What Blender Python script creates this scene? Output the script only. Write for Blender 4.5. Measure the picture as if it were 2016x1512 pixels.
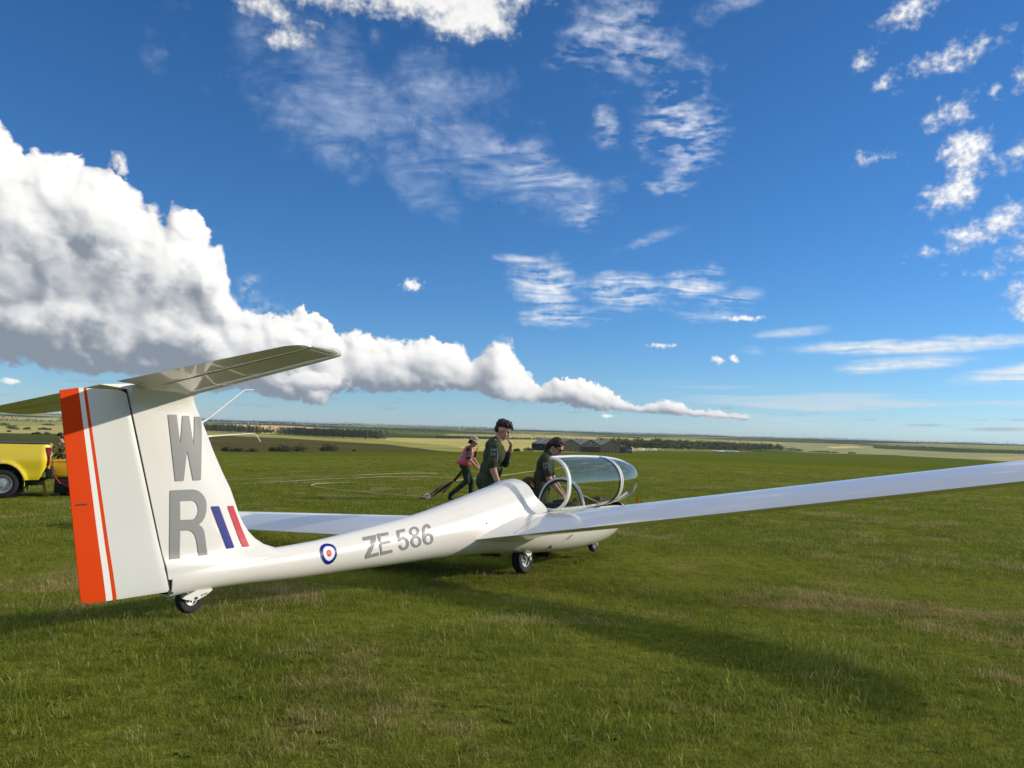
import bpy, bmesh, math, random
import numpy as np
from mathutils import Vector, Matrix, geometry, noise as mnoise

for o in list(bpy.data.objects):
    bpy.data.objects.remove(o)
SC = bpy.context.scene
COL = SC.collection
rad = math.radians
random.seed(7)
RNG = np.random.default_rng(7)

# ------------------------------------------------------------------ camera
CAM_H = 1.558
CAM_PITCH = rad(3.442)
CAM_ROLL = rad(1.7756)
cam_data = bpy.data.cameras.new('camera')
cam_data.sensor_width = 36.0
cam_data.lens = 29.125
cam_data.clip_start = 0.05
cam_data.clip_end = 40000
cam = bpy.data.objects.new('camera', cam_data)
COL.objects.link(cam)
_r0 = Vector((1, 0, 0)); _u0 = Vector((0, -math.sin(CAM_PITCH), math.cos(CAM_PITCH)))
_f0 = Vector((0, math.cos(CAM_PITCH), math.sin(CAM_PITCH)))
_R = _r0*math.cos(CAM_ROLL) + _u0*math.sin(CAM_ROLL)
_U = -_r0*math.sin(CAM_ROLL) + _u0*math.cos(CAM_ROLL)
cam.matrix_world = Matrix(((_R.x, _U.x, -_f0.x, 0), (_R.y, _U.y, -_f0.y, 0), (_R.z, _U.z, -_f0.z, CAM_H), (0, 0, 0, 1)))
SC.camera = cam

# ------------------------------------------------------------------ sun
SUN_EL = rad(19.6)
SUN_AZ = rad(12.0)          # measured from +X towards +Y
SUN_DIR = Vector((math.cos(SUN_EL)*math.cos(SUN_AZ), math.cos(SUN_EL)*math.sin(SUN_AZ), math.sin(SUN_EL)))
sd = bpy.data.lights.new('sun', 'SUN')
sd.energy = 3.6
sd.angle = rad(0.6)
sd.color = (1.0, 0.90, 0.76)
sun = bpy.data.objects.new('sun', sd)
COL.objects.link(sun)
sun.rotation_euler = (-SUN_DIR).to_track_quat('-Z', 'Y').to_euler()

# ------------------------------------------------------------------ view
SC.view_settings.view_transform = 'Standard'
SC.view_settings.look = 'None'
SC.view_settings.exposure = 0.15
SC.view_settings.gamma = 1.0
SC.view_settings.use_curve_mapping = False

# ------------------------------------------------------------------ node expression helper
class NX:
    """wraps a shader socket so that node maths reads as arithmetic"""
    def __init__(s, nt, sock): s.nt, s.s = nt, sock
    def _op(s, op, *a, clamp=False):
        n = s.nt.nodes.new('ShaderNodeMath'); n.operation = op; n.use_clamp = clamp
        for i, v in enumerate((s,)+a):
            if isinstance(v, NX): s.nt.links.new(v.s, n.inputs[i])
            else: n.inputs[i].default_value = v
        return NX(s.nt, n.outputs[0])
    def __add__(s, o): return s._op('ADD', o)
    __radd__ = __add__
    def __sub__(s, o): return s._op('SUBTRACT', o)
    def __rsub__(s, o): return (s*-1.0)+o
    def __mul__(s, o): return s._op('MULTIPLY', o)
    __rmul__ = __mul__
    def __truediv__(s, o): return s._op('DIVIDE', o)
    def pw(s, o): return s._op('POWER', o)
    def mn(s, o): return s._op('MINIMUM', o)
    def mx(s, o): return s._op('MAXIMUM', o)
    def cl(s): return s._op('ADD', 0.0, clamp=True)
    def at2(s, o): return s._op('ARCTAN2', o)
    def asin(s): return s._op('ARCSINE')
    def sq(s): return s._op('SQRT')
    def step(s, a, b, mode='SMOOTHSTEP'):
        n = s.nt.nodes.new('ShaderNodeMapRange'); n.interpolation_type = mode; n.clamp = True
        s.nt.links.new(s.s, n.inputs[0])
        for i, v in ((1, a), (2, b)):
            if isinstance(v, NX): s.nt.links.new(v.s, n.inputs[i])
            else: n.inputs[i].default_value = v
        n.inputs[3].default_value = 0; n.inputs[4].default_value = 1
        return NX(s.nt, n.outputs[0])

def nx_xyz(nt, x, y, z=0.0):
    n = nt.nodes.new('ShaderNodeCombineXYZ')
    for i, v in enumerate((x, y, z)):
        if isinstance(v, NX): nt.links.new(v.s, n.inputs[i])
        else: n.inputs[i].default_value = v
    return NX(nt, n.outputs[0])

def nx_split(nt, v):
    n = nt.nodes.new('ShaderNodeSeparateXYZ'); nt.links.new(v.s, n.inputs[0])
    return [NX(nt, o) for o in n.outputs]

def nx_noise(nt, vec, scale=1.0, detail=6.0, rough=0.55, lac=2.0, dist=0.0, out=0):
    n = nt.nodes.new('ShaderNodeTexNoise'); n.noise_dimensions = '3D'
    nt.links.new(vec.s, n.inputs['Vector'])
    n.inputs['Scale'].default_value = scale; n.inputs['Detail'].default_value = detail
    n.inputs['Roughness'].default_value = rough; n.inputs['Lacunarity'].default_value = lac
    n.inputs['Distortion'].default_value = dist
    return NX(nt, n.outputs[out])

def nx_voro(nt, vec, scale=1.0, detail=0.0, rough=0.5, smooth=0.4, feature='SMOOTH_F1', rnd=1.0):
    n = nt.nodes.new('ShaderNodeTexVoronoi'); n.feature = feature; n.normalize = True
    nt.links.new(vec.s, n.inputs['Vector'])
    n.inputs['Scale'].default_value = scale; n.inputs['Detail'].default_value = detail
    n.inputs['Roughness'].default_value = rough
    if feature == 'SMOOTH_F1': n.inputs['Smoothness'].default_value = smooth
    n.inputs['Randomness'].default_value = rnd
    return NX(nt, n.outputs['Distance'])

def nx_curve(nt, x, pts, lo, hi, vlo, vhi):
    n = nt.nodes.new('ShaderNodeFloatCurve')
    c = n.mapping.curves[0]
    n.mapping.use_clip = False
    q = [((a-lo)/(hi-lo), (b-vlo)/(vhi-vlo)) for a, b in pts]
    c.points[0].location = q[0]; c.points[1].location = q[-1]
    for p in q[1:-1]: c.points.new(*p)
    for p in c.points: p.handle_type = 'VECTOR'
    n.mapping.update()
    nt.links.new(((x-lo)*(1.0/(hi-lo))).cl().s, n.inputs['Value'])
    return NX(nt, n.outputs[0])*(vhi-vlo)+vlo

def nx_mixc(nt, f, a, b):
    n = nt.nodes.new('ShaderNodeMix'); n.data_type = 'RGBA'; n.clamp_factor = True
    nt.links.new(f.s, n.inputs[0]) if isinstance(f, NX) else setattr(n.inputs[0], 'default_value', f)
    for i, v in ((6, a), (7, b)):
        if isinstance(v, NX): nt.links.new(v.s, n.inputs[i])
        else: n.inputs[i].default_value = (*v, 1)
    return NX(nt, n.outputs[2])

def nx_ramp(nt, x, stops):
    n = nt.nodes.new('ShaderNodeValToRGB')
    cr = n.color_ramp
    while len(cr.elements) > 1: cr.elements.remove(cr.elements[-1])
    for i, (p, c) in enumerate(stops):
        e = cr.elements[0] if i == 0 else cr.elements.new(p)
        e.position = p
        if not isinstance(c, (tuple, list)): c = (c, c, c)
        e.color = (*c, 1)
    nt.links.new(x.s, n.inputs[0])
    return NX(nt, n.outputs[0])
# ------------------------------------------------------------------ world: daylight sky with clouds
CLOUD_TOP = [(-34.09, 16.55), (-32.53, 15.89), (-32.21, 15.67), (-31.7, 15.05), (-31.28, 14.49), (-30.9, 14.85), (-29.58, 15.21), (-28.07, 15.32), (-27.07, 15.13), (-26.65, 15.41), (-25.76, 15.03), (-25.23, 14.28), (-24.81, 13.63), (-24.33, 12.98), (-23.87, 12.82), (-23.24, 12.27), (-22.98, 13.09), (-22.06, 12.89), (-20.95, 12.38), (-20.75, 11.6), (-19.93, 10.87), (-19.57, 9.93), (-19.3, 8.7), (-18.9, 7.7), (-18.3, 6.85), (-17.6, 7.1), (-16.9, 7.0), (-16.21, 6.7), (-14.26, 7.34), (-12.9, 6.75), (-11.9, 6.0), (-10.85, 6.3), (-8.77, 5.93), (-7.37, 5.64), (-5.3, 6.15), (-3.5, 5.6), (-2.9, 4.75), (-2.3, 5.2), (-1.26, 6.2), (-0.36, 5.73), (1.46, 3.5), (2.1, 3.2), (2.88, 3.6), (4.98, 3.5), (6.73, 2.95), (8.83, 1.86), (10.19, 2.45), (11.54, 2.37), (12.45, 1.66), (13.2, 1.85), (14.23, 1.72), (16.03, 1.52)]
CLOUD_BOT = [(-33.33, 3.68), (-31.83, 3.8), (-30.26, 3.61), (-27.83, 3.41), (-25.0, 3.3), (-22.01, 2.87), (-17.95, 2.68), (-15.34, 2.12), (-12.69, 2.09), (-12.21, 2.59), (-10.7, 2.86), (-8.65, 2.81), (-6.23, 3.0), (-3.79, 3.12), (-2.03, 2.83), (-0.26, 2.54), (1.85, 2.43), (5.01, 2.13), (8.83, 1.82), (11.89, 1.69), (16.03, 1.45)]

# the clouds are computed from layered noise on a grid of azimuth and elevation (degrees)
CW, CH = 1656, 800
AZ0, AZ1, EL0, EL1 = -36.0, 36.0, -0.5, 34.3
def _perlin(x, y, seed):
    r = np.random.default_rng(seed)
    n = 256
    perm = r.permutation(n)
    ang = r.random(n)*2*np.pi
    gx, gy = np.cos(ang), np.sin(ang)
    xi = np.floor(x).astype(np.int32); yi = np.floor(y).astype(np.int32)
    fx = (x-xi).astype(np.float32); fy = (y-yi).astype(np.float32)
    u = fx*fx*fx*(fx*(fx*6-15)+10); v = fy*fy*fy*(fy*(fy*6-15)+10)
    def g(ix, iy, dx, dy):
        h = perm[(perm[ix & 255]+iy) & 255]
        return gx[h].astype(np.float32)*dx+gy[h].astype(np.float32)*dy
    a = g(xi, yi, fx, fy); b = g(xi+1, yi, fx-1, fy)
    c = g(xi, yi+1, fx, fy-1); d = g(xi+1, yi+1, fx-1, fy-1)
    return ((a+(b-a)*u)+((c+(d-c)*u)-(a+(b-a)*u))*v)*1.5
def _fbm(x, y, octs, rough, seed, bill=False):
    t = 0; a = 1.0; s = 0
    for o in range(octs):
        n = _perlin(x, y, seed+o)
        t = t+a*(np.abs(n)*2-0.6 if bill else n)
        s += a; a *= rough
        x = x*1.97+13.7; y = y*1.97+5.3
    return t/s
def _puff(x, y, seed):
    r = np.random.default_rng(seed)
    perm = r.permutation(256); jx = r.random(256).astype(np.float32); jy = r.random(256).astype(np.float32); rr = (0.72+0.5*r.random(256)).astype(np.float32)
    xi = np.floor(x).astype(np.int32); yi = np.floor(y).astype(np.int32)
    fx = (x-xi).astype(np.float32); fy = (y-yi).astype(np.float32)
    best = np.zeros_like(fx)
    for i in (-1, 0, 1):
        for j in (-1, 0, 1):
            h = perm[(perm[(xi+i) & 255]+yi+j) & 255]
            d2 = ((i+jx[h]-fx)**2+(j+jy[h]-fy)**2)/(rr[h]**2)
            best = np.maximum(best, np.sqrt(np.clip(1-d2, 0, 1))*rr[h])
    return best
def _ss(x, a, b):
    t = np.clip((x-a)/(b-a), 0, 1)
    return t*t*(3-2*t)
def _blur(a, n):
    k = np.exp(-0.5*(np.arange(-3*n, 3*n+1)/n)**2); k /= k.sum()
    p = np.pad(a, ((0, 0), (3*n, 3*n)), mode='edge')
    a = sum(k[i]*p[:, i:i+a.shape[1]] for i in range(len(k)))
    p = np.pad(a, ((3*n, 3*n), (0, 0)), mode='edge')
    return sum(k[i]*p[i:i+a.shape[0], :] for i in range(len(k)))

def make_clouds():
    az = np.linspace(AZ0, AZ1, CW, dtype=np.float32)[None, :]+np.zeros((CH, 1), np.float32)
    el = np.linspace(EL0, EL1, CH, dtype=np.float32)[:, None]+np.zeros((1, CW), np.float32)
    pdeg = CW/(AZ1-AZ0)
    rgb = np.zeros((CH, CW, 3), np.float32); al = np.zeros((CH, CW), np.float32)
    def over(a, c):
        nonlocal rgb, al
        a = np.clip(a, 0, 1); c = np.asarray(c, np.float32)
        na = a+al*(1-a)
        rgb = (c*a[..., None]+rgb*(al*(1-a))[..., None])/np.maximum(na, 1e-5)[..., None]
        al = na
    # level sheet coordinates
    zz = np.sin(np.radians(np.maximum(el, 0)))+0.06
    px = np.cos(np.radians(el))*np.sin(np.radians(az))/zz; py = np.cos(np.radians(el))*np.cos(np.radians(az))/zz
    def rot(a, sx, sy):
        c, s = math.cos(rad(a)), math.sin(rad(a))
        return (px*c+py*s)*sx, (py*c-px*s)*sy
    w1 = _fbm(az*0.17, el*0.2, 5, 0.55, 11)
    w2 = _fbm(az*0.5, el*0.6, 5, 0.6, 21)
    w3 = _fbm(az*1.3, el*1.6, 4, 0.6, 31)
    def ell(ca, ce, ra, re, r, soft, k=1.0):
        c, s = math.cos(rad(r)), math.sin(rad(r))
        a, b = az-ca, el-ce
        u, v = (a*c+b*s)/ra, (b*c-a*s)/re
        d = np.sqrt(u*u+v*v)+k*(w1*0.9+w2*0.45+w3*0.2)
        return 1-_ss(d, 1-soft, 1.0)
    def mx(*a):
        r = a[0]
        for b in a[1:]: r = np.maximum(r, b)
        return r
    # veil of fine ripples over the upper middle
    x, y = rot(-30, 2.0, 9.0); q = _fbm(px*2.2, py*2.2, 3, 0.5, 41)
    rip = _fbm(x+q*1.6, y+q*2.5, 6, 0.62, 43)
    x, y = rot(12, 5.5, 8.0); fine = _fbm(x+q, y+q*2, 6, 0.66, 53)
    clot = _fbm(px*2.6, py*2.6, 6, 0.6, 63)
    m = mx(ell(-11.5, 21.8, 11.5, 4.4, -10, 1.0), ell(-6.5, 22.5, 8.0, 3.2, -14, 1.0), ell(-2.0, 18.8, 8.5, 2.9, -26, 1.0), ell(3.2, 17.0, 4.0, 1.5, -24, 1.0), ell(-7.0, 16.6, 5.0, 1.6, -38, 1.0)*0.6)
    a = m*np.clip(0.58+rip*0.75+fine*0.7+clot*0.55, 0, 1.25)
    over(a*0.60, (0.50, 0.60, 0.80))
    m = mx(ell(1.2, 18.0, 5.0, 1.6, -26, 0.9), ell(-6.5, 20.5, 5.0, 1.1, -24, 1.0)*0.6)
    over(m*np.clip(rip*1.2+fine*0.9+0.15, 0, 1)*0.7, (0.78, 0.83, 0.92))
    # clumped high cloud right of the middle
    m = mx(ell(10.2, 22.5, 3.4, 7.4, 18, 1.0), ell(7.2, 26.4, 5.2, 5.2, 0, 1.0)*0.9, ell(11.8, 20.2, 2.8, 3.2, 0, 1.0), ell(11.5, 19.4, 2.6, 2.0, 0, 1.0), ell(6.0, 20.8, 1.5, 2.0, 0, 0.9)*0.8, ell(9.5, 17.0, 3.5, 1.0, 0, 1.0)*0.7, ell(4.5, 15.4, 2.4, 1.6, -30, 1.0)*0.55, ell(14.5, 28.0, 4.5, 1.4, 20, 1.0)*0.7, ell(3.0, 25.0, 2.2, 1.4, 20, 1.0)*0.5)
    x, y = rot(20, 7.0, 8.0); cl2 = _fbm(x+q*1.5, y+q*1.5, 6, 0.58, 73)
    cl3 = _fbm(*[c_*2.2 for c_ in rot(20, 7.0, 8.0)], 5, 0.6, 79)
    a = m*np.clip(0.36+cl2*1.3+cl3*1.2+fine*0.5, 0, 1.2)
    over(a*0.85, (0.72, 0.78, 0.90))
    # ragged bars in the middle distance
    m = mx(ell(2.2, 10.6, 3.6, 2.2, -20, 0.8), ell(7.5, 10.0, 5.6, 1.6, -4, 0.8), ell(12.2, 10.4, 3.2, 1.2, 8, 0.7), ell(0.6, 12.0, 3.4, 0.5, -3, 0.9)*0.8, ell(3.2, 8.3, 4.0, 0.85, 6, 0.9)*0.9, ell(14.6, 9.3, 3.2, 0.9, 16, 1.0)*0.7, ell(9.0, 13.4, 3.0, 0.5, 18, 1.0)*0.5, ell(13.0, 8.4, 2.6, 0.7, 6, 1.0)*0.6)
    x, y = rot(-3, 1.5, 6.5); rip2 = _fbm(x+q*0.8, y+q*1.4, 6, 0.62, 83)
    a = m*np.clip(0.42+rip2*1.35+fine*0.55+w3*0.5, 0, 1.25)
    over(a*0.95, (0.85, 0.89, 0.94))
    # sheets low on the right
    m = mx(ell(24.8, 6.15, 8.6, 0.62, 1.0, 0.7, 0.6), ell(25.0, 5.1, 4.8, 0.62, 3.5, 0.8, 0.6), ell(18.8, 7.2, 2.6, 0.42, 5, 1.0, 0.6)*0.9, ell(32.5, 4.6, 5.0, 0.75, 6, 0.7, 0.5), ell(29.5, 6.5, 5.0, 0.5, 0, 0.8, 0.6))
    x, y = rot(-36, 0.9, 4.2); rip3 = _fbm(x, y+q, 5, 0.55, 93)
    a = m*np.clip(0.72+rip3*1.2+w3*0.5, 0, 1.2)
    over(a*0.95, (0.84, 0.87, 0.88))
    # faint bands and dark slivers near the horizon
    hb = _fbm(az*0.07, el*1.3, 5, 0.55, 103)
    over(_ss(hb, -0.05, 0.35)*_ss(el, 0.2, 0.9)*(1-_ss(el, 2.4, 4.6))*_ss(az, 4, 16)*0.55, (0.70, 0.75, 0.77))
    sl = _fbm(az*0.28, el*2.6, 5, 0.55, 113)
    over(_ss(sl, 0.26, 0.40)*_ss(el, 0.9, 1.4)*(1-_ss(el, 2.2, 3.1))*0.55*(1-0.4*_ss(az, 5, 20)), (0.33, 0.41, 0.49))
    for ca, ce, ra, re in ((26.5, 1.30, 1.5, 0.10), (30.5, 1.15, 2.6, 0.16), (33.5, 0.95, 2.0, 0.12)):
        over(ell(ca, ce, ra, re, 1.5, 0.8, 0.35)*0.75, (0.40, 0.47, 0.54))
    # solid clouds: a swelling height field, lit from the right and above
    L = np.array([0.62, 0.66, 0.42]); L /= np.linalg.norm(L)
    def solid(d, amp, thick, f, seed, gloom, soft, win):
        r0, r1, c0, c1 = win
        W = (slice(r0, r1), slice(c0, c1))
        d, amp, thick, gloom = [np.broadcast_to(q_, az.shape)[W] for q_ in (d, amp, thick, gloom)]
        A, E, wa, wb, wc = az[W], el[W], w1[W], w2[W], w3[W]
        bx, by = A*f+wa*0.5+wb*0.30+wc*0.10, E*f*1.12+wb*0.26+wc*0.10
        p1 = _puff(bx, by, seed); p2 = _puff(bx*2.35+7+wc*0.1, by*2.35, seed+1); p3 = _puff(bx*5.6+wc*0.25, by*5.6+3, seed+2)
        fb = _fbm(bx*1.7, by*1.7, 6, 0.55, seed+9)
        pf = p1*0.62+p2*0.30+p3*0.13-0.60
        dd = d+amp*(pf*1.15+fb*0.55)
        soft = soft*np.clip(1.0+2.2*wb+1.2*wa, 0.45, 3.0)
        a = _ss(dd, -0.25*soft, soft)
        lim = np.maximum(thick, 0.05)
        t = np.clip(dd/lim, 0, 1)
        h = lim*np.sqrt(1-(1-t)**2)+amp*(p1*1.0+p2*0.34+p3*0.10+fb*0.22)
        def lamb(hh, k):
            gy, gx = np.gradient(hh*pdeg)
            n = np.stack([-gx*k, -gy*k, np.ones_like(hh)], -1)
            return (n@L)/np.linalg.norm(n, axis=-1)
        h1, h4, h14 = _blur(h, 2), _blur(h, 5), _blur(h, 14)
        lam = 0.22*np.clip(lamb(h1, 0.6), -0.3, 1)+0.36*np.clip(lamb(h4, 0.85), -0.3, 1)+0.42*np.clip(lamb(h14, 1.3), -0.3, 1)
        sh = np.zeros_like(h)
        for st in (5, 9, 15, 24, 36, 54):
            k = int(st*0.72)
            o = np.zeros_like(h); o[:-k, :-k] = h1[k:, k:]
            sh = np.maximum(sh, np.clip((o-h1-st/pdeg*0.5)*0.9, 0, 1))
        sh = _blur(sh, 5)
        ao = np.clip((h4-_blur(h, 26))*0.6, -0.5, 0.5)
        lum = 0.52+0.66*(lam-0.30)*(1-0.5*sh)-0.26*sh+0.30*ao+wc*0.05+wb*0.06
        lum = np.clip(lum+0.075-gloom, 0, 1.0)
        fa = np.zeros_like(az); fl = np.zeros_like(az)
        fa[W] = a; fl[W] = lum
        return fa, fl
    T = np.interp(az[0], *np.array(CLOUD_TOP).T)[None, :]; B = np.interp(az[0], *np.array(CLOUD_BOT).T)[None, :]
    th = np.maximum(T-B, 0.02)
    d = np.minimum(T-el+0.10, (el-B+0.08)*1.6)
    sc = np.clip(th*0.17, 0.10, 1.0)
    v = np.clip((T-el)/th+w2*0.16+w1*0.18, 0, 1)
    bigw = _ss(-az, 17.0, 20.0)
    vb = np.array([0, .26, .38, .47, .56, .66, .76, .86, 1.0]); gb = np.array([-.04, .0, .16, .40, .30, .02, .22, .46, .56])
    vs_ = np.array([0, .35, .6, .85, 1.0]); gs = np.array([-.05, .02, .12, .30, .42])
    gloom = (np.interp(v, vb, gb)*bigw+np.interp(v, vs_, gs)*(1-bigw))*np.clip(1.0+0.9*w2+0.9*w1, 0.3, 1.6)
    sc2 = _blur(np.broadcast_to(sc, az.shape).copy(), 6)
    d = np.where(az > 16.0, -1.0, d)
    aA, lA = solid(d, 1.7*sc2, np.minimum(th*0.45, 4.0), 0.40, 201, gloom, 0.42, (0, 430, 0, 520))
    aB, lB = solid(d, 1.5*sc2, np.minimum(th*0.5, 2.0), 0.95, 301, gloom, 0.24, (0, 240, 340, 1220))
    dC = d+sc2*1.9*_fbm(az*0.95+4, el*0.35, 4, 0.55, 351)-0.03
    aC, lC = solid(dC, 3.4*sc2, np.minimum(th*0.55, 1.2), 1.9, 331, gloom*0.9, 0.13, (0, 170, 780, 1220))
    mixb = _ss(-az+w2*1.5, 15.5, 20.5); mixc = _ss(az, -1.5, 3.0)
    aB = aB*(1-mixc)+aC*mixc; lB = lB*(1-mixc)+lC*mixc
    a = aA*mixb+aB*(1-mixb); lum = lA*mixb+lB*(1-mixb)
    stops = np.array([0, .22, .42, .62, .80, 1.0])
    cr = np.array([.25, .37, .55, .735, .92, 1.06]); cg = np.array([.29, .405, .570, .745, .91, 1.04]); cb = np.array([.345, .445, .595, .750, .895, 1.0])
    def tint(l): return np.stack([np.interp(l, stops, c) for c in (cr, cg, cb)], -1)
    over(a, tint(lum))
    # wisps torn off the right shoulder of the bank
    m = mx(ell(-18.0, 9.2, 1.6, 0.9, 50, 1.0), ell(-17.0, 7.9, 3.0, 0.7, -10, 1.0)*0.6)
    over(m*np.clip(w3*2+0.35, 0, 1)*0.5, (0.66, 0.70, 0.76))
    # smaller bank under the tail
    d = 0.62-np.sqrt(((az+13.5)/3.3)**2+((el-3.15)/0.85)**2)
    d = np.where(el < 2.62, np.minimum(d, (el-2.45)*2), d)
    a, lum = solid(d*0.8, 0.34, 0.5+0*az, 1.35, 401, 0.02+0.25*(1-_ss(el, 2.5, 3.2)), 0.2, (30, 130, 380, 640))
    over(a, tint(lum))
    # broken white tufts down the right edge
    def tuft(parts, amp, f, seed):
        d = np.full_like(az, -9.0)
        for ca, ce, ra, re, r in parts:
            c, s = math.cos(rad(r)), math.sin(rad(r)); p, q_ = az-ca, el-ce
            u, vv = (p*c+q_*s)/ra, (q_*c-p*s)/re
            d = np.maximum(d, (1-np.sqrt(u*u+vv*vv))*min(ra, re))
        d = d+amp*(w2*0.9+w3*0.8+_fbm(az*f, el*f*1.25, 7, 0.66, seed)*1.7)
        return d
    d = tuft([(27.6, 23.0, 2.8, 0.75, 8), (29.6, 23.6, 1.6, 0.5, 22), (26.2, 26.3, 2.7, 0.85, 26), (28.0, 19.8, 1.5, 0.9, 10), (28.8, 17.7, 1.5, 1.5, 60), (28.2, 15.4, 1.9, 1.3, 30), (30.2, 13.2, 3.3, 0.95, 22), (28.6, 12.9, 1.3, 0.7, 0), (27.2, 11.9, 1.1, 0.4, 8), (31.6, 11.9, 1.4, 0.6, 20), (32.4, 9.0, 1.7, 1.5, 30), (22.9, 23.7, 0.8, 0.5, 50), (24.3, 22.1, 0.6, 0.4, 20), (32.4, 21.6, 1.3, 0.8, 40), (31.8, 17.3, 1.6, 0.7, 30), (23.2, 17.6, 0.6, 0.3, 0), (24.3, 17.9, 0.5, 0.25, 0), (31.2, 10.3, 1.6, 0.3, 0), (33.6, 14.4, 1.4, 0.7, 20), (30.3, 20.8, 0.5, 0.4, 0), (34.6, 24.5, 1.5, 0.8, 30)], 0.62, 0.85, 501)
    a = _ss(d, -0.20, 1.15)*np.clip(0.80+_fbm(az*2.6+el*0.8, el*3.4-az*1.2, 5, 0.62, 555)*0.9, 0.15, 1.0)
    lum = np.clip(0.64+0.28*_ss(d, 0.1, 0.9)+w3*0.25+0.6*(d-np.roll(np.roll(d, -6, 0), -5, 1))*0.5, 0, 1)
    over(a*0.97, tint(lum))
    fz = _fbm(az*2.1, el*2.6, 6, 0.62, 531)
    for ca, ce, ra, re in ((-7.15, 9.95, 0.95, 0.50), (14.0, 5.35, 0.55, 0.33), (15.05, 5.45, 0.42, 0.30), (-31.4, 2.2, 0.9, 0.26), (6.6, 1.4, 0.6, 0.17), (15.6, 8.15, 1.5, 0.24), (10.2, 6.3, 1.1, 0.2)):
        dd = 1-np.sqrt(((az-ca)/ra)**2+((el-ce)/re)**2)+fz*1.1
        aa = _ss(dd, 0.0, 0.8)*(np.abs(az-ca) < ra*2.5)
        over(aa*0.9, tint(np.clip(0.72+0.25*_ss(dd, 0.2, 0.9)+0.25*(el-ce)/re*0.5, 0, 1)))
    # the heavier cloud cut by the top of the picture
    d = tuft([(-5.0, 30.2, 8.0, 3.7, 4), (-3.6, 27.4, 3.6, 2.0, 0), (-12.5, 29.2, 6.5, 2.5, 6), (-8.5, 28.4, 5.0, 1.8, 0), (-15.8, 25.0, 2.0, 0.9, 10), (-17.5, 26.4, 2.6, 1.0, -10), (-17.5, 27.0, 1.4, 0.9, -20), (-15.0, 33, 12, 2.6, 0), (-21.6, 27.6, 1.6, 0.6, -10)], 0.75, 0.55, 601)
    a = _ss(d, -0.15, 1.3)
    lum = np.clip(0.60+0.26*_ss(d, 0.2, 1.6)-0.10*_ss(d, 2.0, 4.0)+w3*0.16, 0, 1)
    over(a*0.95, tint(lum))
    al = al*_ss(el, -0.2, 0.3)
    return np.concatenate([np.clip(rgb, 0, 1.2), al[..., None]], -1).astype(np.float32)

world = bpy.data.worlds.new('World')
SC.world = world
world.use_nodes = True
wt = world.node_tree
wt.nodes.clear()
cimg = bpy.data.images.new('cloud_field', CW, CH, alpha=True, float_buffer=True)
cimg.colorspace_settings.name = 'Non-Color'
cimg.alpha_mode = 'CHANNEL_PACKED'
cimg.pixels.foreach_set(make_clouds().ravel())
cimg.update()
tc = wt.nodes.new('ShaderNodeTexCoord')
wdir = NX(wt, tc.outputs['Generated'])
wx, wy, wz = nx_split(wt, wdir)
AZ = wx.at2(wy)*(180/math.pi)
EL = wz.mn(0.9999).mx(-0.9999).asin()*(180/math.pi)
it = wt.nodes.new('ShaderNodeTexImage')
it.image = cimg
it.extension = 'MIRROR'
it.interpolation = 'Cubic'
wt.links.new(nx_xyz(wt, (AZ-AZ0)*(1/(AZ1-AZ0)), (EL-EL0)*(1/(EL1-EL0))).s, it.inputs['Vector'])
SKY_K = 0.118
sky_t = wt.nodes.new('ShaderNodeTexSky')
sky_t.sky_type = 'NISHITA'
sky_t.sun_disc = False
sky_t.sun_elevation = SUN_EL
sky_t.sun_rotation = math.pi/2-SUN_AZ
sky_t.altitude = 200
sky_t.air_density = 0.85
sky_t.dust_density = 0.0
sky_t.ozone_density = 6.5
hs = wt.nodes.new('ShaderNodeHueSaturation')
hs.inputs['Saturation'].default_value = 1.09
wt.links.new(sky_t.outputs[0], hs.inputs['Color'])
sc_ = wt.nodes.new('ShaderNodeVectorMath'); sc_.operation = 'SCALE'; sc_.inputs['Scale'].default_value = 0.92/SKY_K
wt.links.new(it.outputs['Color'], sc_.inputs[0])
mixn = wt.nodes.new('ShaderNodeMix'); mixn.data_type = 'RGBA'
wt.links.new((NX(wt, it.outputs['Alpha'])*EL.step(-0.4, 0.1)).s, mixn.inputs[0])
wt.links.new(hs.outputs[0], mixn.inputs[6]); wt.links.new(sc_.outputs[0], mixn.inputs[7])
# above the picture the heavy cloud carries on; bright cover added for fill light
ovn = nx_noise(wt, nx_xyz(wt, wx*(1/1.0)/(wz.mx(0.05)+0.15), wy/(wz.mx(0.05)+0.15), 0.0), 1.4, 3, 0.55)
ov = (ovn-0.40).step(0.0, 0.16)*EL.step(33.0, 44.0)
mix2 = wt.nodes.new('ShaderNodeMix'); mix2.data_type = 'RGBA'
wt.links.new((ov*0.92).s, mix2.inputs[0]); wt.links.new(mixn.outputs[2], mix2.inputs[6])
mix2.inputs[7].default_value = (0.90/SKY_K, 0.90/SKY_K, 0.90/SKY_K, 1)
mixn = mix2
bg = wt.nodes.new('ShaderNodeBackground')
bg.inputs['Strength'].default_value = SKY_K
wt.links.new(mixn.outputs[2], bg.inputs['Color'])
wo = wt.nodes.new('ShaderNodeOutputWorld')
wt.links.new(bg.outputs[0], wo.inputs['Surface'])
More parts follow.
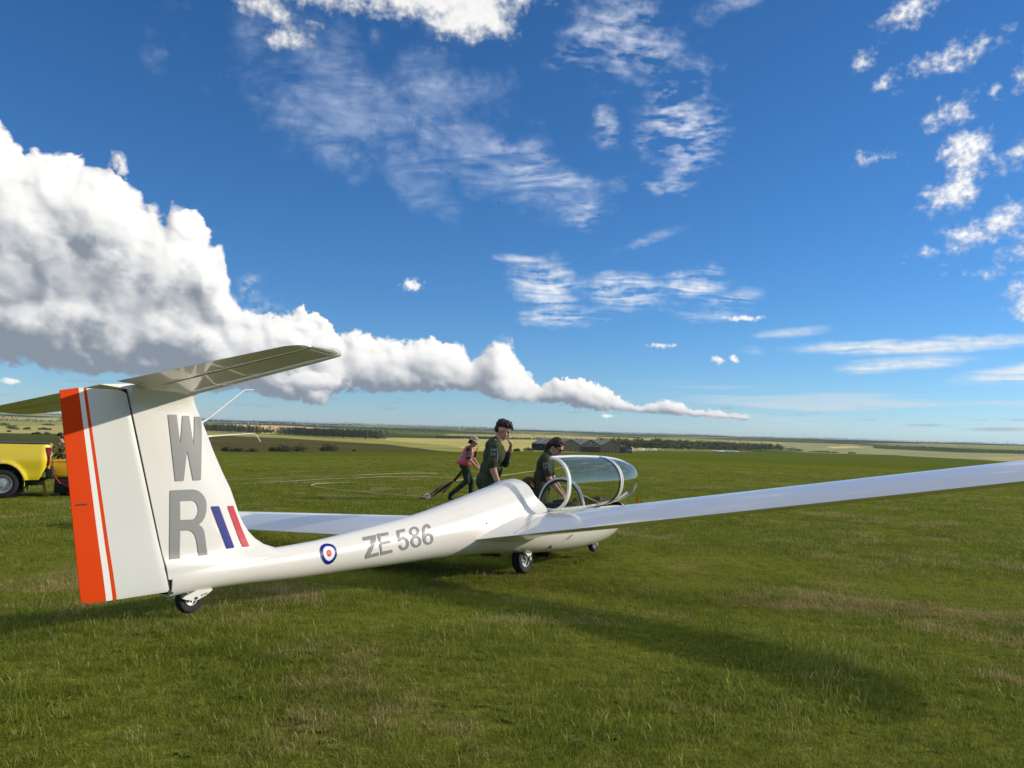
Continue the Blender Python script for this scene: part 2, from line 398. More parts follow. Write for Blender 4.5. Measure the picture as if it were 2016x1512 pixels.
# ------------------------------------------------------------------ terrain
def smooth(x, a, b):
    t = np.clip((x-a)/(b-a), 0, 1)
    return t*t*(3-2*t)
S_R = [0, 10, 20, 50, 100, 200, 300, 450, 600, 1000, 1300, 2000, 3000, 5000, 7000, 9000, 10500, 13000]
Z_R = [0, 0, -.05, -.30, -1.1, -2.8, -4.5, -7.0, -9.6, -11.6, -13.0, -13, -9, 9, 27, 43, 47, 10]
Z_L = [0, 0, -.05, -.45, -1.8, -4.6, -7.3, -9.4, -10.6, -12.4, -13.2, -12, -8, 10, 28, 44, 48, 10]
def _hnoise(x, y, seed, n=5):
    r = np.random.default_rng(seed)
    t = 0
    for i in range(n):
        a = r.random()*6.28; k = 1.0*1.6**i
        t = t+np.sin((x*math.cos(a)+y*math.sin(a))*k+r.random()*6.28)/1.35**i
    return t/2.2
def terrain(x, y):
    x = np.asarray(x, float); y = np.asarray(y, float)
    r = np.hypot(x, y)
    az = np.degrees(np.arctan2(x, np.maximum(y, 1e-6)))
    w = smooth(-az, -3.0, 16.0)
    w = np.where(y <= 0, np.where(x < 0, 1.0, 0.0), w)
    far = np.interp(r, S_R, Z_R)*(1-w)+np.interp(r, S_R, Z_L)*w
    # soften the corners of the radial profile
    far2 = np.interp(r*1.12, S_R, Z_R)*(1-w)+np.interp(r*1.12, S_R, Z_L)*w
    far = 0.5*(far+far2)
    near = 0.28*(1-smooth(y, 4.5, 9.5))*(1-smooth(r, 14, 40))
    near = near-0.10*smooth(-x, 2.4, 4.2)*(1-smooth(y, 5.5, 9.0))*(1-smooth(r, 10, 20))
    left = -0.42*smooth(-x, 4.0, 13.0)*smooth(y, 8, 18)*(1-smooth(r, 30, 90))
    bump = 0.012*_hnoise(x*0.9, y*0.9, 3)*smooth(r, 11, 20)*(1-smooth(r, 50, 120))
    hills = (_hnoise(x*0.0011, y*0.0011, 5)*9+_hnoise(x*0.0032, y*0.0032, 6)*3.5)*smooth(r, 2600, 6500)
    return far+near+left+bump+hills
def tz(x, y): return float(terrain(x, y))

def v2(px, py):
    """ground point under a viewing ray given as horizontal angle and drop (used once to lay out the fields)"""
    return px, py

# ---- materials
def mat(name, col=(0.8, 0.8, 0.8), rough=0.6, metal=0.0, spec=0.5, coat=0.0, trans=0.0, ior=1.45, alpha=1.0):
    m = bpy.data.materials.new(name); m.use_nodes = True
    b = m.node_tree.nodes['Principled BSDF']
    b.inputs['Base Color'].default_value = (*col, 1)
    b.inputs['Roughness'].default_value = rough
    b.inputs['Metallic'].default_value = metal
    b.inputs['Specular IOR Level'].default_value = spec
    b.inputs['Coat Weight'].default_value = coat
    b.inputs['Transmission Weight'].default_value = trans
    b.inputs['IOR'].default_value = ior
    b.inputs['Alpha'].default_value = alpha
    return m
def bsdf(m): return m.node_tree.nodes['Principled BSDF']
def geo_pos(nt):
    return NX(nt, nt.nodes.new('ShaderNodeNewGeometry').outputs['Position'])
def obj_pos(nt):
    return NX(nt, nt.nodes.new('ShaderNodeTexCoord').outputs['Object'])
def add_bump(m, height, dist=0.01, strength=0.5):
    nt = m.node_tree
    b = nt.nodes.new('ShaderNodeBump'); b.inputs['Distance'].default_value = dist; b.inputs['Strength'].default_value = strength
    nt.links.new(height.s, b.inputs['Height']); nt.links.new(b.outputs[0], bsdf(m).inputs['Normal'])

def mesh_obj(name, verts, faces, mats, parent=None, midx=None, smooth_angle=None, loc=None):
    me = bpy.data.meshes.new(name)
    me.from_pydata([tuple(v) for v in verts], [], faces)
    for m in (mats if isinstance(mats, (list, tuple)) else [mats]): me.materials.append(m)
    if midx is not None: me.polygons.foreach_set('material_index', list(midx))
    me.update()
    if len(faces) < 30000:
        bm = bmesh.new(); bm.from_mesh(me); bmesh.ops.recalc_face_normals(bm, faces=bm.faces[:]); bm.to_mesh(me); bm.free()
    if smooth_angle is not None:
        me.shade_smooth()
        if smooth_angle < 179: me.set_sharp_from_angle(angle=rad(smooth_angle))
    o = bpy.data.objects.new(name, me); COL.objects.link(o)
    if parent is not None: o.parent = parent
    if loc is not None: o.location = loc
    return o
def bm_obj(name, bm, mats, parent=None, smooth_angle=None, loc=None):
    me = bpy.data.meshes.new(name)
    bmesh.ops.recalc_face_normals(bm, faces=bm.faces[:])
    bm.to_mesh(me); bm.free()
    for m in (mats if isinstance(mats, (list, tuple)) else [mats]): me.materials.append(m)
    if smooth_angle is not None:
        me.shade_smooth()
        if smooth_angle < 179: me.set_sharp_from_angle(angle=rad(smooth_angle))
    o = bpy.data.objects.new(name, me); COL.objects.link(o)
    if parent is not None: o.parent = parent
    if loc is not None: o.location = loc
    return o
def thing(name, label, cat, loc=(0, 0, 0), rz=0.0, group=None):
    o = bpy.data.objects.new(name, None); COL.objects.link(o)
    o.empty_display_size = 0.2
    o.location = loc; o.rotation_euler = (0, 0, rz)
    return tag(o, label, cat, group)
def tag(o, label, cat, group=None):
    o['label'] = label; o['category'] = cat
    if group: o['group'] = group
    return o

# ---- field colours (real surface colours, the brown one darkened for cloud shade) by area of ground
FIELDS = []   # (polygon in world xy, colour)
F_PALE = (0.520, 0.445, 0.150); F_GOLD = (0.78, 0.54, 0.22); F_GREEN = (0.130, 0.165, 0.036); F_DARK = (0.075, 0.092, 0.024)
F_BROWN_SHADED = (0.105, 0.092, 0.034); F_OLIVE = (0.335, 0.330, 0.095); F_AIR = (0.098, 0.122, 0.032); F_GREY = (0.340, 0.345, 0.155); F_TAN = (0.480, 0.390, 0.165)
FIELDS += [('AIRFIELD', None)]
FIELDS += [([(-898, 1125), (-965, 1777), (-790, 1710), (-432, 936), (-461, 851), (-428, 536)], (0.46, 0.40, 0.14))]
FIELDS += [([(-2382, 2980), (-2864, 5270), (-1617, 2977), (-1584, 1982)], F_PALE)]
FIELDS += [([(-1424, 1782), (-1555, 2862), (-1252, 2709), (-790, 1710), (-1016, 1872), (-936, 1173)], F_OLIVE)]
FIELDS += [([(-400, 501), (-466, 758), (-439, 810), (-410, 889), (-174, 377), (-203, 331), (-167, 210)], F_DARK)]
FIELDS += [([(-636, 1359), (-560, 1544), (-459, 1485), (-352, 1421), (-177, 1184), (-46, 725), (-8, 302), (-20, 308), (-59, 549), (-111, 744), (-204, 913), (-288, 1059), (-416, 1147), (-479, 1024)], F_OLIVE)]
FIELDS += [([(-479, 1024), (-416, 1147), (-394, 1139), (-288, 1059), (-204, 913), (-111, 744), (-59, 549), (-20, 308), (-96, 274), (-125, 268)], F_BROWN_SHADED)]  # cloud shade over this field is put into its crop colour
FIELDS += [([(-226, 1509), (90, 2252), (411, 2356), (139, 795), (-12, 303), (-8, 302), (-46, 725), (-177, 1184)], F_PALE)]
FIELDS += [([(-385, 2517), (-144, 2351), (-113, 1848), (-233, 1553)], F_DARK)]
FIELDS += [([(-1311, 3905), (-1086, 3983), (-700, 3444), (-577, 3091), (-607, 2915), (-713, 2550), (-442, 1521), (-469, 1566), (-952, 2960)], F_GOLD)]
FIELDS += [([(-1817, 4744), (-1311, 3905), (-952, 2960), (-469, 1566), (-560, 1544), (-661, 1728)], F_OLIVE)]
FIELDS += [([(-12, 3879), (337, 3798), (598, 3553), (445, 2642), (122, 2340), (-7, 2366)], F_PALE)]
FIELDS += [([(1164, 3553), (1462, 3436), (1423, 2596), (1661, 2270), (452, 617), (596, 1087), (594, 1285), (457, 1254), (470, 1382)], F_GREY)]
FIELDS += [([(1005, 2647), (1228, 3017), (1205, 2812), (885, 2276)], F_GOLD)]
FIELDS += [([(1462, 3340), (1555, 2838), (1858, 3001), (2318, 3168), (1661, 2270), (1404, 2267), (1150, 2145), (1139, 2602)], F_DARK)]
FIELDS += [([(804, 1420), (1074, 1735), (1350, 1845), (854, 1168), (663, 1071), (562, 961)], F_TAN)]
FIELDS += [([(-125, 158), (-203, 331), (-194, 358), (-167, 362), (-91, 221), (-93, 266), (-62, 335), (-20, 308), (16, 482), (140, 828), (470, 1382), (457, 1254), (578, 1251), (596, 1087), (552, 892), (420, 530), (2500, 500), (2500, -4000), (-2500, -4000), (-2500, 300)], F_AIR)]
def field_colour(x, y):
    r = np.hypot(x, y)
    # everything outside the drawn fields: a patchwork of crops
    r2 = np.random.default_rng(77)
    n = 420
    d = 700*(13000/700)**r2.random(n); a = np.radians(r2.random(n)*150-75)
    cx, cy = d*np.sin(a), d*np.cos(a)
    pal = np.array([F_PALE, F_GREEN, F_OLIVE, F_GREEN, F_DARK, F_TAN, F_GREY, F_OLIVE, F_GREEN, F_DARK])
    cc = pal[r2.integers(0, len(pal), n)]
    # wooded downs towards the skyline
    dk = np.array([F_DARK, F_DARK, (0.045, 0.060, 0.024), F_GREEN, (0.040, 0.055, 0.022), F_OLIVE])
    cc = np.where(((d > 3600) & (r2.random(n) < 0.72))[:, None], dk[r2.integers(0, len(dk), n)], cc)
    col = np.zeros((len(x), 3))
    best = np.full(len(x), 1e9); bi = np.zeros(len(x), int)
    for i in range(n):
        q = (((x-cx[i])*0.8)**2+((y-cy[i])*1.0)**2)/(d[i]**2)
        m = q < best
        best[m] = q[m]; bi[m] = i
    col = cc[bi]
    for poly, c in FIELDS[1:]:
        P = np.array(poly)
        x0, y0 = P.min(0); x1, y1 = P.max(0)
        cand = np.nonzero((x >= x0) & (x <= x1) & (y >= y0) & (y <= y1))[0]
        if len(cand) == 0: continue
        xx, yy = x[cand], y[cand]
        ins = np.zeros(len(cand), bool)
        j = len(P)-1
        for i in range(len(P)):
            xi, yi = P[i]; xj, yj = P[j]
            c_ = ((yi > yy) != (yj > yy)) & (xx < (xj-xi)*(yy-yi)/(yj-yi+1e-12)+xi)
            ins ^= c_
            j = i
        col[cand[ins]] = c
    return col

# ---- ground sheet: rings that widen with distance, reaching past the horizon
ring = np.concatenate([[0.0], np.geomspace(0.7, 12, 26), np.geomspace(12.6, 300, 110), np.geomspace(306, 4000, 170), np.geomspace(4080, 13000, 70)])
ang = np.concatenate([np.radians(np.linspace(-40, 40, 521)), np.radians(np.linspace(40, 320, 71))[1:-1]])
nA = len(ang)
RR, AA = np.meshgrid(ring[1:], ang, indexing='ij')
GX, GY = (RR*np.sin(AA)).ravel(), (RR*np.cos(AA)).ravel()
GZ = terrain(GX, GY)
gv = np.concatenate([[[0, 0, tz(0, 0)]], np.stack([GX, GY, GZ], 1)])
faces = []
for j in range(nA): faces.append((0, 1+(j+1) % nA, 1+j))
fq = []
for i in range(len(ring)-2):
    b0, b1 = 1+i*nA, 1+(i+1)*nA
    j = np.arange(nA); k = (j+1) % nA
    fq.append(np.stack([b0+j, b0+k, b1+k, b1+j], 1))
faces += [tuple(q) for q in np.concatenate(fq).tolist()]
ground_mat = mat('ground_cover', rough=1.0, spec=0.0)
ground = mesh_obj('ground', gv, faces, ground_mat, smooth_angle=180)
ground['kind'] = 'structure'
ca = ground.data.color_attributes.new('crop', 'FLOAT_COLOR', 'POINT')
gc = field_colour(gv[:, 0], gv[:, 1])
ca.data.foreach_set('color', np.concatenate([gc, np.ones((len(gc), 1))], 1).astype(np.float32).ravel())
def patch_mask(nt, pos):
    """dry, straw coloured areas of the airfield turf"""
    a = nx_noise(nt, pos, 0.42, 4, 0.6, dist=0.6)
    b = nx_noise(nt, pos, 1.7, 4, 0.6)
    return (a*0.7+b*0.42).step(0.54, 0.74)
nt = ground_mat.node_tree
at = nt.nodes.new('ShaderNodeAttribute'); at.attribute_name = 'crop'
pos = geo_pos(nt)
_, gyy, _ = nx_split(nt, pos)
dn = nt.nodes.new('ShaderNodeVectorMath'); dn.operation = 'LENGTH'; nt.links.new(pos.s, dn.inputs[0])
dist = NX(nt, dn.outputs['Value'])
crop = NX(nt, at.outputs['Color'])
n_ = nt.nodes.new('ShaderNodeVectorMath'); n_.operation = 'DISTANCE'; nt.links.new(crop.s, n_.inputs[0]); n_.inputs[1].default_value = F_AIR
isair = NX(nt, n_.outputs['Value'])
isair = 1.0-isair.step(0.004, 0.02)
dry = patch_mask(nt, pos)
gspk = nx_noise(nt, pos, 26.0, 4, 0.7)
turf = nx_mixc(nt, dry*0.55, (0.145, 0.165, 0.018), (0.260, 0.215, 0.062))
stripe = nx_noise(nt, nx_xyz(nt, nx_split(nt, pos)[0]*0.055, gyy*0.42, 0.0), 1.0, 4, 0.55)
turf = nx_mixc(nt, stripe.step(0.42, 0.68)*0.55, turf, (0.195, 0.202, 0.035))
far_turf = nx_noise(nt, nx_xyz(nt, nx_split(nt, pos)[0]*0.012, gyy*0.05, 2.0), 1.0, 4, 0.55)
turf = nx_mixc(nt, far_turf.step(0.35, 0.7)*0.5, turf, (0.138, 0.166, 0.020))
turf = nx_mixc(nt, dist.step(55.0, 190.0)*0.75, turf, (0.090, 0.118, 0.016))  # cloud shade on the distant airfield, painted into the turf colour
spk = nx_ramp(nt, gspk, [(0.25, 0.45), (0.5, 1.0), (0.75, 1.6)])
mul = nt.nodes.new('ShaderNodeMix'); mul.data_type = 'RGBA'; mul.blend_type = 'MULTIPLY'; mul.inputs[0].default_value = 1.0
nt.links.new(turf.s, mul.inputs[6]); nt.links.new(spk.s, mul.inputs[7])
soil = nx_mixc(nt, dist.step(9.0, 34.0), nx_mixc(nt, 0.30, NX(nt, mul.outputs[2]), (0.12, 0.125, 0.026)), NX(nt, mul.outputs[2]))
cropn = nx_noise(nt, pos, 0.010, 5, 0.6)
cropv = nt.nodes.new('ShaderNodeMix'); cropv.data_type = 'RGBA'; cropv.blend_type = 'MULTIPLY'; cropv.inputs[0].default_value = 1.0
nt.links.new(crop.s, cropv.inputs[6]); nt.links.new(nx_ramp(nt, cropn, [(0.3, 0.78), (0.7, 1.2)]).s, cropv.inputs[7])
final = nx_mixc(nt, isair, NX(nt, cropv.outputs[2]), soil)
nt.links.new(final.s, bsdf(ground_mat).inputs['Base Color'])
add_bump(ground_mat, nx_noise(nt, pos, 14.0, 5, 0.7), 0.05, 0.8)
# ------------------------------------------------------------------ turf: grass blades near the camera
blade_mat = bpy.data.materials.new('grass_blade'); blade_mat.use_nodes = True
nt = blade_mat.node_tree
nt.nodes.remove(nt.nodes['Principled BSDF'])
ta = nt.nodes.new('ShaderNodeAttribute'); ta.attribute_name = 'tone'
tone = NX(nt, ta.outputs['Fac'])
oi = NX(nt, nt.nodes.new('ShaderNodeObjectInfo').outputs['Random'])
pos = geo_pos(nt)
dry = patch_mask(nt, pos)
clump = nx_noise(nt, pos, 1.1, 4, 0.6, dist=0.5)*0.6+nx_noise(nt, pos, 5.5, 3, 0.6)*0.4
mixt = (tone*0.68+oi*0.22+(clump-0.46)*0.95).cl()
green = nx_ramp(nt, mixt, [(0.0, (0.050, 0.078, 0.005)), (0.42, (0.150, 0.190, 0.014)), (0.72, (0.270, 0.300, 0.030)), (1.0, (0.520, 0.490, 0.150))])
straw = nx_ramp(nt, mixt, [(0.0, (0.150, 0.135, 0.028)), (0.5, (0.330, 0.265, 0.085)), (1.0, (0.640, 0.540, 0.270))])
isdry = (tone*0.35+dry*0.62+oi*0.18-0.20).step(0.22, 0.52)
bc = nx_mixc(nt, isdry, green, straw)
df = nt.nodes.new('ShaderNodeBsdfPrincipled'); df.inputs['Roughness'].default_value = 0.5; df.inputs['Specular IOR Level'].default_value = 0.18
tl = nt.nodes.new('ShaderNodeBsdfTranslucent'); mx_ = nt.nodes.new('ShaderNodeMixShader'); mx_.inputs[0].default_value = 0.36
nt.links.new(bc.s, df.inputs['Base Color']); nt.links.new(bc.s, tl.inputs['Color'])
nt.links.new(df.outputs[0], mx_.inputs[1]); nt.links.new(tl.outputs[0], mx_.inputs[2])
nt.links.new(mx_.outputs[0], nt.nodes['Material Output'].inputs['Surface'])

def tuft_mesh(name, n, spread, lo, hi, wid, seed):
    r = random.Random(seed)
    V, F, tn = [], [], []
    for _ in range(n):
        a = r.uniform(0, 6.283); d = spread*math.sqrt(r.random())
        bx, by = d*math.cos(a), d*math.sin(a)
        L = r.uniform(lo, hi)*(1.9 if r.random() < 0.09 else 1); la = r.uniform(0, 6.283); lean = r.uniform(0.15, 1.25)
        fa = la+r.uniform(-0.6, 0.6)+math.pi/2
        w = wid*r.uniform(0.7, 1.3); t = r.random()
        b0 = len(V)
        seg = 3
        for k in range(seg+1):
            u = k/seg
            o = lean*L*u*u*0.9
            z = L*u*(1-0.42*lean*u)
            ww = w*(1-u)**0.7*0.5
            cx, cy = bx+o*math.cos(la), by+o*math.sin(la)
            if k < seg:
                V += [(cx-ww*math.cos(fa), cy-ww*math.sin(fa), z-0.006), (cx+ww*math.cos(fa), cy+ww*math.sin(fa), z-0.006)]; tn += [t*0.8+u*0.2]*2
            else:
                V.append((cx, cy, z-0.006)); tn.append(t*0.8+u*0.2)
        for k in range(seg-1):
            F.append((b0+2*k, b0+2*k+1, b0+2*k+3, b0+2*k+2))
        F.append((b0+2*(seg-1), b0+2*seg-1, b0+2*seg))
    me = bpy.data.meshes.new(name); me.from_pydata(V, [], F); me.materials.append(blade_mat)
    at_ = me.attributes.new('tone', 'FLOAT', 'POINT'); at_.data.foreach_set('value', tn)
    me.shade_smooth()
    return me
tufts = bpy.data.collections.new('grass_tufts')
def stalk_mesh(seed):
    r = random.Random(seed); V, F, tn = [], [], []
    for _ in range(5):
        a = r.uniform(0, 6.283); d = .07*math.sqrt(r.random()); L = r.uniform(.05, .105); la = r.uniform(0, 6.283); ln = r.uniform(.1, .7)
        x, y = d*math.cos(a), d*math.sin(a); b0 = len(V)
        for k in range(5):
            u = k/4; o_ = ln*L*u*u; w = .0011 if k < 3 else (.0024 if k == 3 else .0006)
            cx, cy, z = x+o_*math.cos(la), y+o_*math.sin(la), L*u*(1-.3*ln*u)
            V += [(cx-w*math.sin(la), cy+w*math.cos(la), z), (cx+w*math.sin(la), cy-w*math.cos(la), z)]; tn += [.95, .95]
        for k in range(4): F.append((b0+2*k, b0+2*k+1, b0+2*k+3, b0+2*k+2))
    me = bpy.data.meshes.new('seed_stalk'); me.from_pydata(V, [], F); me.materials.append(blade_mat)
    at_ = me.attributes.new('tone', 'FLOAT', 'POINT'); at_.data.foreach_set('value', tn); me.shade_smooth()
    return me
def weed_mesh(seed):
    r = random.Random(seed); V, F, tn = [], [], []
    for k in range(9):
        a = 6.283*k/9+r.uniform(-.2, .2); L = r.uniform(.025, .05); w = L*.24; b0 = len(V)
        for (u, ww, z) in ((.1, .3, .006), (.45, 1, .016), (.8, .8, .014), (1.0, .1, .006)):
            V += [(L*u*math.cos(a)-w*ww*math.sin(a), L*u*math.sin(a)+w*ww*math.cos(a), z), (L*u*math.cos(a)+w*ww*math.sin(a), L*u*math.sin(a)-w*ww*math.cos(a), z)]; tn += [.35, .35]
        for j in range(3): F.append((b0+2*j, b0+2*j+1, b0+2*j+3, b0+2*j+2))
    me = bpy.data.meshes.new('broad_weed'); me.from_pydata(V, [], F); me.materials.append(blade_mat)
    at_ = me.attributes.new('tone', 'FLOAT', 'POINT'); at_.data.foreach_set('value', tn); me.shade_smooth()
    return me
for i in range(8):
    o = bpy.data.objects.new('grass_tuft', tuft_mesh('grass_tuft', 34, 0.065, 0.018, 0.045, 0.0030, 100+i) if i < 5 else tuft_mesh('grass_tuft', 46, 0.13, 0.018, 0.042, 0.0050, 100+i))
    tufts.objects.link(o)
for i in range(2): tufts.objects.link(bpy.data.objects.new('seed_stalks', stalk_mesh(40+i)))
tufts.objects.link(bpy.data.objects.new('weeds', weed_mesh(50)))
def scatter(r0, r1, dens, a0=-41, a1=41):
    area = 0.5*(r1*r1-r0*r0)*rad(a1-a0)
    n = int(area*dens)
    r = np.sqrt(RNG.random(n)*(r1*r1-r0*r0)+r0*r0); a = np.radians(a0+(a1-a0)*RNG.random(n))
    return np.stack([r*np.sin(a), r*np.cos(a)], 1)
P1 = np.concatenate([scatter(2.2, 6, 520), scatter(6, 10, 340), scatter(10, 14, 180)])
P2 = np.concatenate([scatter(12, 20, 70), scatter(20, 32, 34), scatter(32, 52, 12), scatter(52, 90, 3.0)])
GPTS = np.concatenate([P1, P2])
gz = terrain(GPTS[:, 0], GPTS[:, 1])
gme = bpy.data.meshes.new('grass')
gme.from_pydata(np.column_stack([GPTS, gz]).tolist(), [], [])
nv = len(GPTS)
big_ = np.r_[np.zeros(len(P1)), np.ones(len(P2))]
idx_ = np.where(big_ > 0, 5+RNG.integers(0, 3, nv), RNG.integers(0, 5, nv)).astype(np.int32)
_u = RNG.random(nv)
idx_ = np.where((big_ == 0) & (_u < 0.035), 8+RNG.integers(0, 2, nv), idx_)
idx_ = np.where((big_ == 0) & (_u > 0.975), 10, idx_).astype(np.int32)
long_ = 0.75+0.55*np.clip(_perlin(GPTS[:, 0]*0.8, GPTS[:, 1]*0.8, 5)+0.5, 0, 1)
near_ = np.hypot(GPTS[:, 0], GPTS[:, 1])
scl_ = (np.where(idx_ >= 8, 0.72, 1.0)*long_*(0.75+0.5*RNG.random(nv))*np.where(big_ > 0, 1.0+near_/60, 1.0)).astype(np.float32)
for nme, typ, val in (('pick', 'INT', idx_), ('size', 'FLOAT', scl_), ('turn', 'FLOAT', (RNG.random(nv)*6.283).astype(np.float32))):
    at_ = gme.attributes.new(nme, typ, 'POINT'); at_.data.foreach_set('value', val)
grass = bpy.data.objects.new('grass', gme); COL.objects.link(grass)
grass['kind'] = 'stuff'
gn = bpy.data.node_groups.new('grass_scatter', 'GeometryNodeTree')
gn.interface.new_socket('Geometry', in_out='INPUT', socket_type='NodeSocketGeometry')
gn.interface.new_socket('Geometry', in_out='OUTPUT', socket_type='NodeSocketGeometry')
gi = gn.nodes.new('NodeGroupInput'); go = gn.nodes.new('NodeGroupOutput')
iop = gn.nodes.new('GeometryNodeInstanceOnPoints'); ci = gn.nodes.new('GeometryNodeCollectionInfo')
ci.inputs['Collection'].default_value = tufts; ci.inputs['Separate Children'].default_value = True
def nattr(n, t):
    a = gn.nodes.new('GeometryNodeInputNamedAttribute'); a.data_type = t; a.inputs[0].default_value = n
    return a.outputs['Attribute']
cmb = gn.nodes.new('ShaderNodeCombineXYZ')
gn.links.new(nattr('turn', 'FLOAT'), cmb.inputs[2])
e2r = gn.nodes.new('FunctionNodeEulerToRotation'); gn.links.new(cmb.outputs[0], e2r.inputs[0])
gn.links.new(gi.outputs[0], iop.inputs['Points']); gn.links.new(ci.outputs[0], iop.inputs['Instance'])
iop.inputs['Pick Instance'].default_value = True
gn.links.new(nattr('pick', 'INT'), iop.inputs['Instance Index'])
gn.links.new(e2r.outputs[0], iop.inputs['Rotation']); gn.links.new(nattr('size', 'FLOAT'), iop.inputs['Scale'])
gn.links.new(iop.outputs[0], go.inputs[0])
gmod = grass.modifiers.new('scatter', 'NODES'); gmod.node_group = gn
# ------------------------------------------------------------------ the glider (own frame: x to the nose, y to starboard, z up)
G_PSI, G_ROLL, G_PITCH = 1.005, 0.116, -0.004
_fw = Vector((math.cos(G_PSI), math.sin(G_PSI), 0)); _st = Vector((math.sin(G_PSI), -math.cos(G_PSI), 0)); _up = Vector((0, 0, 1))
_st, _up = _st*math.cos(G_ROLL)+_up*math.sin(G_ROLL), _up*math.cos(G_ROLL)-_st*math.sin(G_ROLL)
_fw, _up = _fw*math.cos(G_PITCH)+_up*math.sin(G_PITCH), _up*math.cos(G_PITCH)-_fw*math.sin(G_PITCH)
G_POS = Vector((0.186, 9.365, 0.062))
glider = thing('glider', 'white T-tailed two-seat glider with orange rudder stripe, one wing low on the grass', 'glider')
# left-handed-looking axes: y runs to starboard, so the empty carries y to port and every part is built with y negated
glider.matrix_world = Matrix(((_fw.x, -_st.x, _up.x, G_POS.x), (_fw.y, -_st.y, _up.y, G_POS.y), (_fw.z, -_st.z, _up.z, G_POS.z), (0, 0, 0, 1)))
def gw(x, y, z): return G_POS+_fw*x+_st*y+_up*z
def flip(V): return [(v[0], -v[1], v[2]) for v in V]

gel = mat('white_gelcoat', (0.80, 0.785, 0.735), 0.30, spec=0.3, coat=0.75)
bsdf(gel).inputs['Coat Roughness'].default_value = 0.03
_nt = gel.node_tree
_p = obj_pos(_nt)
_dirt = nx_noise(_nt, _p, 5.0, 5, 0.6)
_nt.links.new(nx_mixc(_nt, _dirt.step(0.50, 0.85)*0.30, (0.755, 0.735, 0.675), (0.68, 0.655, 0.59)).s, bsdf(gel).inputs['Base Color'])
add_bump(gel, nx_noise(_nt, _p, 2.2, 2, 0.5), 0.004, 0.25)
gel_cool = mat('white_paint_cool', (0.64, 0.655, 0.61), 0.35, spec=0.4)
orange = mat('orange_dayglo', (0.66, 0.052, 0.0), 0.6, spec=0.12)
grey_mark = mat('grey_marking', (0.255, 0.260, 0.255), 0.42, spec=0.22)
blue_mark = mat('blue_marking', (0.006, 0.012, 0.22), 0.42, spec=0.22)
red_mark = mat('red_marking', (0.52, 0.030, 0.050), 0.42, spec=0.22)
white_mark = mat('white_marking', (0.80, 0.79, 0.76), 0.42, spec=0.22)
black_mark = mat('black_marking', (0.012, 0.012, 0.013), 0.4)
seal = mat('dark_gap_seal', (0.012, 0.012, 0.013), 0.7)
for _m in (grey_mark, blue_mark, red_mark, white_mark):
    bsdf(_m).inputs['Coat Roughness'].default_value = 0.04
rubber = mat('rubber', (0.022, 0.022, 0.021), 0.75, spec=0.3)
alloy = mat('bare_alloy', (0.62, 0.62, 0.60), 0.3, metal=0.9)
cockpit = mat('cockpit_lining', (0.028, 0.028, 0.030), 0.8)
panelm = mat('instrument_black', (0.012, 0.012, 0.013), 0.45)
dialm = mat('dial_glass', (0.05, 0.05, 0.055), 0.12)
greyup = mat('grey_upholstery', (0.20, 0.20, 0.195), 0.85)
beltm = mat('belt_webbing', (0.32, 0.31, 0.24), 0.9)
cord = mat('cord', (0.62, 0.58, 0.40), 0.8)
perspex = bpy.data.materials.new('perspex'); perspex.use_nodes = True
_nt = perspex.node_tree; _nt.nodes.remove(_nt.nodes['Principled BSDF'])
_fr = _nt.nodes.new('ShaderNodeFresnel'); _fr.inputs[0].default_value = 1.75
_tr = _nt.nodes.new('ShaderNodeBsdfTransparent'); _tr.inputs[0].default_value = (0.90, 0.93, 0.94, 1)
_gl = _nt.nodes.new('ShaderNodeBsdfGlossy'); _gl.inputs['Roughness'].default_value = 0.02; _gl.inputs[0].default_value = (0.95, 0.95, 0.95, 1)
_mx = _nt.nodes.new('ShaderNodeMixShader')
_gb = _nt.nodes.new('ShaderNodeNewGeometry'); _io = NX(_nt, _gb.outputs['Backfacing'])*(1/1.9-1.9)+1.9
_nt.links.new(_io.s, _fr.inputs[0])
_nt.links.new(_fr.outputs[0], _mx.inputs[0]); _nt.links.new(_tr.outputs[0], _mx.inputs[1]); _nt.links.new(_gl.outputs[0], _mx.inputs[2])
_nt.links.new(_mx.outputs[0], _nt.nodes['Material Output'].inputs['Surface'])

def ip(tab, x, k):
    return float(np.interp(x, TX, [t[k] for t in tab]))
from math import cos, sin, pi
#      x      top    bottom  half  mid   exponent
HULL = [(-4.487, .560, .322, .060, .430, 2.0), (-4.36, .558, .328, .078, .432, 2.0), (-4.15, .555, .332, .092, .436, 2.0), (-3.9, .556, .328, .101, .440, 2.0),
        (-3.54, .563, .312, .113, .442, 2.0), (-3.2, .575, .302, .124, .446, 2.0), (-2.84, .604, .297, .140, .452, 2.05), (-2.4, .650, .286, .163, .465, 2.1),
        (-1.84, .710, .275, .200, .488, 2.15), (-1.34, .788, .262, .240, .515, 2.2), (-.90, .866, .245, .278, .542, 2.25), (-.50, .938, .216, .312, .568, 2.3),
        (-.20, .990, .192, .330, .588, 2.35), (0.05, 1.00, .168, .340, .602, 2.4), (0.35, .998, .142, .352, .606, 2.4), (0.7, .99, .120, .357, .606, 2.4),
        (1.2, .98, .106, .350, .600, 2.35), (1.6, .96, .116, .330, .595, 2.3), (1.9, .90, .140, .300, .588, 2.25), (2.15, .80, .180, .258, .575, 2.2),
        (2.35, .655, .245, .210, .55, 2.1), (2.50, .600, .305, .158, .52, 2.0), (2.62, .550, .360, .105, .485, 2.0), (2.69, .505, .405, .055, .458, 2.0), (2.715, .460, .442, .012, .451, 2.0)]
TX = [h[0] for h in HULL]
_HX = np.array(TX); _HD = np.array(HULL)
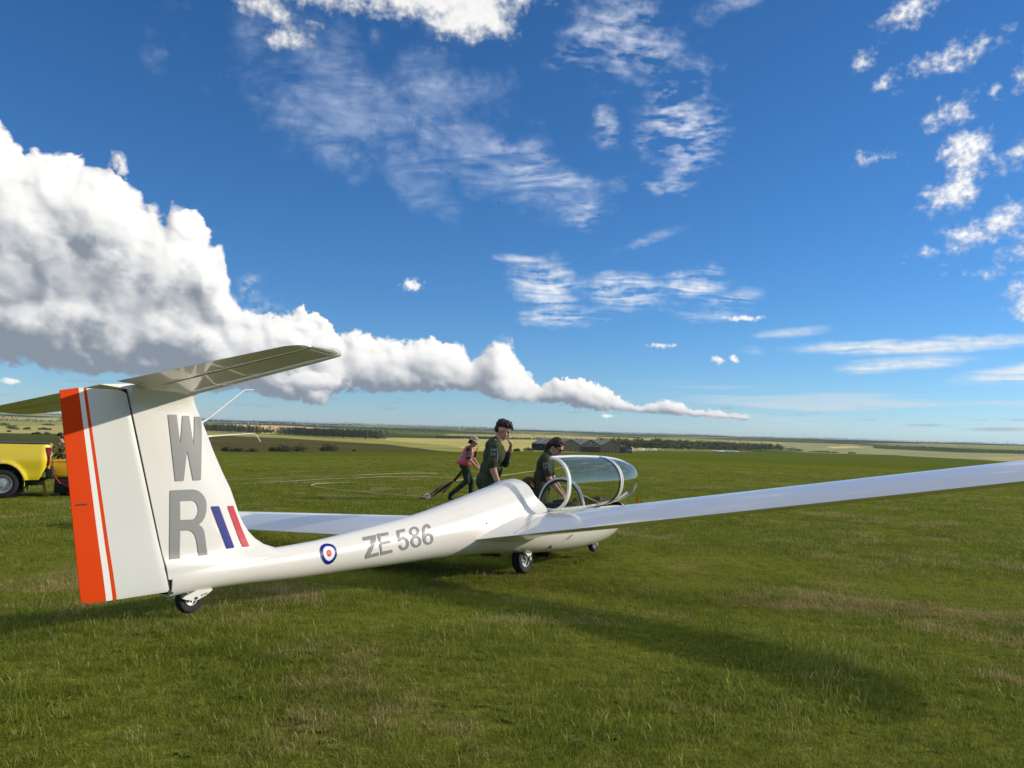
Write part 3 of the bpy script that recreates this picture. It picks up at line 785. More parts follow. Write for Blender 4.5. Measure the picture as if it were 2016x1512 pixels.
def hull(x):
    # monotone-ish cubic through the stations
    i = int(np.clip(np.searchsorted(_HX, x)-1, 0, len(_HX)-2))
    h = _HX[i+1]-_HX[i]; t = (x-_HX[i])/h
    def sl(j):
        if j <= 0: return (_HD[1]-_HD[0])/(_HX[1]-_HX[0])
        if j >= len(_HX)-1: return (_HD[-1]-_HD[-2])/(_HX[-1]-_HX[-2])
        a = (_HD[j]-_HD[j-1])/(_HX[j]-_HX[j-1]); b = (_HD[j+1]-_HD[j])/(_HX[j+1]-_HX[j])
        return np.where(a*b > 0, 2*a*b/(a+b+1e-12), 0)
    m0, m1 = sl(i), sl(i+1)
    return _HD[i]*(2*t**3-3*t*t+1)+m0*h*(t**3-2*t*t+t)+_HD[i+1]*(-2*t**3+3*t*t)+m1*h*(t**3-t*t)
def se(c, n): return math.copysign(abs(c)**(2/n), c)
def hull_lower(x, k):          # k 0..1 : port side -> keel -> starboard
    _, zt, zb, w, zm, n = hull(x)
    a = pi+pi*k
    return (x, se(cos(a), n)*w, zm+se(sin(a), n)*(zm-zb))
def hull_upper(x, k):          # k 0..1 : starboard -> top -> port
    _, zt, zb, w, zm, n = hull(x)
    a = pi*k
    nn = 2.0+0.25*max(0, min(1, (x+1.5)/1.5))
    return (x, se(cos(a), nn)*w, zm+se(sin(a), nn)*(zt-zm))
def side_y(x, z):
    """starboard half width of the hull at a height"""
    _, zt, zb, w, zm, n = hull(x)
    if z >= zm:
        nn = 2.0+0.25*max(0, min(1, (x+1.5)/1.5))
        t = min(1, (z-zm)/max(1e-6, zt-zm)); return w*max(0, 1-t**nn)**(1/nn)
    t = min(1, (zm-z)/max(1e-6, zm-zb)); return w*max(0, 1-t**n)**(1/n)
RIM_X = 0.05
NL, NU = 64, 64
def rim_shift(k):   # the rear lip of the cockpit stands nearly upright, then sweeps forward into the sill
    t = min(1.0, max(0, sin(pi*k))/0.50)
    return -0.20*t*t*(3-2*t)
V, F = [], []
xs_r = list(np.linspace(-4.487, -3.0, 26))+list(np.linspace(-2.93, -0.5, 36))+list(np.linspace(-0.43, RIM_X, 11))
for x in xs_r:
    for j in range(NL): V.append(hull_lower(x, j/NL))
    for j in range(NU):
        k = j/NU
        b = max(0, min(1, (x+0.5)/(RIM_X+0.5)))
        xx = x+rim_shift(k)*b*b
        p = hull_upper(x, k); V.append((xx, p[1], p[2]))
nR = NL+NU
for i in range(len(xs_r)-1):
    for j in range(nR):
        a, b = i*nR+j, i*nR+(j+1) % nR
        F.append((a, b, b+nR, a+nR))
F.append(tuple(range(nR))[::-1])
# forward tub: open on top as far as the nose deck
DECK_X = 2.22
xs_f = list(np.linspace(RIM_X, DECK_X, 36))[1:]
base = (len(xs_r)-1)*nR
prev = [base+j for j in range(NL+1)]
for x in xs_f:
    row = []
    for j in range(NL+1): row.append(len(V)); V.append(hull_lower(x, j/NL))
    for j in range(NL): F.append((prev[j], prev[j+1], row[j+1], row[j]))
    prev = row
# inner side of the tub walls
def inset(p, c, d): 
    v = Vector((0, p[1], p[2]-c)); l = v.length
    return (p[0], p[1]*(1-d/max(l, .05)), c+(p[2]-c)*(1-d/max(l, .05)))
NLt = len(V)
# nose
prevn = [*prev]
x = DECK_X
top0 = []
for j in range(1, NU):
    p = hull_upper(x, j/NU)
    _, zt, zb, w, zm, n = hull(x)
    top0.append(len(V)); V.append((x, p[1], zm+(p[2]-zm)*0.42))
ringp = prev+top0
for x in list(np.linspace(DECK_X, 2.6, 10))[1:]+[2.64, 2.67, 2.695, 2.708, 2.715]:
    row = []
    for j in range(NL+1): row.append(len(V)); V.append(hull_lower(x, j/NL))
    _, zt, zb, w, zm, n = hull(x)
    f = 0.42+0.58*max(0, min(1, (x-DECK_X)/0.28))
    for j in range(1, NU):
        p = hull_upper(x, j/NU); row.append(len(V)); V.append((x, p[1], zm+(p[2]-zm)*f))
    for j in range(len(row)):
        a, b = j, (j+1) % len(row)
        F.append((ringp[a], ringp[b], row[b], row[a]))
    ringp = row
F.append(tuple(ringp))
fus = mesh_obj('fuselage', flip(V), [f[::-1] for f in F], gel, glider, smooth_angle=50)
# cockpit lining: floor, walls, bulkheads inside the tub
V, F = [], []
xs_c = list(np.linspace(RIM_X-0.35, DECK_X+0.12, 26))
for x in xs_c:
    _, zt, zb, w, zm, n = hull(x)
    for j in range(NL+1):
        p = hull_lower(x, j/NL); V.append(inset(p, zm, 0.030 if j not in (0, NL) else 0.028))
for i in range(len(xs_c)-1):
    for j in range(NL):
        a = i*(NL+1)+j; F.append((a, a+NL+1, a+NL+2, a+1))
F.append(tuple(range(NL+1)))
F.append(tuple(range((len(xs_c)-1)*(NL+1), len(xs_c)*(NL+1)))[::-1])
# dark rear bulkhead behind the back seat closing the hump
k0 = len(V)
for j in range(NL+1): V.append(inset(hull_lower(-0.28, j/NL), hull(-0.28)[4], 0.02))
for j in range(1, NU): V.append(inset(hull_upper(-0.28, j/NU), hull(-0.28)[4], 0.02))
F.append(tuple(range(k0, len(V)))[::-1])
mesh_obj('cockpit_lining', flip(V), F, cockpit, glider, smooth_angle=40)
# sill rails
def strip(name, pts_a, pts_b, m, parent=glider, sm=60):
    V = list(pts_a)+list(pts_b); n = len(pts_a)
    return mesh_obj(name, flip(V), [(i, i+1, n+i+1, n+i) for i in range(n-1)], m, parent, smooth_angle=sm)
def tube_mesh(pts, r, n=8, closed=False, rz=None):
    """mesh data of a round tube along a list of points"""
    V, F = [], []
    P = [Vector(p) for p in pts]
    rr = r if isinstance(r, (list, tuple)) else [r]*len(P)
    up = Vector((0.13, 0.21, 0.97))
    for i, p in enumerate(P):
        if closed: t = (P[(i+1) % len(P)]-P[i-1])
        else: t = (P[min(i+1, len(P)-1)]-P[max(i-1, 0)])
        t.normalize()
        a = up.cross(t)
        if a.length < 1e-4: a = Vector((1, 0, 0)).cross(t)
        a.normalize(); b = t.cross(a)
        for k in range(n):
            th = 2*pi*k/n
            V.append(p+(a*cos(th)+b*sin(th))*rr[i])
    m = len(P)
    for i in range(m if closed else m-1):
        for k in range(n):
            a, b = i*n+k, i*n+(k+1) % n
            c, d = ((i+1) % m)*n+k, ((i+1) % m)*n+(k+1) % n
            F.append((a, b, d, c))
    if not closed:
        F.append(tuple(range(n))[::-1]); F.append(tuple(range((m-1)*n, m*n)))
    return V, F
def tube(name, pts, r, m, parent=None, n=8, closed=False, air=False):
    V, F = tube_mesh(pts, r, n, closed)
    if air: V = flip(V); F = [f[::-1] for f in F]
    return mesh_obj(name, V, F, m, parent, smooth_angle=60)
for s in (0, 1):
    a = [hull_lower(x, s) for x in np.linspace(RIM_X, DECK_X, 20)]
    b = [inset(p, hull(p[0])[4]-0.2, 0.055) for p in a]
    b = [(q[0], q[1], p[2]+0.004) for p, q in zip(a, b)]
    a = [(p[0], p[1], p[2]+0.003) for p in a]
    strip('cockpit_sill', a, b, gel)

# ---- fin
def fin_le(z): return float(np.interp(z, [.44, .50, .56, .60, .655, .725, .84, 1.01, 1.234, 1.489, 1.655, 1.70], [-3.30, -3.40, -3.545, -3.665, -3.755, -3.825, -3.888, -3.951, -4.074, -4.181, -4.262, -4.262]))
def hinge_x(z): return -4.487-(z-.33)*0.2195
def rud_te(z): return float(np.interp(z, [.36, 1.66, 1.71], [-5.079, -5.211, -5.215]))
def fin_half(z):  # half thickness at the thickest point
    return 0.058-0.006*(z-0.6)+0.055*max(0, (z-1.57)/0.12)**2.2
def foil(u):      # unit half-thickness, thickest at u=.35
    return max(0.0, 2.0*(1.4845*math.sqrt(max(u, 0))-0.63*u-1.758*u*u+1.4215*u**3-0.5075*u**4))*0.995
def hull_ext(x, z):   # hull side, carried on above its crown so that a fillet can be struck
    _, zt, zb, w, zm, n = hull(x)
    t = (z-zm)/(zt-zm)
    if t < 0.86: return side_y(x, z)
    y0 = w*(1-0.86**2.0)**0.5
    return y0-(t-0.86)*w*1.75
def fin_y(x, z):
    le, h = fin_le(z), hinge_x(z)
    c = (le-h)/0.60
    u = max(0.0, (le-x)/c)
    a = fin_half(z)*foil(min(u, 0.62))
    if z > 1.0: return a
    b = hull_ext(x, z)*0.985
    k = 0.085*max(0.02, min(1, (z-0.44)/0.09))
    f = min(1, u/0.05)
    return max(a, b*f)+max(k-abs(a-b), 0)**2/(4*k)*f
zs = [.44, .455, .47, .485, .50, .52, .56, .60, .65, .70, .76, .83, .92, 1.02, 1.15, 1.3, 1.45, 1.55, 1.60, 1.63, 1.66, 1.685, 1.70]
us = [0, .004, .012, .03, .06, .1, .16, .24, .33, .44, .52, .60]
V, F = [], []
for z in zs:
    le, h = fin_le(z), hinge_x(z); c = (le-h)/0.60
    row = [(le-u*c, fin_y(le-u*c, z), z) for u in us]
    V += [(p[0], p[1], p[2]) for p in row[::-1]]+[(p[0], -p[1], p[2]) for p in row[1:]]
n = 2*len(us)-1
for i in range(len(zs)-1):
    for j in range(n-1):
        a = i*n+j; F.append((a, a+1, a+n+1, a+n))
    F.append((i*n+n-1, i*n, (i+1)*n, (i+1)*n+n-1))
fin = mesh_obj('fin', flip(V), [f[::-1] for f in F], gel, glider, smooth_angle=55)
# ---- rudder: painted bands follow the trailing edge
rb = [(0.0, 3), (0.235, 0), (0.265, 0), (0.315, 0), (0.36, 0)]
V, F, MI = [], [], []
zr = [.362, .366, .375, .39, .45, .55, .7, .85, 1.0, 1.2, 1.4, 1.55, 1.62, 1.655, 1.675, 1.69]
cut = [0.0, 0.04, 0.10, 0.2, 0.35, 0.5, 0.62, 0.665, 0.735, 1.0]        # 0 hinge -> 1 trailing edge
bandm = [0, 0, 0, 0, 0, 0, 1, 2, 1]                                      # 1 orange, 2 white band
def rud_pt(u, z):
    hx = hinge_x(z)-0.008
    te = rud_te(z)
    zz = z
    if z > 1.60: zz = z
    h0 = fin_y(hinge_x(max(z, .47)), max(z, .47))*0.97
    if z < .40: h0 *= 0.80+0.2*math.sqrt(max(0, (z-.36)/.04))
    if z > 1.60: h0 = fin_half(1.60)*foil(0.60)*0.97
    x = hx+(te-hx)*u
    bulge = (1-u)**0.92
    if u < 0.06: bulge *= 0.86+0.14*math.sqrt(u/0.06)
    y = h0*bulge+0.0022
    # rounded bottom corner of the trailing edge
    zz = z
    if u > 0.9: zz = z+max(0.0, (0.40-z))*((u-0.9)/0.1)**2*0.55
    # the top slopes down towards the trailing edge
    topz = float(np.interp(u, [0, .12, .28, 1], [1.668, 1.690, 1.728, 1.668]))
    zz = min(zz, .362+(zz-.362)*(topz-.362)/(1.69-.362))
    return x, y, zz
# trailing-edge columns need a finer split
cutf = sorted(set(cut+[.8, .9, .95, .975]))
def band(u): return 0 if u < .62 else (1 if u < .665 else (2 if u < .735 else 1))
for z in zr:
    row = [rud_pt(u, z) for u in cutf]
    V += row[::-1]+[(p[0], -p[1], p[2]) for p in row]
nc = len(cutf); n = 2*nc
for i in range(len(zr)-1):
    for j in range(n):
        a, b = i*n+j, i*n+(j+1) % n
        F.append((a, b, b+n, a+n))
        if j < nc-1: um = (cutf[nc-1-j]+cutf[nc-2-j])/2
        elif j == nc-1: um = 0
        elif j < n-1: um = (cutf[j-nc]+cutf[j-nc+1])/2
        else: um = 1
        MI.append(band(um))
for i0, rev in ((0, True), ((len(zr)-1)*n, False)):
    for j in range(nc-1):
        a, b, c, d = i0+j, i0+j+1, i0+n-2-j, i0+n-1-j
        F.append((a, b, c, d) if not rev else (d, c, b, a)); MI.append(band((cutf[nc-1-j]+cutf[nc-2-j])/2))
rudder = mesh_obj('rudder', flip(V), [f[::-1] for f in F], [gel_cool, orange, white_mark], glider, midx=MI, smooth_angle=35)
# dark hinge gap filler behind the fin
V = []; F = []
for i, z in enumerate(np.linspace(.345, 1.70, 12)):
    hx = hinge_x(z); hy = fin_y(hinge_x(max(z, .47)), min(max(z, .47), 1.6))*0.80
    V += [(hx+.02, hy, z), (hx-.02, hy, z), (hx-.02, -hy, z), (hx+.02, -hy, z)]
for i in range(11):
    for j in range(4):
        a, b = i*4+j, i*4+(j+1) % 4; F.append((a, b, b+4, a+4))
mesh_obj('hinge_gap', flip(V), F, seal, glider)
bm = bmesh.new(); bmesh.ops.create_uvsphere(bm, u_segments=10, v_segments=6, radius=1)
for v in bm.verts: v.co = Vector((-4.498-.006, 0, .575))+Vector((v.co.x*.011, v.co.y*.055, v.co.z*.028))
for v in bm.verts: v.co.y = -(v.co.y)
bm_obj('hinge_cutout', bm, seal, glider)

# ---- tailplane and elevators
TZ = 1.738
def tp_le(y): return -4.165-0.167*abs(y)
def tp_te(y): return -4.892
def tp_h(y): return -4.615-0.088*abs(y)
def tp_sec(y, u, top):
    c = tp_le(y)-tp_te(y)
    s = 1.0
    ay = abs(y)
    if ay > 1.62: s = math.sqrt(max(0, 1-((ay-1.62)/0.09)**2))
    t = 0.058*c*foil(u)*s
    if u > .3: t = 0.058*c*(foil(.3)*(1-(u-.3)/.7)**0.95)*s
    # fillet on the fin
    k = max(0, 1-ay/0.16)
    return t+0.0012*s
ys = [-1.71, -1.705, -1.69, -1.66, -1.62, -1.4, -1.1, -.8, -.5, -.25, -.12, 0, .12, .25, .5, .8, 1.1, 1.4, 1.62, 1.66, 1.69, 1.705, 1.71]
V, F = [], []
uu = [0, .006, .02, .05, .1, .18, .28, .38, .48, .56, 1]
for y in ys:
    le, te, hh = tp_le(y), tp_te(y), tp_h(y); c = le-te
    lee = le
    if abs(y) > 1.55: lee = le-0.16*((abs(y)-1.55)/0.16)**3.0
    ut = (le-hh)/c
    row = [min(u, 1)*ut for u in uu]
    up = [(max(lee-(lee-hh)*u, hh), y, TZ+tp_sec(y, u*ut, 1)) for u in uu]
    dn = [(p[0], y, 2*TZ-p[2]) for p in up[1:]]
    V += up[::-1]+dn
n = 2*len(uu)-1
for i in range(len(ys)-1):
    for j in range(n-1):
        a = i*n+j; F.append((a, a+1, a+n+1, a+n))
    F.append((i*n+n-1, i*n, (i+1)*n, (i+1)*n+n-1))
F.append(tuple(range(n))); F.append(tuple(range((len(ys)-1)*n, len(ys)*n))[::-1])
mesh_obj('tailplane', flip(V), F, gel, glider, smooth_angle=45)
# bullet fairing between the fin top and the tailplane underside
V, F = [], []
zf = [1.56, 1.61, 1.645, 1.67, 1.69, 1.705, 1.717, 1.726]
wf = [.046, .053, .066, .085, .115, .160, .225, .320]
for z, w in zip(zf, wf):
    for j in range(32):
        a = 2*pi*j/32
        le = -4.262+0.05*((w-.05)/.165); te = hinge_x(1.69)+0.012
        c, hl = (le+te)/2, (le-te)/2
        V.append((c+hl*se(cos(a), 2.6), w*0.92*se(sin(a), 1.8), z))
for i in range(len(zf)-1):
    for j in range(32):
        a, b = i*32+j, i*32+(j+1) % 32; F.append((a, b, b+32, a+32))
mesh_obj('tail_fairing', flip(V), [f[::-1] for f in F], gel, glider, smooth_angle=60)
for sgn in (1, -1):
    V, F = [], []
    yy = [.085, .12, .3, .6, .9, 1.2, 1.5, 1.62, 1.66, 1.69, 1.705]
    ve = [0, .05, .25, .5, .75, 1.0]
    for y in yy:
        le, te, hh = tp_le(y), tp_te(y), tp_h(y)-0.007; c = le-te
        tee = te+(0.06*max(0, (y-1.6)/0.105)**2.5)
        up = [(hh+(tee-hh)*v, sgn*y, TZ+tp_sec(y, (le-(hh+(te-hh)*v))/c, 1)*(0.82+0.18*min(1, v/.05) if v < .05 else 1)) for v in ve]
        dn = [(p[0], p[1], 2*TZ-p[2]) for p in up[::-1]]
        V += up+dn
    n = 2*len(ve)
    for i in range(len(yy)-1):
        for j in range(n):
            a, b = i*n+j, i*n+(j+1) % n; F.append((a, b, b+n, a+n))
    F.append(tuple(range(n))); F.append(tuple(range((len(yy)-1)*n, len(yy)*n))[::-1])
    el = mesh_obj('elevator', flip(V), F, gel, glider, smooth_angle=40)
    V = []; yl = [.085, .5, 1.0, 1.5, 1.69]
    for y in yl:
        t = tp_sec(y, (tp_le(y)-tp_h(y))/(tp_le(y)-tp_te(y)), 1)*0.78
        V += [(tp_h(y)+.012, sgn*y, TZ+t), (tp_h(y)-.018, sgn*y, TZ+t), (tp_h(y)-.018, sgn*y, TZ-t), (tp_h(y)+.012, sgn*y, TZ-t)]
    mesh_obj('elevator_gap', flip(V), [(i*4+j, i*4+(j+1) % 4, i*4+4+(j+1) % 4, i*4+4+j) for i in range(4) for j in range(4)], seal, el)

# ---- wings
W_C0, W_C5 = 1.229, 1.054
def w_chord(y):
    return float(np.interp(y, [0, 5, 7.3, 7.55, 7.7, 7.77], [W_C0, W_C5, .66, .58, .44, .16]))
def w_le(y):
    c = w_chord(y)
    return 0.081-(W_C0-c)*0.15 if y < 5 else 0.081-(W_C0-W_C5)*0.15-(W_C5-c)*(0.30 if y < 7.5 else 0.42)
def w_sec(u, c, y):
    t = 0.182 if y < 4 else 0.182-0.03*(y-4)/4.75
    th = 5*t*(0.2969*math.sqrt(u)-.126*u-.3516*u*u+.2843*u**3-.1036*u**4)
    m, p = 0.018, 0.42
    cam = m/p**2*(2*p*u-u*u) if u < p else m/(1-p)**2*((1-2*p)+2*p*u-u*u)
    return cam+th, cam-th
def build_wing(sgn):
    yl = [.10, .20, .26, .32, .38, .46, .58, .75, 1.0, 1.6, 2.3, 3.0, 3.8, 4.4, 5.0, 5.8, 6.4, 7.0, 7.3, 7.5, 7.58, 7.65, 7.7, 7.74, 7.765, 7.775]
    uu = [0, .003, .01, .025, .05, .09, .15, .23, .33, .44, .56, .68, .80, .90, .96, 1.0]
    V, F = [], []
    for y in yl:
        c = w_chord(y); le = w_le(y)
        # root fillet: the section swells and the trailing edge runs back along the hull
        k = max(0.0, 1-(y-0.20)/0.42) if y > .2 else 1.0
        k = k*k
        cx = c*(1+0.10*k)
        tipf = 1.0 if y < 7.55 else math.sqrt(max(0.0, 1-((y-7.55)/.226)**2))
        zc = .453+.061*y+0.045*max(0, y-7.5)
        up, dn = [], []
        for u in uu:
            a, b = w_sec(u, c, y)
            x = le+0.05*k-u*cx
            zz = zc-u*c*0.043
            up.append((x, sgn*y, zz+(a*tipf*(1+0.30*k)+0.0015)*c)); dn.append((x, sgn*y, zz+(b*tipf*(1+0.55*k)-0.0015)*c))
        V += up[::-1]+dn[1:]
    n = 2*len(uu)-1
    for i in range(len(yl)-1):
        for j in range(n-1):
            a = i*n+j; F.append((a, a+1, a+n+1, a+n))
        F.append((i*n+n-1, i*n, (i+1)*n, (i+1)*n+n-1))
    F.append(tuple(range((len(yl)-1)*n, len(yl)*n)))
    if sgn < 0: F = [f[::-1] for f in F]
    w = mesh_obj('wing', flip(V), F, gel, glider, smooth_angle=40)
    # thin spanwise lines: aileron gap and airbrake lid
    def surf(y, u, off=0.0015):
        c = w_chord(y); return (w_le(y)-u*c, sgn*y, .453+.061*y-u*c*.043+(w_sec(u, c, y)[0]+0.0015)*c+off)
    for (y0, y1, u0) in ((5.1, 7.4, .80),):
        a = [surf(y, u0) for y in np.linspace(y0, y1, 12)]; b = [surf(y, u0+.006) for y in np.linspace(y0, y1, 12)]
        strip('aileron_gap', a, b, seal, w)
    us_ = np.linspace(.02, .97, 24)
    strip('wing_joint', [surf(.60, u, .0012) for u in us_], [surf(.606, u, .0012) for u in us_], grey_mark, w)
    return w, surf
wing_s, surf_s = build_wing(1)
wing_p, surf_p = build_wing(-1)
for sg in (-1,):
    pass
# ---- canopies, opened over to starboard
def canopy_pt(x, k, grow=0.0):
    """closed canopy shell; k 0 starboard sill -> 1 port sill"""
    _, zt, zb, w, zm, n = hull(x)
    a = pi*k
    xx = x
    return Vector((xx, se(cos(a), 2.15)*(w*0.86+grow), zm+0.008+se(sin(a), 2.1)*((zt-zm)*0.86+grow)))
def canopy_x(x, k, x0, x1, lean0, lean1):
    t = (x-x0)/(x1-x0)
    return x+(lean0*(1-t)+lean1*t)*max(0, sin(pi*k))**1.2
HX = hull(0.6)[3]*0.86; HZ = 0.612
def opened(p, ang):
    c, s = cos(ang), sin(ang)
    y, z = p.y-HX, p.z-HZ
    return Vector((p.x, HX+y*c+z*s, HZ-y*s+z*c))
def build_canopy(name, x0, x1, ang, lean0, lean1, nose=False):
    nx_, nk = 22, 28
    V, F = [], []
    for i in range(nx_+1):
        x = x0+(x1-x0)*i/nx_
        for j in range(nk+1):
            k = j/nk
            p = canopy_pt(x, k); p.x = canopy_x(x, k, x0, x1, lean0, lean1)
            V.append(opened(p, ang))
    for i in range(nx_):
        for j in range(nk):
            a = i*(nk+1)+j; F.append((a, a+1, a+nk+2, a+nk+1))
    g = mesh_obj(name, flip(V), F, perspex, glider, smooth_angle=180)
    def ribbon(rn, xs_w, m, grow):
        xa, xb = xs_w
        V, F = [], []
        rows = 4
        prof = [(xa, grow), (xb, grow), (xb, -0.016), (xa, -0.016)]
        for j in range(41):
            k = j/40
            for (x, gr) in prof:
                p = canopy_pt(x, k, gr); p.x = canopy_x(x, k, x0, x1, lean0, lean1)
                V.append(opened(p, ang))
        for j in range(40):
            for r in range(4):
                a, b = j*4+r, j*4+(r+1) % 4; F.append((a, b, b+4, a+4))
        mesh_obj(rn, flip(V), F, m, g, smooth_angle=40)
    fw_ = 0.026 if nose else 0.046
    ribbon('canopy_frame', (x0, x0+fw_), gel, 0.006)
    ribbon('canopy_seal', (x0+fw_+.001, x0+fw_+.014), seal, 0.001)
    if not nose:
        ribbon('canopy_frame', (x1-0.026, x1), gel, 0.006)
        ribbon('canopy_seal', (x1-0.040, x1-0.027), seal, 0.001)
    for s in (0.0, 1.0):
        pts = []
        for x in np.linspace(x0+.01, x1-.004, 24):
            p = canopy_pt(x, s); pts.append(opened(p, ang))
        tube('canopy_rail', [tuple(p) for p in pts], 0.017, gel, g, n=8, air=True)
    return g
can_r = build_canopy('rear_canopy', 0.11, 1.34, rad(98), -0.17, 0.0)
can_f = build_canopy('front_canopy', 1.365, 2.32, rad(98), 0.0, 0.06, nose=True)
# ---- middle hoop with its clear screen
def hoop_pt(k, s=1.0, x=0.95):
    return (x+0.02*sin(pi*k), se(cos(pi*k), 2.2)*0.325*s, 0.585+se(sin(pi*k), 2.1)*0.405*s)
V, F = [], []
for j in range(33):
    k = j/32
    for (s, dx) in ((1.0, 0), (1.0, .04), (0.94, .04), (0.94, 0)):
        p = hoop_pt(k, s); V.append((p[0]+dx, p[1], p[2]))
for j in range(32):
    for r in range(4):
        a, b = j*4+r, j*4+(r+1) % 4; F.append((a, b, b+4, a+4))
hp = mesh_obj('cockpit_hoop', flip(V), F, gel, glider, smooth_angle=40)
V, F = [], []
for j in range(33):
    k = j/32
    for (s, dx) in ((.939, .004), (.939, .05), (.87, .05), (.87, .004)):
        p = hoop_pt(k, s); V.append((p[0]+dx, p[1], p[2]))
for j in range(32):
    for r in range(4):
        a, b = j*4+r, j*4+(r+1) % 4; F.append((a, b, b+4, a+4))
mesh_obj('hoop_lining', flip(V), F, cockpit, hp, smooth_angle=40)
V = [(0.98, 0, .6)]+[(0.975, hoop_pt(j/24, .92)[1], hoop_pt(j/24, .92)[2]) for j in range(25)]
mesh_obj('draught_screen', flip(V), [(0, j+1, j+2) for j in range(24)], perspex, hp)
# ---- seats, panels and other fittings
def box_v(c, s, rot=0.0):
    V = []
    for dx in (-1, 1):
        for dy in (-1, 1):
            for dz in (-1, 1):
                x, z = dx*s[0], dz*s[2]
                V.append((c[0]+x*cos(rot)+z*sin(rot), c[1]+dy*s[1], c[2]-x*sin(rot)+z*cos(rot)))
    return V, [(0, 1, 3, 2), (4, 6, 7, 5), (0, 4, 5, 1), (2, 3, 7, 6), (0, 2, 6, 4), (1, 5, 7, 3)]
def bev_box(name, c, s, m, parent, bev=0.012, rot=0.0, air=False, seg=2):
    V, F = box_v(c, s, rot)
    if air: V = flip(V)
    bm = bmesh.new()
    vs = [bm.verts.new(v) for v in V]
    for f in F: bm.faces.new([vs[i] for i in f])
    bmesh.ops.recalc_face_normals(bm, faces=bm.faces[:])
    if bev > 0: bmesh.ops.bevel(bm, geom=bm.edges[:], offset=bev, segments=seg, affect='EDGES', profile=0.6)
    return bm_obj(name, bm, m, parent, smooth_angle=50)
for xs in (0.22, 1.12):
    seat = bev_box('seat', (xs, 0, .42), (.035, .24, .24), greyup, glider, 0.03, rot=-0.35, air=True)
    bev_box('seat_cushion', (xs+.28, 0, .27), (.24, .23, .035), greyup, seat, 0.02, air=True)
    bev_box('headrest', (xs-.12, 0, .66), (.03, .11, .06), cockpit, seat, 0.02, rot=-0.3, air=True)
    for sy in (-.09, .09):
        bev_box('harness_strap', (xs+.035, sy, .44), (.006, .022, .2), beltm, seat, 0.003, rot=-0.35, air=True)
for xs, zt_, w in ((0.90, .66, .20), (1.66, .69, .21)):
    pn = bev_box('instrument_panel', (xs, 0, zt_-.10), (.03, w, .13), panelm, glider, 0.03, rot=0.15, air=True, seg=3)
    bev_box('panel_coaming', (xs+.20, 0, zt_-.035), (.20, w*.92, .05), cockpit, pn, 0.045, rot=0.10, air=True, seg=3)
    for (dy, dz) in ((-.12, .03), (0, .05), (.12, .03), (-.07, -.06), (.07, -.06)):
        bm = bmesh.new()
        bmesh.ops.create_cone(bm, cap_ends=True, segments=20, radius1=.042, radius2=.042, depth=.012, matrix=Matrix.Translation((xs-.036+.0, -dy, zt_-.10+dz)) @ Matrix.Rotation(pi/2, 4, 'Y'))
        bm_obj('dial', bm, dialm, pn, smooth_angle=40)
for xs in (.55, 1.45):
    st_ = tube('control_stick', [(xs, 0, .20), (xs+.01, 0, .36), (xs-.02, 0, .46), (xs-.04, 0, .53)], [.010, .010, .016, .014], cockpit, glider, air=True)
bev_box('trim_box', (1.25, .24, .585), (.09, .035, .03), greyup, glider, .01, air=True)
bev_box('trim_box', (.62, .255, .575), (.05, .02, .025), white_mark, glider, .008, air=True)
# restraint cords of the canopies and pull tags
tube('canopy_strut', [(0.02, -.05, .74), (.25, .08, .66), (.46, .22, .615)], .006, gel, glider, air=True)
tube('canopy_cord', [(1.0, .20, .80), (1.2, .26, .72), (1.45, .30, .64), (1.62, .31, .612)], .005, cord, glider, air=True)
def tag_strip(p, d):
    V = [(p[0], p[1]-.012, p[2]), (p[0], p[1]+.012, p[2]), (p[0]+d[0], p[1]+.014+d[1], p[2]+d[2]), (p[0]+d[0], p[1]-.010+d[1], p[2]+d[2]),
         (p[0]+.006, p[1]-.012, p[2]), (p[0]+.006, p[1]+.012, p[2]), (p[0]+d[0]+.006, p[1]+.014+d[1], p[2]+d[2]), (p[0]+d[0]+.006, p[1]-.010+d[1], p[2]+d[2])]
    return mesh_obj('pull_tag', flip(V), [(0, 1, 2, 3), (7, 6, 5, 4), (0, 4, 5, 1), (1, 5, 6, 2), (2, 6, 7, 3), (3, 7, 4, 0)], orange, glider)
tag_strip((2.36, .40, .66), (.01, -.02, -.11))
tag_strip((1.50, .58, .76), (.08, -.10, -.02))
# ---- total-energy probes on the fin leading edge
tube('air_probe', [(-4.19, 0, 1.502), (-4.13, 0, 1.535), (-3.82, 0, 1.752), (-3.795, 0, 1.763), (-3.716, 0, 1.769)], [.009, .0055, .0045, .004, .004], gel, glider, air=True)
tube('air_probe', [(-4.15, 0, 1.402), (-4.08, 0, 1.408), (-3.78, 0, 1.430), (-3.725, 0, 1.429), (-3.700, 0, 1.418), (-3.666, 0, 1.371)], [.008, .005, .004, .004, .004, .004], gel, glider, air=True)

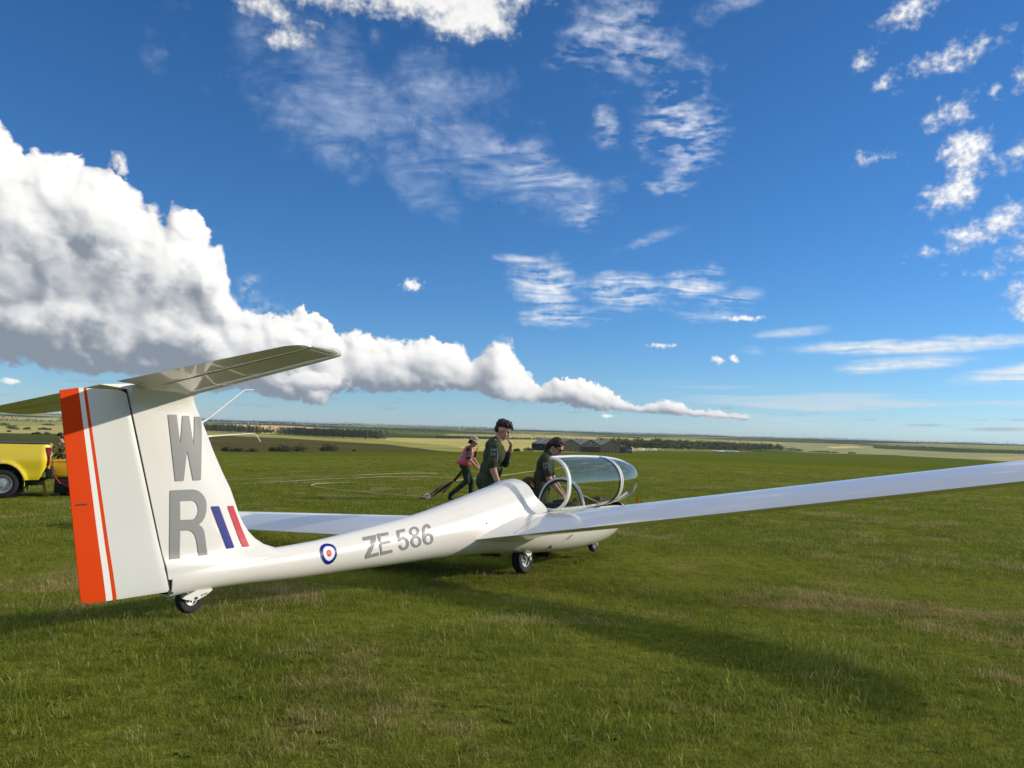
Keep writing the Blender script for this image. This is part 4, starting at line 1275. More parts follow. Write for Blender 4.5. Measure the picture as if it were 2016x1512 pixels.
# ---- wheels
def lathe_y(name, prof, c, m, parent, n=28, sm=35):
    """turn a (radius, y) outline about the axle"""
    V, F = [], []
    k = len(prof)
    for i in range(n):
        a = 2*pi*i/n
        for r, y in prof: V.append((c[0]+r*cos(a), -(c[1]+y), c[2]+r*sin(a)))
    for i in range(n):
        for j in range(k):
            a, b = i*k+j, i*k+(j+1) % k
            c_, d = ((i+1) % n)*k+j, ((i+1) % n)*k+(j+1) % k
            F.append((a, b, d, c_))
    bm = bmesh.new()
    vs = [bm.verts.new(v) for v in V]
    for f in F: bm.faces.new([vs[q] for q in f])
    return bm_obj(name, bm, m, parent, smooth_angle=sm)
def wheel(name, c, R, wd, rim, spokes=5):
    h = wd/2
    ty = lathe_y('tyre', [(R*rim, -h*.62), (R*.80, -h*.95), (R*.92, -h*.86), (R*.985, -h*.5), (R, -h*.2), (R*.985, -h*.16), (R*.985, -h*.08), (R, -h*.04), (R, h*.04), (R*.985, h*.08), (R*.985, h*.16), (R, h*.2), (R*.985, h*.5), (R*.92, h*.86), (R*.80, h*.95), (R*rim, h*.62)], c, rubber, None)
    w = bpy.data.objects.new(name, None); COL.objects.link(w); w.parent = glider
    ty.parent = w
    rm = lathe_y('rim', [(R*rim, -h*.64), (R*rim*1.02, -h*.75), (R*rim*.90, -h*.75), (R*rim*.86, -h*.35), (R*.20, -h*.30), (R*.20, -h*.7), (R*.10, -h*.7), (R*.10, h*.7), (R*.20, h*.7), (R*.20, h*.30), (R*rim*.86, h*.35), (R*rim*.90, h*.75), (R*rim*1.02, h*.75), (R*rim, h*.64)], c, alloy, w)
    for i in range(spokes):
        a = 2*pi*i/spokes
        for sy in (1,):
            bm = bmesh.new()
            bmesh.ops.create_uvsphere(bm, u_segments=8, v_segments=5, radius=1, matrix=Matrix.Translation((c[0]+R*rim*.55*cos(a), -(c[1]+h*.33), c[2]+R*rim*.55*sin(a))) @ Matrix.Rotation(-a, 4, 'Y') @ Matrix.Diagonal((R*rim*.16, h*.10, R*rim*.16, 1)))
            bm_obj('rim_hole', bm, seal, w, smooth_angle=180)
    return w
wheel('main_wheel', (0, 0, .098), .158, .115, .52)
wheel('tail_wheel', (-4.318, 0, .292), .100, .066, .48)
wheel('nose_wheel', (1.75, 0, .110), .098, .07, .48)
def fork(name, c, y, top, half_top, hub_r, th, m=gel, dots=()):
    """a bracket plate from the belly to the axle"""
    o = []
    for t in np.linspace(0, 1, 7):
        o.append((c[0]+half_top*(1-t)**1.8+hub_r*.9*t, top+(c[2]-top)*t))
    for a in np.linspace(0, -pi, 9)[1:-1]:
        o.append((c[0]+hub_r*cos(a), c[2]+hub_r*sin(a)))
    for t in np.linspace(1, 0, 7):
        o.append((c[0]-half_top*(1-t)**1.8-hub_r*.9*t, top+(c[2]-top)*t))
    n = len(o)
    V = [(p[0], -(y+th/2), p[1]) for p in o]+[(p[0], -(y-th/2), p[1]) for p in o]
    F = [tuple(range(n)), tuple(range(n, 2*n))[::-1]]+[(i, n+i, n+(i+1) % n, (i+1) % n) for i in range(n)]
    f = mesh_obj(name, V, F, m, glider)
    return f
fk = fork('wheel_fork', (0.02, 0, .105), .078, .200, .125, .030, .010)
lathe_y('axle_nut', [(.0, -.01), (.020, -.01), (.020, .016), (.0, .016)], (0.02, .084, .105), alloy, fk, n=12)
lathe_y('axle_ring', [(.024, -.002), (.030, -.002), (.030, .006), (.024, .006)], (0.02, .084, .105), seal, fk, n=18)
fork('wheel_fork', (0.02, 0, .105), -.078, .200, .125, .030, .010)
fk = fork('nose_fork', (1.76, 0, .110), .050, .19, .06, .020, .008)
lathe_y('axle_nut', [(.0, -.006), (.012, -.006), (.012, .012), (.0, .012)], (1.76, .052, .110), alloy, fk, n=12)
fork('nose_fork', (1.76, 0, .110), -.050, .19, .06, .020, .008)
# tail wheel fairing: a tapering white cheek either side
for sy in (1, -1):
    o = [(-4.175, .342), (-4.172, .328), (-4.225, .300), (-4.285, .280), (-4.315, .276), (-4.34, .281), (-4.385, .292), (-4.41, .303), (-4.39, .316), (-4.30, .342)]
    n = len(o)
    V = [(p[0], -sy*.056, p[1]) for p in o]+[(p[0], -sy*.040, p[1]+.0) for p in o]
    F = [tuple(range(n)), tuple(range(n, 2*n))[::-1]]+[(i, n+i, n+(i+1) % n, (i+1) % n) for i in range(n)]
    tf = mesh_obj('tail_wheel_fairing', V, F, gel, glider)
    if sy == 1:
        lathe_y('axle_nut', [(.0, -.004), (.009, -.004), (.009, .007), (.0, .007)], (-4.305, .057, .292), seal, tf, n=10)
        V = [(-4.215, -.0575, .318), (-4.265, -.0575, .310), (-4.265, -.0575, .298), (-4.215, -.0575, .307)]
        mesh_obj('placard', V, [(0, 1, 2, 3)], black_mark, tf)
        for q in range(4):
            xq = -4.222-q*.010
            mesh_obj('placard_mark', [(xq, -.0582, .3125-.0018*q), (xq-.006, -.0582, .3115-.0018*q), (xq-.006, -.0582, .3055-.0018*q), (xq, -.0582, .3065-.0018*q)], [(0, 1, 2, 3)], white_mark, tf)

# ---- painted markings: thin films laid on the skin
def film(name, fn, x0, x1, z0, z1, surf, m, parent, nxx=60, nzz=60, off=0.0036):
    """keep the part of a grid where fn(x,z) < 0, cut along the outline, laid on a surface y=surf(x,z)"""
    xs = np.linspace(x0, x1, nxx+1); zs_ = np.linspace(z0, z1, nzz+1)
    X, Z = np.meshgrid(xs, zs_, indexing='ij')
    S = fn(X, Z)
    V, F, key = [], [], {}
    def vert(k, x, z):
        if k not in key:
            key[k] = len(V); V.append((x, -(surf(x, z)+off), z))
        return key[k]
    def tri(ids):
        s = [S[i] for i in ids]
        if all(v >= 0 for v in s): return
        out = []
        for a in range(3):
            i, j = ids[a], ids[(a+1) % 3]
            if S[i] < 0: out.append(vert(i, X[i], Z[i]))
            if (S[i] < 0) != (S[j] < 0):
                t = S[i]/(S[i]-S[j])
                kk = ('e',)+tuple(sorted((i, j)))
                out.append(vert(kk, X[i]+(X[j]-X[i])*t, Z[i]+(Z[j]-Z[i])*t))
        if len(out) >= 3: F.append(tuple(out))
    for i in range(nxx):
        for j in range(nzz):
            tri(((i, j), (i+1, j), (i+1, j+1))); tri(((i, j), (i+1, j+1), (i, j+1)))
    return mesh_obj(name, V, F, m, parent, smooth_angle=180)
def poly_sd(pts):
    P = np.array(pts, float)
    def fn(X, Z):
        d = np.full(X.shape, 1e9); ins = np.zeros(X.shape, bool)
        for i in range(len(P)):
            a, b = P[i], P[(i+1) % len(P)]
            ab = b-a
            t = np.clip(((X-a[0])*ab[0]+(Z-a[1])*ab[1])/(ab@ab+1e-12), 0, 1)
            d = np.minimum(d, np.hypot(X-a[0]-t*ab[0], Z-a[1]-t*ab[1]))
            c = ((a[1] > Z) != (b[1] > Z)) & (X < (b[0]-a[0])*(Z-a[1])/(b[1]-a[1]+1e-12)+a[0])
            ins ^= c
        return np.where(ins, -d, d)
    return fn
def minus(f, g): return lambda X, Z: np.maximum(f(X, Z), -g(X, Z))
#MARKDATA#
def fin_surf(x, z): return fin_y(x, z)
film('letter', poly_sd([(-4.5035, 1.5406), (-4.434, 1.5425), (-4.4102, 1.3354), (-4.3873, 1.5382), (-4.3302, 1.54), (-4.3012, 1.3321), (-4.284, 1.536), (-4.214, 1.5401), (-4.2502, 1.0903), (-4.3139, 1.0901), (-4.3567, 1.2996), (-4.3886, 1.0895), (-4.4528, 1.0886)]), -4.513, -4.204, 1.079, 1.552, fin_surf, grey_mark, fin, 70, 90)
film('letter', minus(poly_sd([(-4.4927, 1.0285), (-4.3274, 1.0286), (-4.2988, 1.0251), (-4.2773, 1.0182), (-4.2574, 1.0073), (-4.2399, 0.9926), (-4.2256, 0.9749), (-4.2151, 0.9547), (-4.209, 0.9329), (-4.2074, 0.9105), (-4.2106, 0.8744), (-4.2243, 0.8351), (-4.249, 0.8008), (-4.2765, 0.786), (-4.2499, 0.7666), (-4.2318, 0.7358), (-4.2236, 0.6833), (-4.2181, 0.6272), (-4.2069, 0.5721), (-4.2815, 0.5725), (-4.2868, 0.6258), (-4.2952, 0.6816), (-4.3109, 0.7223), (-4.3332, 0.7437), (-4.36, 0.7528), (-4.42, 0.7552), (-4.4263, 0.5712), (-4.502, 0.5738)]), poly_sd([(-4.419, 0.9536), (-4.3319, 0.9526), (-4.3201, 0.951), (-4.3044, 0.9435), (-4.2913, 0.9302), (-4.2822, 0.9125), (-4.2781, 0.8922), (-4.2793, 0.8715), (-4.2858, 0.8525), (-4.2968, 0.8371), (-4.3111, 0.8269), (-4.3273, 0.8229), (-4.4191, 0.8265)])), -4.512, -4.197, 0.561, 1.039, fin_surf, grey_mark, fin, 70, 90)
film('fin_flash', poly_sd([(-4.1731, 0.9055), (-4.0997, 0.9026), (-3.9765, 0.599), (-4.0465, 0.5982)]), -4.183, -3.967, 0.588, 0.915, fin_surf, blue_mark, fin, 30, 40)
film('fin_flash', poly_sd([(-4.0236, 0.9006), (-3.961, 0.8987), (-3.8363, 0.5952), (-3.9042, 0.5956)]), -4.034, -3.826, 0.585, 0.911, fin_surf, red_mark, fin, 30, 40)
def hull_surf(x, z): return side_y(x, z)
film('letter', poly_sd([(-2.7006, 0.5658), (-2.5406, 0.5754), (-2.5586, 0.5448), (-2.6531, 0.4179), (-2.5531, 0.4273), (-2.5425, 0.3974), (-2.7003, 0.3844), (-2.7119, 0.4146), (-2.6146, 0.5411), (-2.7105, 0.5385)]), -2.722, -2.531, 0.374, 0.585, hull_surf, grey_mark, fus, 44, 56)
film('letter', poly_sd([(-2.5299, 0.5797), (-2.3901, 0.5857), (-2.3986, 0.5607), (-2.5025, 0.5555), (-2.5158, 0.51), (-2.3996, 0.5178), (-2.4003, 0.4935), (-2.5161, 0.4859), (-2.5092, 0.428), (-2.3853, 0.4332), (-2.3772, 0.4065), (-2.5248, 0.3956), (-2.5435, 0.4825)]), -2.553, -2.367, 0.386, 0.596, hull_surf, grey_mark, fus, 44, 56)
film('letter', poly_sd([(-2.2894, 0.5909), (-2.176, 0.5999), (-2.1896, 0.5747), (-2.2628, 0.5698), (-2.2801, 0.5241), (-2.2502, 0.5331), (-2.225, 0.5327), (-2.197, 0.5214), (-2.1799, 0.4976), (-2.1729, 0.4703), (-2.1766, 0.4396), (-2.1976, 0.4195), (-2.2284, 0.4111), (-2.2617, 0.4152), (-2.2926, 0.4321), (-2.31, 0.4608), (-2.2779, 0.4649), (-2.2678, 0.4464), (-2.248, 0.4375), (-2.2261, 0.4381), (-2.2111, 0.449), (-2.2055, 0.4688), (-2.2099, 0.4887), (-2.2249, 0.5042), (-2.2455, 0.5087), (-2.268, 0.5054), (-2.2859, 0.4937), (-2.3123, 0.5005), (-2.3045, 0.5439)]), -2.322, -2.163, 0.401, 0.610, hull_surf, grey_mark, fus, 44, 56)
film('letter', minus(minus(lambda X, Z, a=poly_sd([(-2.0157, 0.5587), (-2.0227, 0.5479), (-2.0326, 0.5381), (-2.0452, 0.5299), (-2.0599, 0.5239), (-2.0758, 0.5204), (-2.0922, 0.5197), (-2.108, 0.5218), (-2.122, 0.5264), (-2.1333, 0.5334), (-2.1409, 0.5423), (-2.1441, 0.5525), (-2.1425, 0.5633), (-2.1362, 0.5742), (-2.1256, 0.5844), (-2.1115, 0.5933), (-2.0951, 0.6004), (-2.0778, 0.6053), (-2.0608, 0.6075), (-2.0453, 0.607), (-2.0322, 0.6038), (-2.022, 0.5981), (-2.0152, 0.5902), (-2.0119, 0.5805), (-2.0121, 0.5698), (-2.0157, 0.5587)]), b=poly_sd([(-2.0098, 0.4691), (-2.0122, 0.4559), (-2.0183, 0.4438), (-2.028, 0.4338), (-2.0409, 0.4264), (-2.0567, 0.4221), (-2.0743, 0.4212), (-2.0929, 0.4238), (-2.1109, 0.4297), (-2.1271, 0.4384), (-2.14, 0.4493), (-2.1486, 0.4618), (-2.1524, 0.4751), (-2.1509, 0.4884), (-2.1444, 0.5008), (-2.1334, 0.5117), (-2.1189, 0.5203), (-2.1022, 0.5261), (-2.0845, 0.5288), (-2.0669, 0.5282), (-2.0507, 0.5243), (-2.0364, 0.5173), (-2.0249, 0.5076), (-2.0164, 0.4959), (-2.0113, 0.4827), (-2.0098, 0.4691)]): np.minimum(a(X, Z), b(X, Z)), poly_sd([(-2.0443, 0.5619), (-2.0498, 0.5544), (-2.0583, 0.548), (-2.0688, 0.5434), (-2.0803, 0.5411), (-2.0918, 0.5414), (-2.1018, 0.5442), (-2.1093, 0.5492), (-2.1132, 0.5559), (-2.113, 0.5635), (-2.1086, 0.5712), (-2.1006, 0.5782), (-2.09, 0.5838), (-2.0781, 0.5873), (-2.0663, 0.5884), (-2.056, 0.5869), (-2.048, 0.583), (-2.0433, 0.5771), (-2.042, 0.5698), (-2.0443, 0.5619)])), poly_sd([(-2.0406, 0.471), (-2.0431, 0.461), (-2.0493, 0.4524), (-2.0587, 0.4463), (-2.0706, 0.4432), (-2.0838, 0.4436), (-2.0967, 0.4473), (-2.1079, 0.4539), (-2.1159, 0.4628), (-2.1197, 0.4729), (-2.1188, 0.4831), (-2.1134, 0.4924), (-2.1042, 0.4997), (-2.0923, 0.5044), (-2.0794, 0.5058), (-2.0668, 0.5038), (-2.0558, 0.4987), (-2.0473, 0.4909), (-2.0421, 0.4813), (-2.0406, 0.471)])), -2.162, -2.000, 0.411, 0.618, hull_surf, grey_mark, fus, 48, 60)
film('letter', minus(lambda X, Z, a=poly_sd([(-1.8465, 0.4794), (-1.8492, 0.4659), (-1.8557, 0.4537), (-1.8657, 0.4434), (-1.879, 0.4359), (-1.895, 0.4315), (-1.9129, 0.4306), (-1.9316, 0.4331), (-1.9497, 0.439), (-1.9658, 0.4478), (-1.9787, 0.4589), (-1.9871, 0.4716), (-1.9907, 0.4851), (-1.989, 0.4986), (-1.9821, 0.5113), (-1.9708, 0.5223), (-1.956, 0.5311), (-1.9389, 0.5371), (-1.9209, 0.5399), (-1.9032, 0.5393), (-1.8868, 0.5354), (-1.8726, 0.5283), (-1.8611, 0.5185), (-1.8527, 0.5066), (-1.8478, 0.4933), (-1.8465, 0.4794)]), b=poly_sd([(-1.9905, 0.4919), (-1.9909, 0.5356), (-1.9702, 0.5753), (-1.9349, 0.6051), (-1.8952, 0.619), (-1.8682, 0.6169), (-1.852, 0.6015), (-1.8488, 0.5807), (-1.8858, 0.5742), (-1.8909, 0.5886), (-1.9076, 0.5936), (-1.9298, 0.5814), (-1.9472, 0.555), (-1.9532, 0.5234), (-1.9521, 0.4959)]): np.minimum(a(X, Z), b(X, Z)), poly_sd([(-1.8784, 0.4785), (-1.8808, 0.4686), (-1.8866, 0.4601), (-1.8954, 0.454), (-1.9065, 0.4509), (-1.9187, 0.4511), (-1.9307, 0.4547), (-1.9411, 0.4612), (-1.9484, 0.4699), (-1.9519, 0.4798), (-1.951, 0.4899), (-1.9459, 0.4991), (-1.9372, 0.5065), (-1.9262, 0.5111), (-1.9141, 0.5126), (-1.9024, 0.5108), (-1.8923, 0.5058), (-1.8845, 0.4982), (-1.8797, 0.4888), (-1.8784, 0.4785)])), -2.001, -1.837, 0.421, 0.629, hull_surf, grey_mark, fus, 48, 60)
rnd = film('roundel', poly_sd([(-3.0831, 0.5493), (-3.1154, 0.5506), (-3.1573, 0.5399), (-3.1886, 0.5188), (-3.2014, 0.4922), (-3.2, 0.4566), (-3.1839, 0.4274), (-3.1568, 0.4008), (-3.1263, 0.3872), (-3.0989, 0.3858), (-3.0699, 0.3977), (-3.0468, 0.4208), (-3.0312, 0.4472), (-3.0253, 0.4747), (-3.0266, 0.5032), (-3.036, 0.5285), (-3.0563, 0.5426)]), -3.211, -3.015, 0.376, 0.561, hull_surf, blue_mark, fus, 60, 60)
film('roundel_ring', poly_sd([(-3.0922, 0.5281), (-3.1172, 0.5296), (-3.1448, 0.5202), (-3.1644, 0.5045), (-3.1715, 0.4813), (-3.1676, 0.4532), (-3.1521, 0.4303), (-3.1295, 0.416), (-3.1099, 0.4139), (-3.087, 0.421), (-3.0673, 0.4389), (-3.056, 0.4617), (-3.0522, 0.4871), (-3.0564, 0.5085), (-3.07, 0.5219)]), -3.181, -3.042, 0.404, 0.540, hull_surf, white_mark, rnd, 50, 50, 0.0050)
film('roundel_centre', poly_sd([(-3.1111, 0.5009), (-3.1274, 0.4977), (-3.1403, 0.4861), (-3.1418, 0.4688), (-3.1333, 0.4552), (-3.1179, 0.4465), (-3.1005, 0.4503), (-3.0882, 0.4634), (-3.0854, 0.4807), (-3.0913, 0.4949)]), -3.152, -3.075, 0.436, 0.511, hull_surf, red_mark, rnd, 40, 40, 0.0064)
mesh_obj('placard', [(-5.045, -.0165, 0.962), (-5.110, -.0120, 0.962), (-5.110, -.0120, 0.970), (-5.045, -.0165, 0.970)], [(0, 1, 2, 3)], black_mark, rudder)
def ring_line(name, x, k0, k1, m):
    a = [hull_upper(x, k) for k in np.linspace(k0, k1, 40)]
    zmv = hull(x)[4]
    def o_(p, dx): 
        v = Vector((0, p[1], p[2]-zmv)); v = v*(1+.0016/max(.05, v.length)); return (p[0]+dx, v.y, v.z+zmv)
    strip(name, [o_(p, 0) for p in a], [o_(p, .005) for p in a], m, fus)
ring_line('panel_joint', -0.40, .05, .36, grey_mark)
tube('nose_vent', [(2.52, .135, .40), (2.56, .125, .40)], .016, orange, fus, air=True)
tube('static_vent', [(-1.05, .262, .56), (-1.05, .268, .56)], .008, seal, fus, air=True)
tube('drain_line', [(0.62, .325, .315), (0.55, .318, .285), (.50, .310, .262)], .004, seal, fus, air=True)
# ------------------------------------------------------------------ people
suit_green = mat('flying_suit_green', (0.030, 0.040, 0.022), 0.85, spec=0.2)
def cloth_noise(m, a, b, sc):
    nt = m.node_tree
    n = nx_noise(nt, obj_pos(nt), sc, 5, 0.6, dist=0.4)
    nt.links.new(nx_mixc(nt, n.step(0.35, 0.7), a, b).s, bsdf(m).inputs['Base Color'])
    add_bump(m, nx_noise(nt, obj_pos(nt), sc*1.2, 4, 0.6, dist=1.2), 0.03, 0.6)
cloth_noise(suit_green, (0.034, 0.045, 0.024), (0.060, 0.072, 0.038), 9)
suit_dark = mat('dark_green_shirt', (0.018, 0.026, 0.016), 0.85, spec=0.2)
cloth_noise(suit_dark, (0.020, 0.030, 0.018), (0.042, 0.052, 0.030), 9)
camo = mat('camouflage_cloth', (0.1, 0.1, 0.05), 0.9, spec=0.1)
_n1 = nx_noise(camo.node_tree, obj_pos(camo.node_tree), 13, 3, 0.6, dist=0.8)
camo.node_tree.links.new(nx_ramp(camo.node_tree, _n1, [(0.36, (0.012, 0.014, 0.010)), (0.44, (0.060, 0.052, 0.030)), (0.52, (0.075, 0.085, 0.035)), (0.60, (0.230, 0.200, 0.130))]).s, bsdf(camo).inputs['Base Color'])
black_cloth = mat('black_cloth', (0.010, 0.010, 0.012), 0.85, spec=0.2)
skin = mat('skin', (0.52, 0.30, 0.215), 0.55, spec=0.35)
bsdf(skin).inputs['Subsurface Weight'].default_value = 0.08
bsdf(skin).inputs['Subsurface Radius'].default_value = (0.01, 0.004, 0.002)
skin_nt = skin.node_tree
skin_nt.links.new(nx_mixc(skin_nt, nx_noise(skin_nt, obj_pos(skin_nt), 11, 4, 0.6).step(0.35, 0.75), (0.52, 0.305, 0.22), (0.44, 0.225, 0.16)).s, bsdf(skin).inputs['Base Color'])
boot = mat('black_boot', (0.010, 0.009, 0.008), 0.5)
hair_dark = mat('dark_brown_hair', (0.024, 0.013, 0.008), 0.55, spec=0.4)
hair_curly = mat('brown_curly_hair', (0.045, 0.020, 0.010), 0.6, spec=0.3)
straw_hat = mat('sand_hat_cloth', (0.36, 0.29, 0.17), 0.9)
hivis = mat('pink_red_hivis', (0.88, 0.060, 0.105), 0.7)
tape = mat('grey_reflective_tape', (0.20, 0.21, 0.19), 0.35)
lens = mat('sunglass_lens', (0.006, 0.006, 0.007), 0.08)
patch_w = mat('patch_white', (0.55, 0.56, 0.53), 0.8)
patch_k = mat('patch_black', (0.015, 0.015, 0.016), 0.8)
gold_br = mat('gold_braid', (0.45, 0.30, 0.06), 0.6)

def prim_mesh(prims):
    """closed tapered capsules and ellipsoids gathered in one bmesh"""
    bm = bmesh.new()
    for p in prims:
        if p[0] == 'c':
            _, a, b, ra, rb = p[:5]
            a, b = Vector(a), Vector(b)
            d = b-a; L = max(d.length, 1e-4); q = d.to_track_quat('Z', 'Y').to_matrix().to_4x4()
            rings = []
            n = 14
            prof = [(-ra*cos(t), ra*sin(t)) for t in np.linspace(0.0, pi/2, 5)[1:]]+[(L+rb*sin(t), rb*cos(t)) for t in np.linspace(0, pi/2, 5)[:-1]]
            bot = bm.verts.new(Matrix.Translation(a) @ q @ Vector((0, 0, -ra))); top = bm.verts.new(Matrix.Translation(a) @ q @ Vector((0, 0, L+rb)))
            for z, r in prof:
                rings.append([bm.verts.new(Matrix.Translation(a) @ q @ Vector((r*cos(2*pi*k/n), r*sin(2*pi*k/n), z))) for k in range(n)])
            for i in range(len(rings)-1):
                for k in range(n): bm.faces.new((rings[i][k], rings[i][(k+1) % n], rings[i+1][(k+1) % n], rings[i+1][k]))
            for k in range(n):
                bm.faces.new((bot, rings[0][(k+1) % n], rings[0][k])); bm.faces.new((top, rings[-1][k], rings[-1][(k+1) % n]))
        else:
            _, c, r, rot = p[:4]
            M = Matrix.Translation(c) @ Matrix.Rotation(rot, 4, 'Y') @ Matrix.Diagonal((*r, 1))
            bmesh.ops.create_uvsphere(bm, u_segments=18, v_segments=12, radius=1, matrix=M)
    return bm
def prim_dist(prims, P):
    """rough distance of points to every primitive, for telling cloth from skin"""
    D = []
    for p in prims:
        if p[0] == 'c':
            a, b, ra, rb = np.array(p[1]), np.array(p[2]), p[3], p[4]
            ab = b-a; t = np.clip(((P-a)@ab)/(ab@ab+1e-9), 0, 1)
            D.append(np.linalg.norm(P-a-t[:, None]*ab, axis=1)-(ra+(rb-ra)*t))
        else:
            c, r, rot = np.array(p[1]), np.array(p[2]), p[3]
            q = P-c
            x = q[:, 0]*cos(rot)-q[:, 2]*sin(rot); z = q[:, 0]*sin(rot)+q[:, 2]*cos(rot)
            D.append((np.sqrt((x/r[0])**2+(q[:, 1]/r[1])**2+(z/r[2])**2)-1)*min(r))
    return np.array(D)
def skin_prims(name, prims, mats, parent, voxel=0.0095, sm=5, noise_amp=0.0, noise_sc=20):
    bm = prim_mesh(prims)
    me = bpy.data.meshes.new(name); bm.to_mesh(me); bm.free()
    o = bpy.data.objects.new(name, me); COL.objects.link(o)
    r = o.modifiers.new('r', 'REMESH'); r.mode = 'VOXEL'; r.voxel_size = voxel
    s = o.modifiers.new('s', 'SMOOTH'); s.iterations = sm; s.factor = 0.5
    dg = bpy.context.evaluated_depsgraph_get()
    me2 = bpy.data.meshes.new_from_object(o.evaluated_get(dg))
    o.modifiers.clear(); o.data = me2; bpy.data.meshes.remove(me); me2.name = name
    me2.materials.clear()
    for m in mats: me2.materials.append(m)
    n = len(me2.vertices); co = np.empty(n*3); me2.vertices.foreach_get('co', co); co = co.reshape(-1, 3)
    if noise_amp:
        nn = np.array([mnoise.noise(Vector(c)*noise_sc) for c in co]); nr = np.empty(n*3); me2.vertices.foreach_get('normal', nr)
        co = co+nr.reshape(-1, 3)*(nn*noise_amp)[:, None]; me2.vertices.foreach_set('co', co.ravel())
    if len(mats) > 1:
        m = len(me2.polygons); ce = np.empty(m*3); me2.polygons.foreach_get('center', ce)
        D = prim_dist(prims, ce.reshape(-1, 3))
        ids = np.array([p[-1] for p in prims])[D.argmin(0)]
        me2.polygons.foreach_set('material_index', ids.astype(np.int32))
    me2.shade_smooth()
    o.parent = parent
    return o
def vlerp(a, b, t): return tuple(a[i]+(b[i]-a[i])*t for i in range(3))
def hand(prims, wrist, dirv, palm_n, side, curl, mi):
    """palm, four fingers of unequal length and a thumb"""
    d = Vector(dirv).normalized(); n = Vector(palm_n); n = (n-d*n.dot(d)).normalized(); s = d.cross(n)*side
    w = Vector(wrist)
    prims.append(('c', tuple(w+d*.015), tuple(w+d*.065), .021, .023, mi))
    for off in (-.018, .018): prims.append(('c', tuple(w+d*.03+s*off*.8), tuple(w+d*.078+s*off), .014, .0125, mi))
    for k, (off, L) in enumerate(((-.029, .058), (-.010, .072), (.010, .078), (.029, .070))):
        p0 = w+d*.078+s*off
        a1 = curl*0.8
        p1 = p0+(d*cos(a1)+n*sin(a1))*L*.45
        a2 = curl*1.7
        p2 = p1+(d*cos(a2)+n*sin(a2))*L*.55
        prims.append(('c', tuple(p0), tuple(p1), .0105, .0098, mi)); prims.append(('c', tuple(p1), tuple(p2), .0098, .0085, mi))
    t0 = w+d*.025+s*.022; t1 = t0+(d*.6+s*.55+n*.45).normalized()*.038; t2 = t1+(d*.85+s*.1+n*.5).normalized()*.030
    prims.append(('c', tuple(t0), tuple(t1), .0125, .0115, mi)); prims.append(('c', tuple(t1), tuple(t2), .0112, .009, mi))
def head_prims(P, c, tilt, mi, turn=0.0, s=1.0):
    """skull, jaw, nose, brow, lips and ears about the centre c, face towards +x, bowed by tilt"""
    R = Matrix.Rotation(turn, 3, 'Z') @ Matrix.Rotation(tilt, 3, 'Y')
    def q(x, y, z): return tuple(Vector(c)+R @ Vector((x*s, y*s, z*s)))
    P.append(('e', q(-.008, 0, .030), (.096*s, .077*s, .098*s), tilt, mi))
    P.append(('e', q(.022, 0, -.045), (.068*s, .060*s, .072*s), tilt, mi))
    P.append(('e', q(.060, 0, -.088), (.026*s, .028*s, .022*s), tilt, mi))
    P.append(('c', q(.082, 0, .012), q(.104, 0, -.026), .011*s, .0145*s, mi))
    P.append(('c', q(.076, -.03, .030), q(.076, .03, .030), .016*s, .016*s, mi))
    P.append(('c', q(.083, -.016, -.056), q(.083, .016, -.056), .0095*s, .0095*s, mi))
    P.append(('c', q(.080, -.015, -.070), q(.080, .015, -.070), .010*s, .010*s, mi))
    for sy in (-1, 1):
        P.append(('e', q(.055, .040*sy, -.022), (.026*s, .022*s, .026*s), tilt, mi))
        P.append(('e', q(-.012, .078*sy, -.008), (.020*s, .010*s, .032*s), tilt, mi))
    return q
def eyes(parent, q, s=1.0):
    for sy in (-1, 1):
        bm = bmesh.new(); bmesh.ops.create_uvsphere(bm, u_segments=10, v_segments=8, radius=.0115*s, matrix=Matrix.Translation(q(.0785, .030*sy, .008)))
        bm_obj('eye', bm, lens, parent, smooth_angle=180)
def decal(name, c, u, v, w, h, m, parent, off=0.0):
    """a stitched-on patch: thin slab with centre c, axes u (width) and v (height)"""
    u = Vector(u).normalized(); v = Vector(v); v = (v-u*v.dot(u)).normalized(); n = u.cross(v); c = Vector(c)+n*off
    V = []
    for k in (0.0, .003):
        for a, b in ((-1, -1), (1, -1), (1, 1), (-1, 1)): V.append(tuple(c+u*(a*w/2)+v*(b*h/2)+n*k))
    return mesh_obj(name, V, [(0, 3, 2, 1), (4, 5, 6, 7), (0, 1, 5, 4), (1, 2, 6, 5), (2, 3, 7, 6), (3, 0, 4, 7)], m, parent)
def sleeve_badge(parent, c, u, v, w, h):
    b = decal('sleeve_badge', c, u, v, w, h, patch_w, parent)
    U = Vector(u).normalized(); Vv = Vector(v).normalized(); n = U.cross(Vv); C0 = Vector(c)
    decal('badge_field', C0+n*.003, u, v, w*.82, h*.90, patch_k, b)
    decal('badge_text', C0+n*.006-Vv*h*.34, u, v, w*.66, h*.09, patch_w, b)
    decal('badge_text', C0+n*.006+Vv*h*.36, u, v, w*.36, h*.07, patch_w, b)
    bm = bmesh.new(); bmesh.ops.create_cone(bm, cap_ends=True, segments=16, radius1=w*.30, radius2=w*.30, depth=.003)
    R = Matrix((tuple(U), tuple(Vv), tuple(n))).transposed().to_4x4()
    bmesh.ops.transform(bm, matrix=Matrix.Translation(C0+n*.007+Vv*h*.04) @ R, verts=bm.verts[:])
    bm_obj('badge_crest', bm, tape, b)

def person_root(label, x, y, rz, z=None):
    return thing('person', label, 'person', (x, y, tz(x, y) if z is None else z), rz)

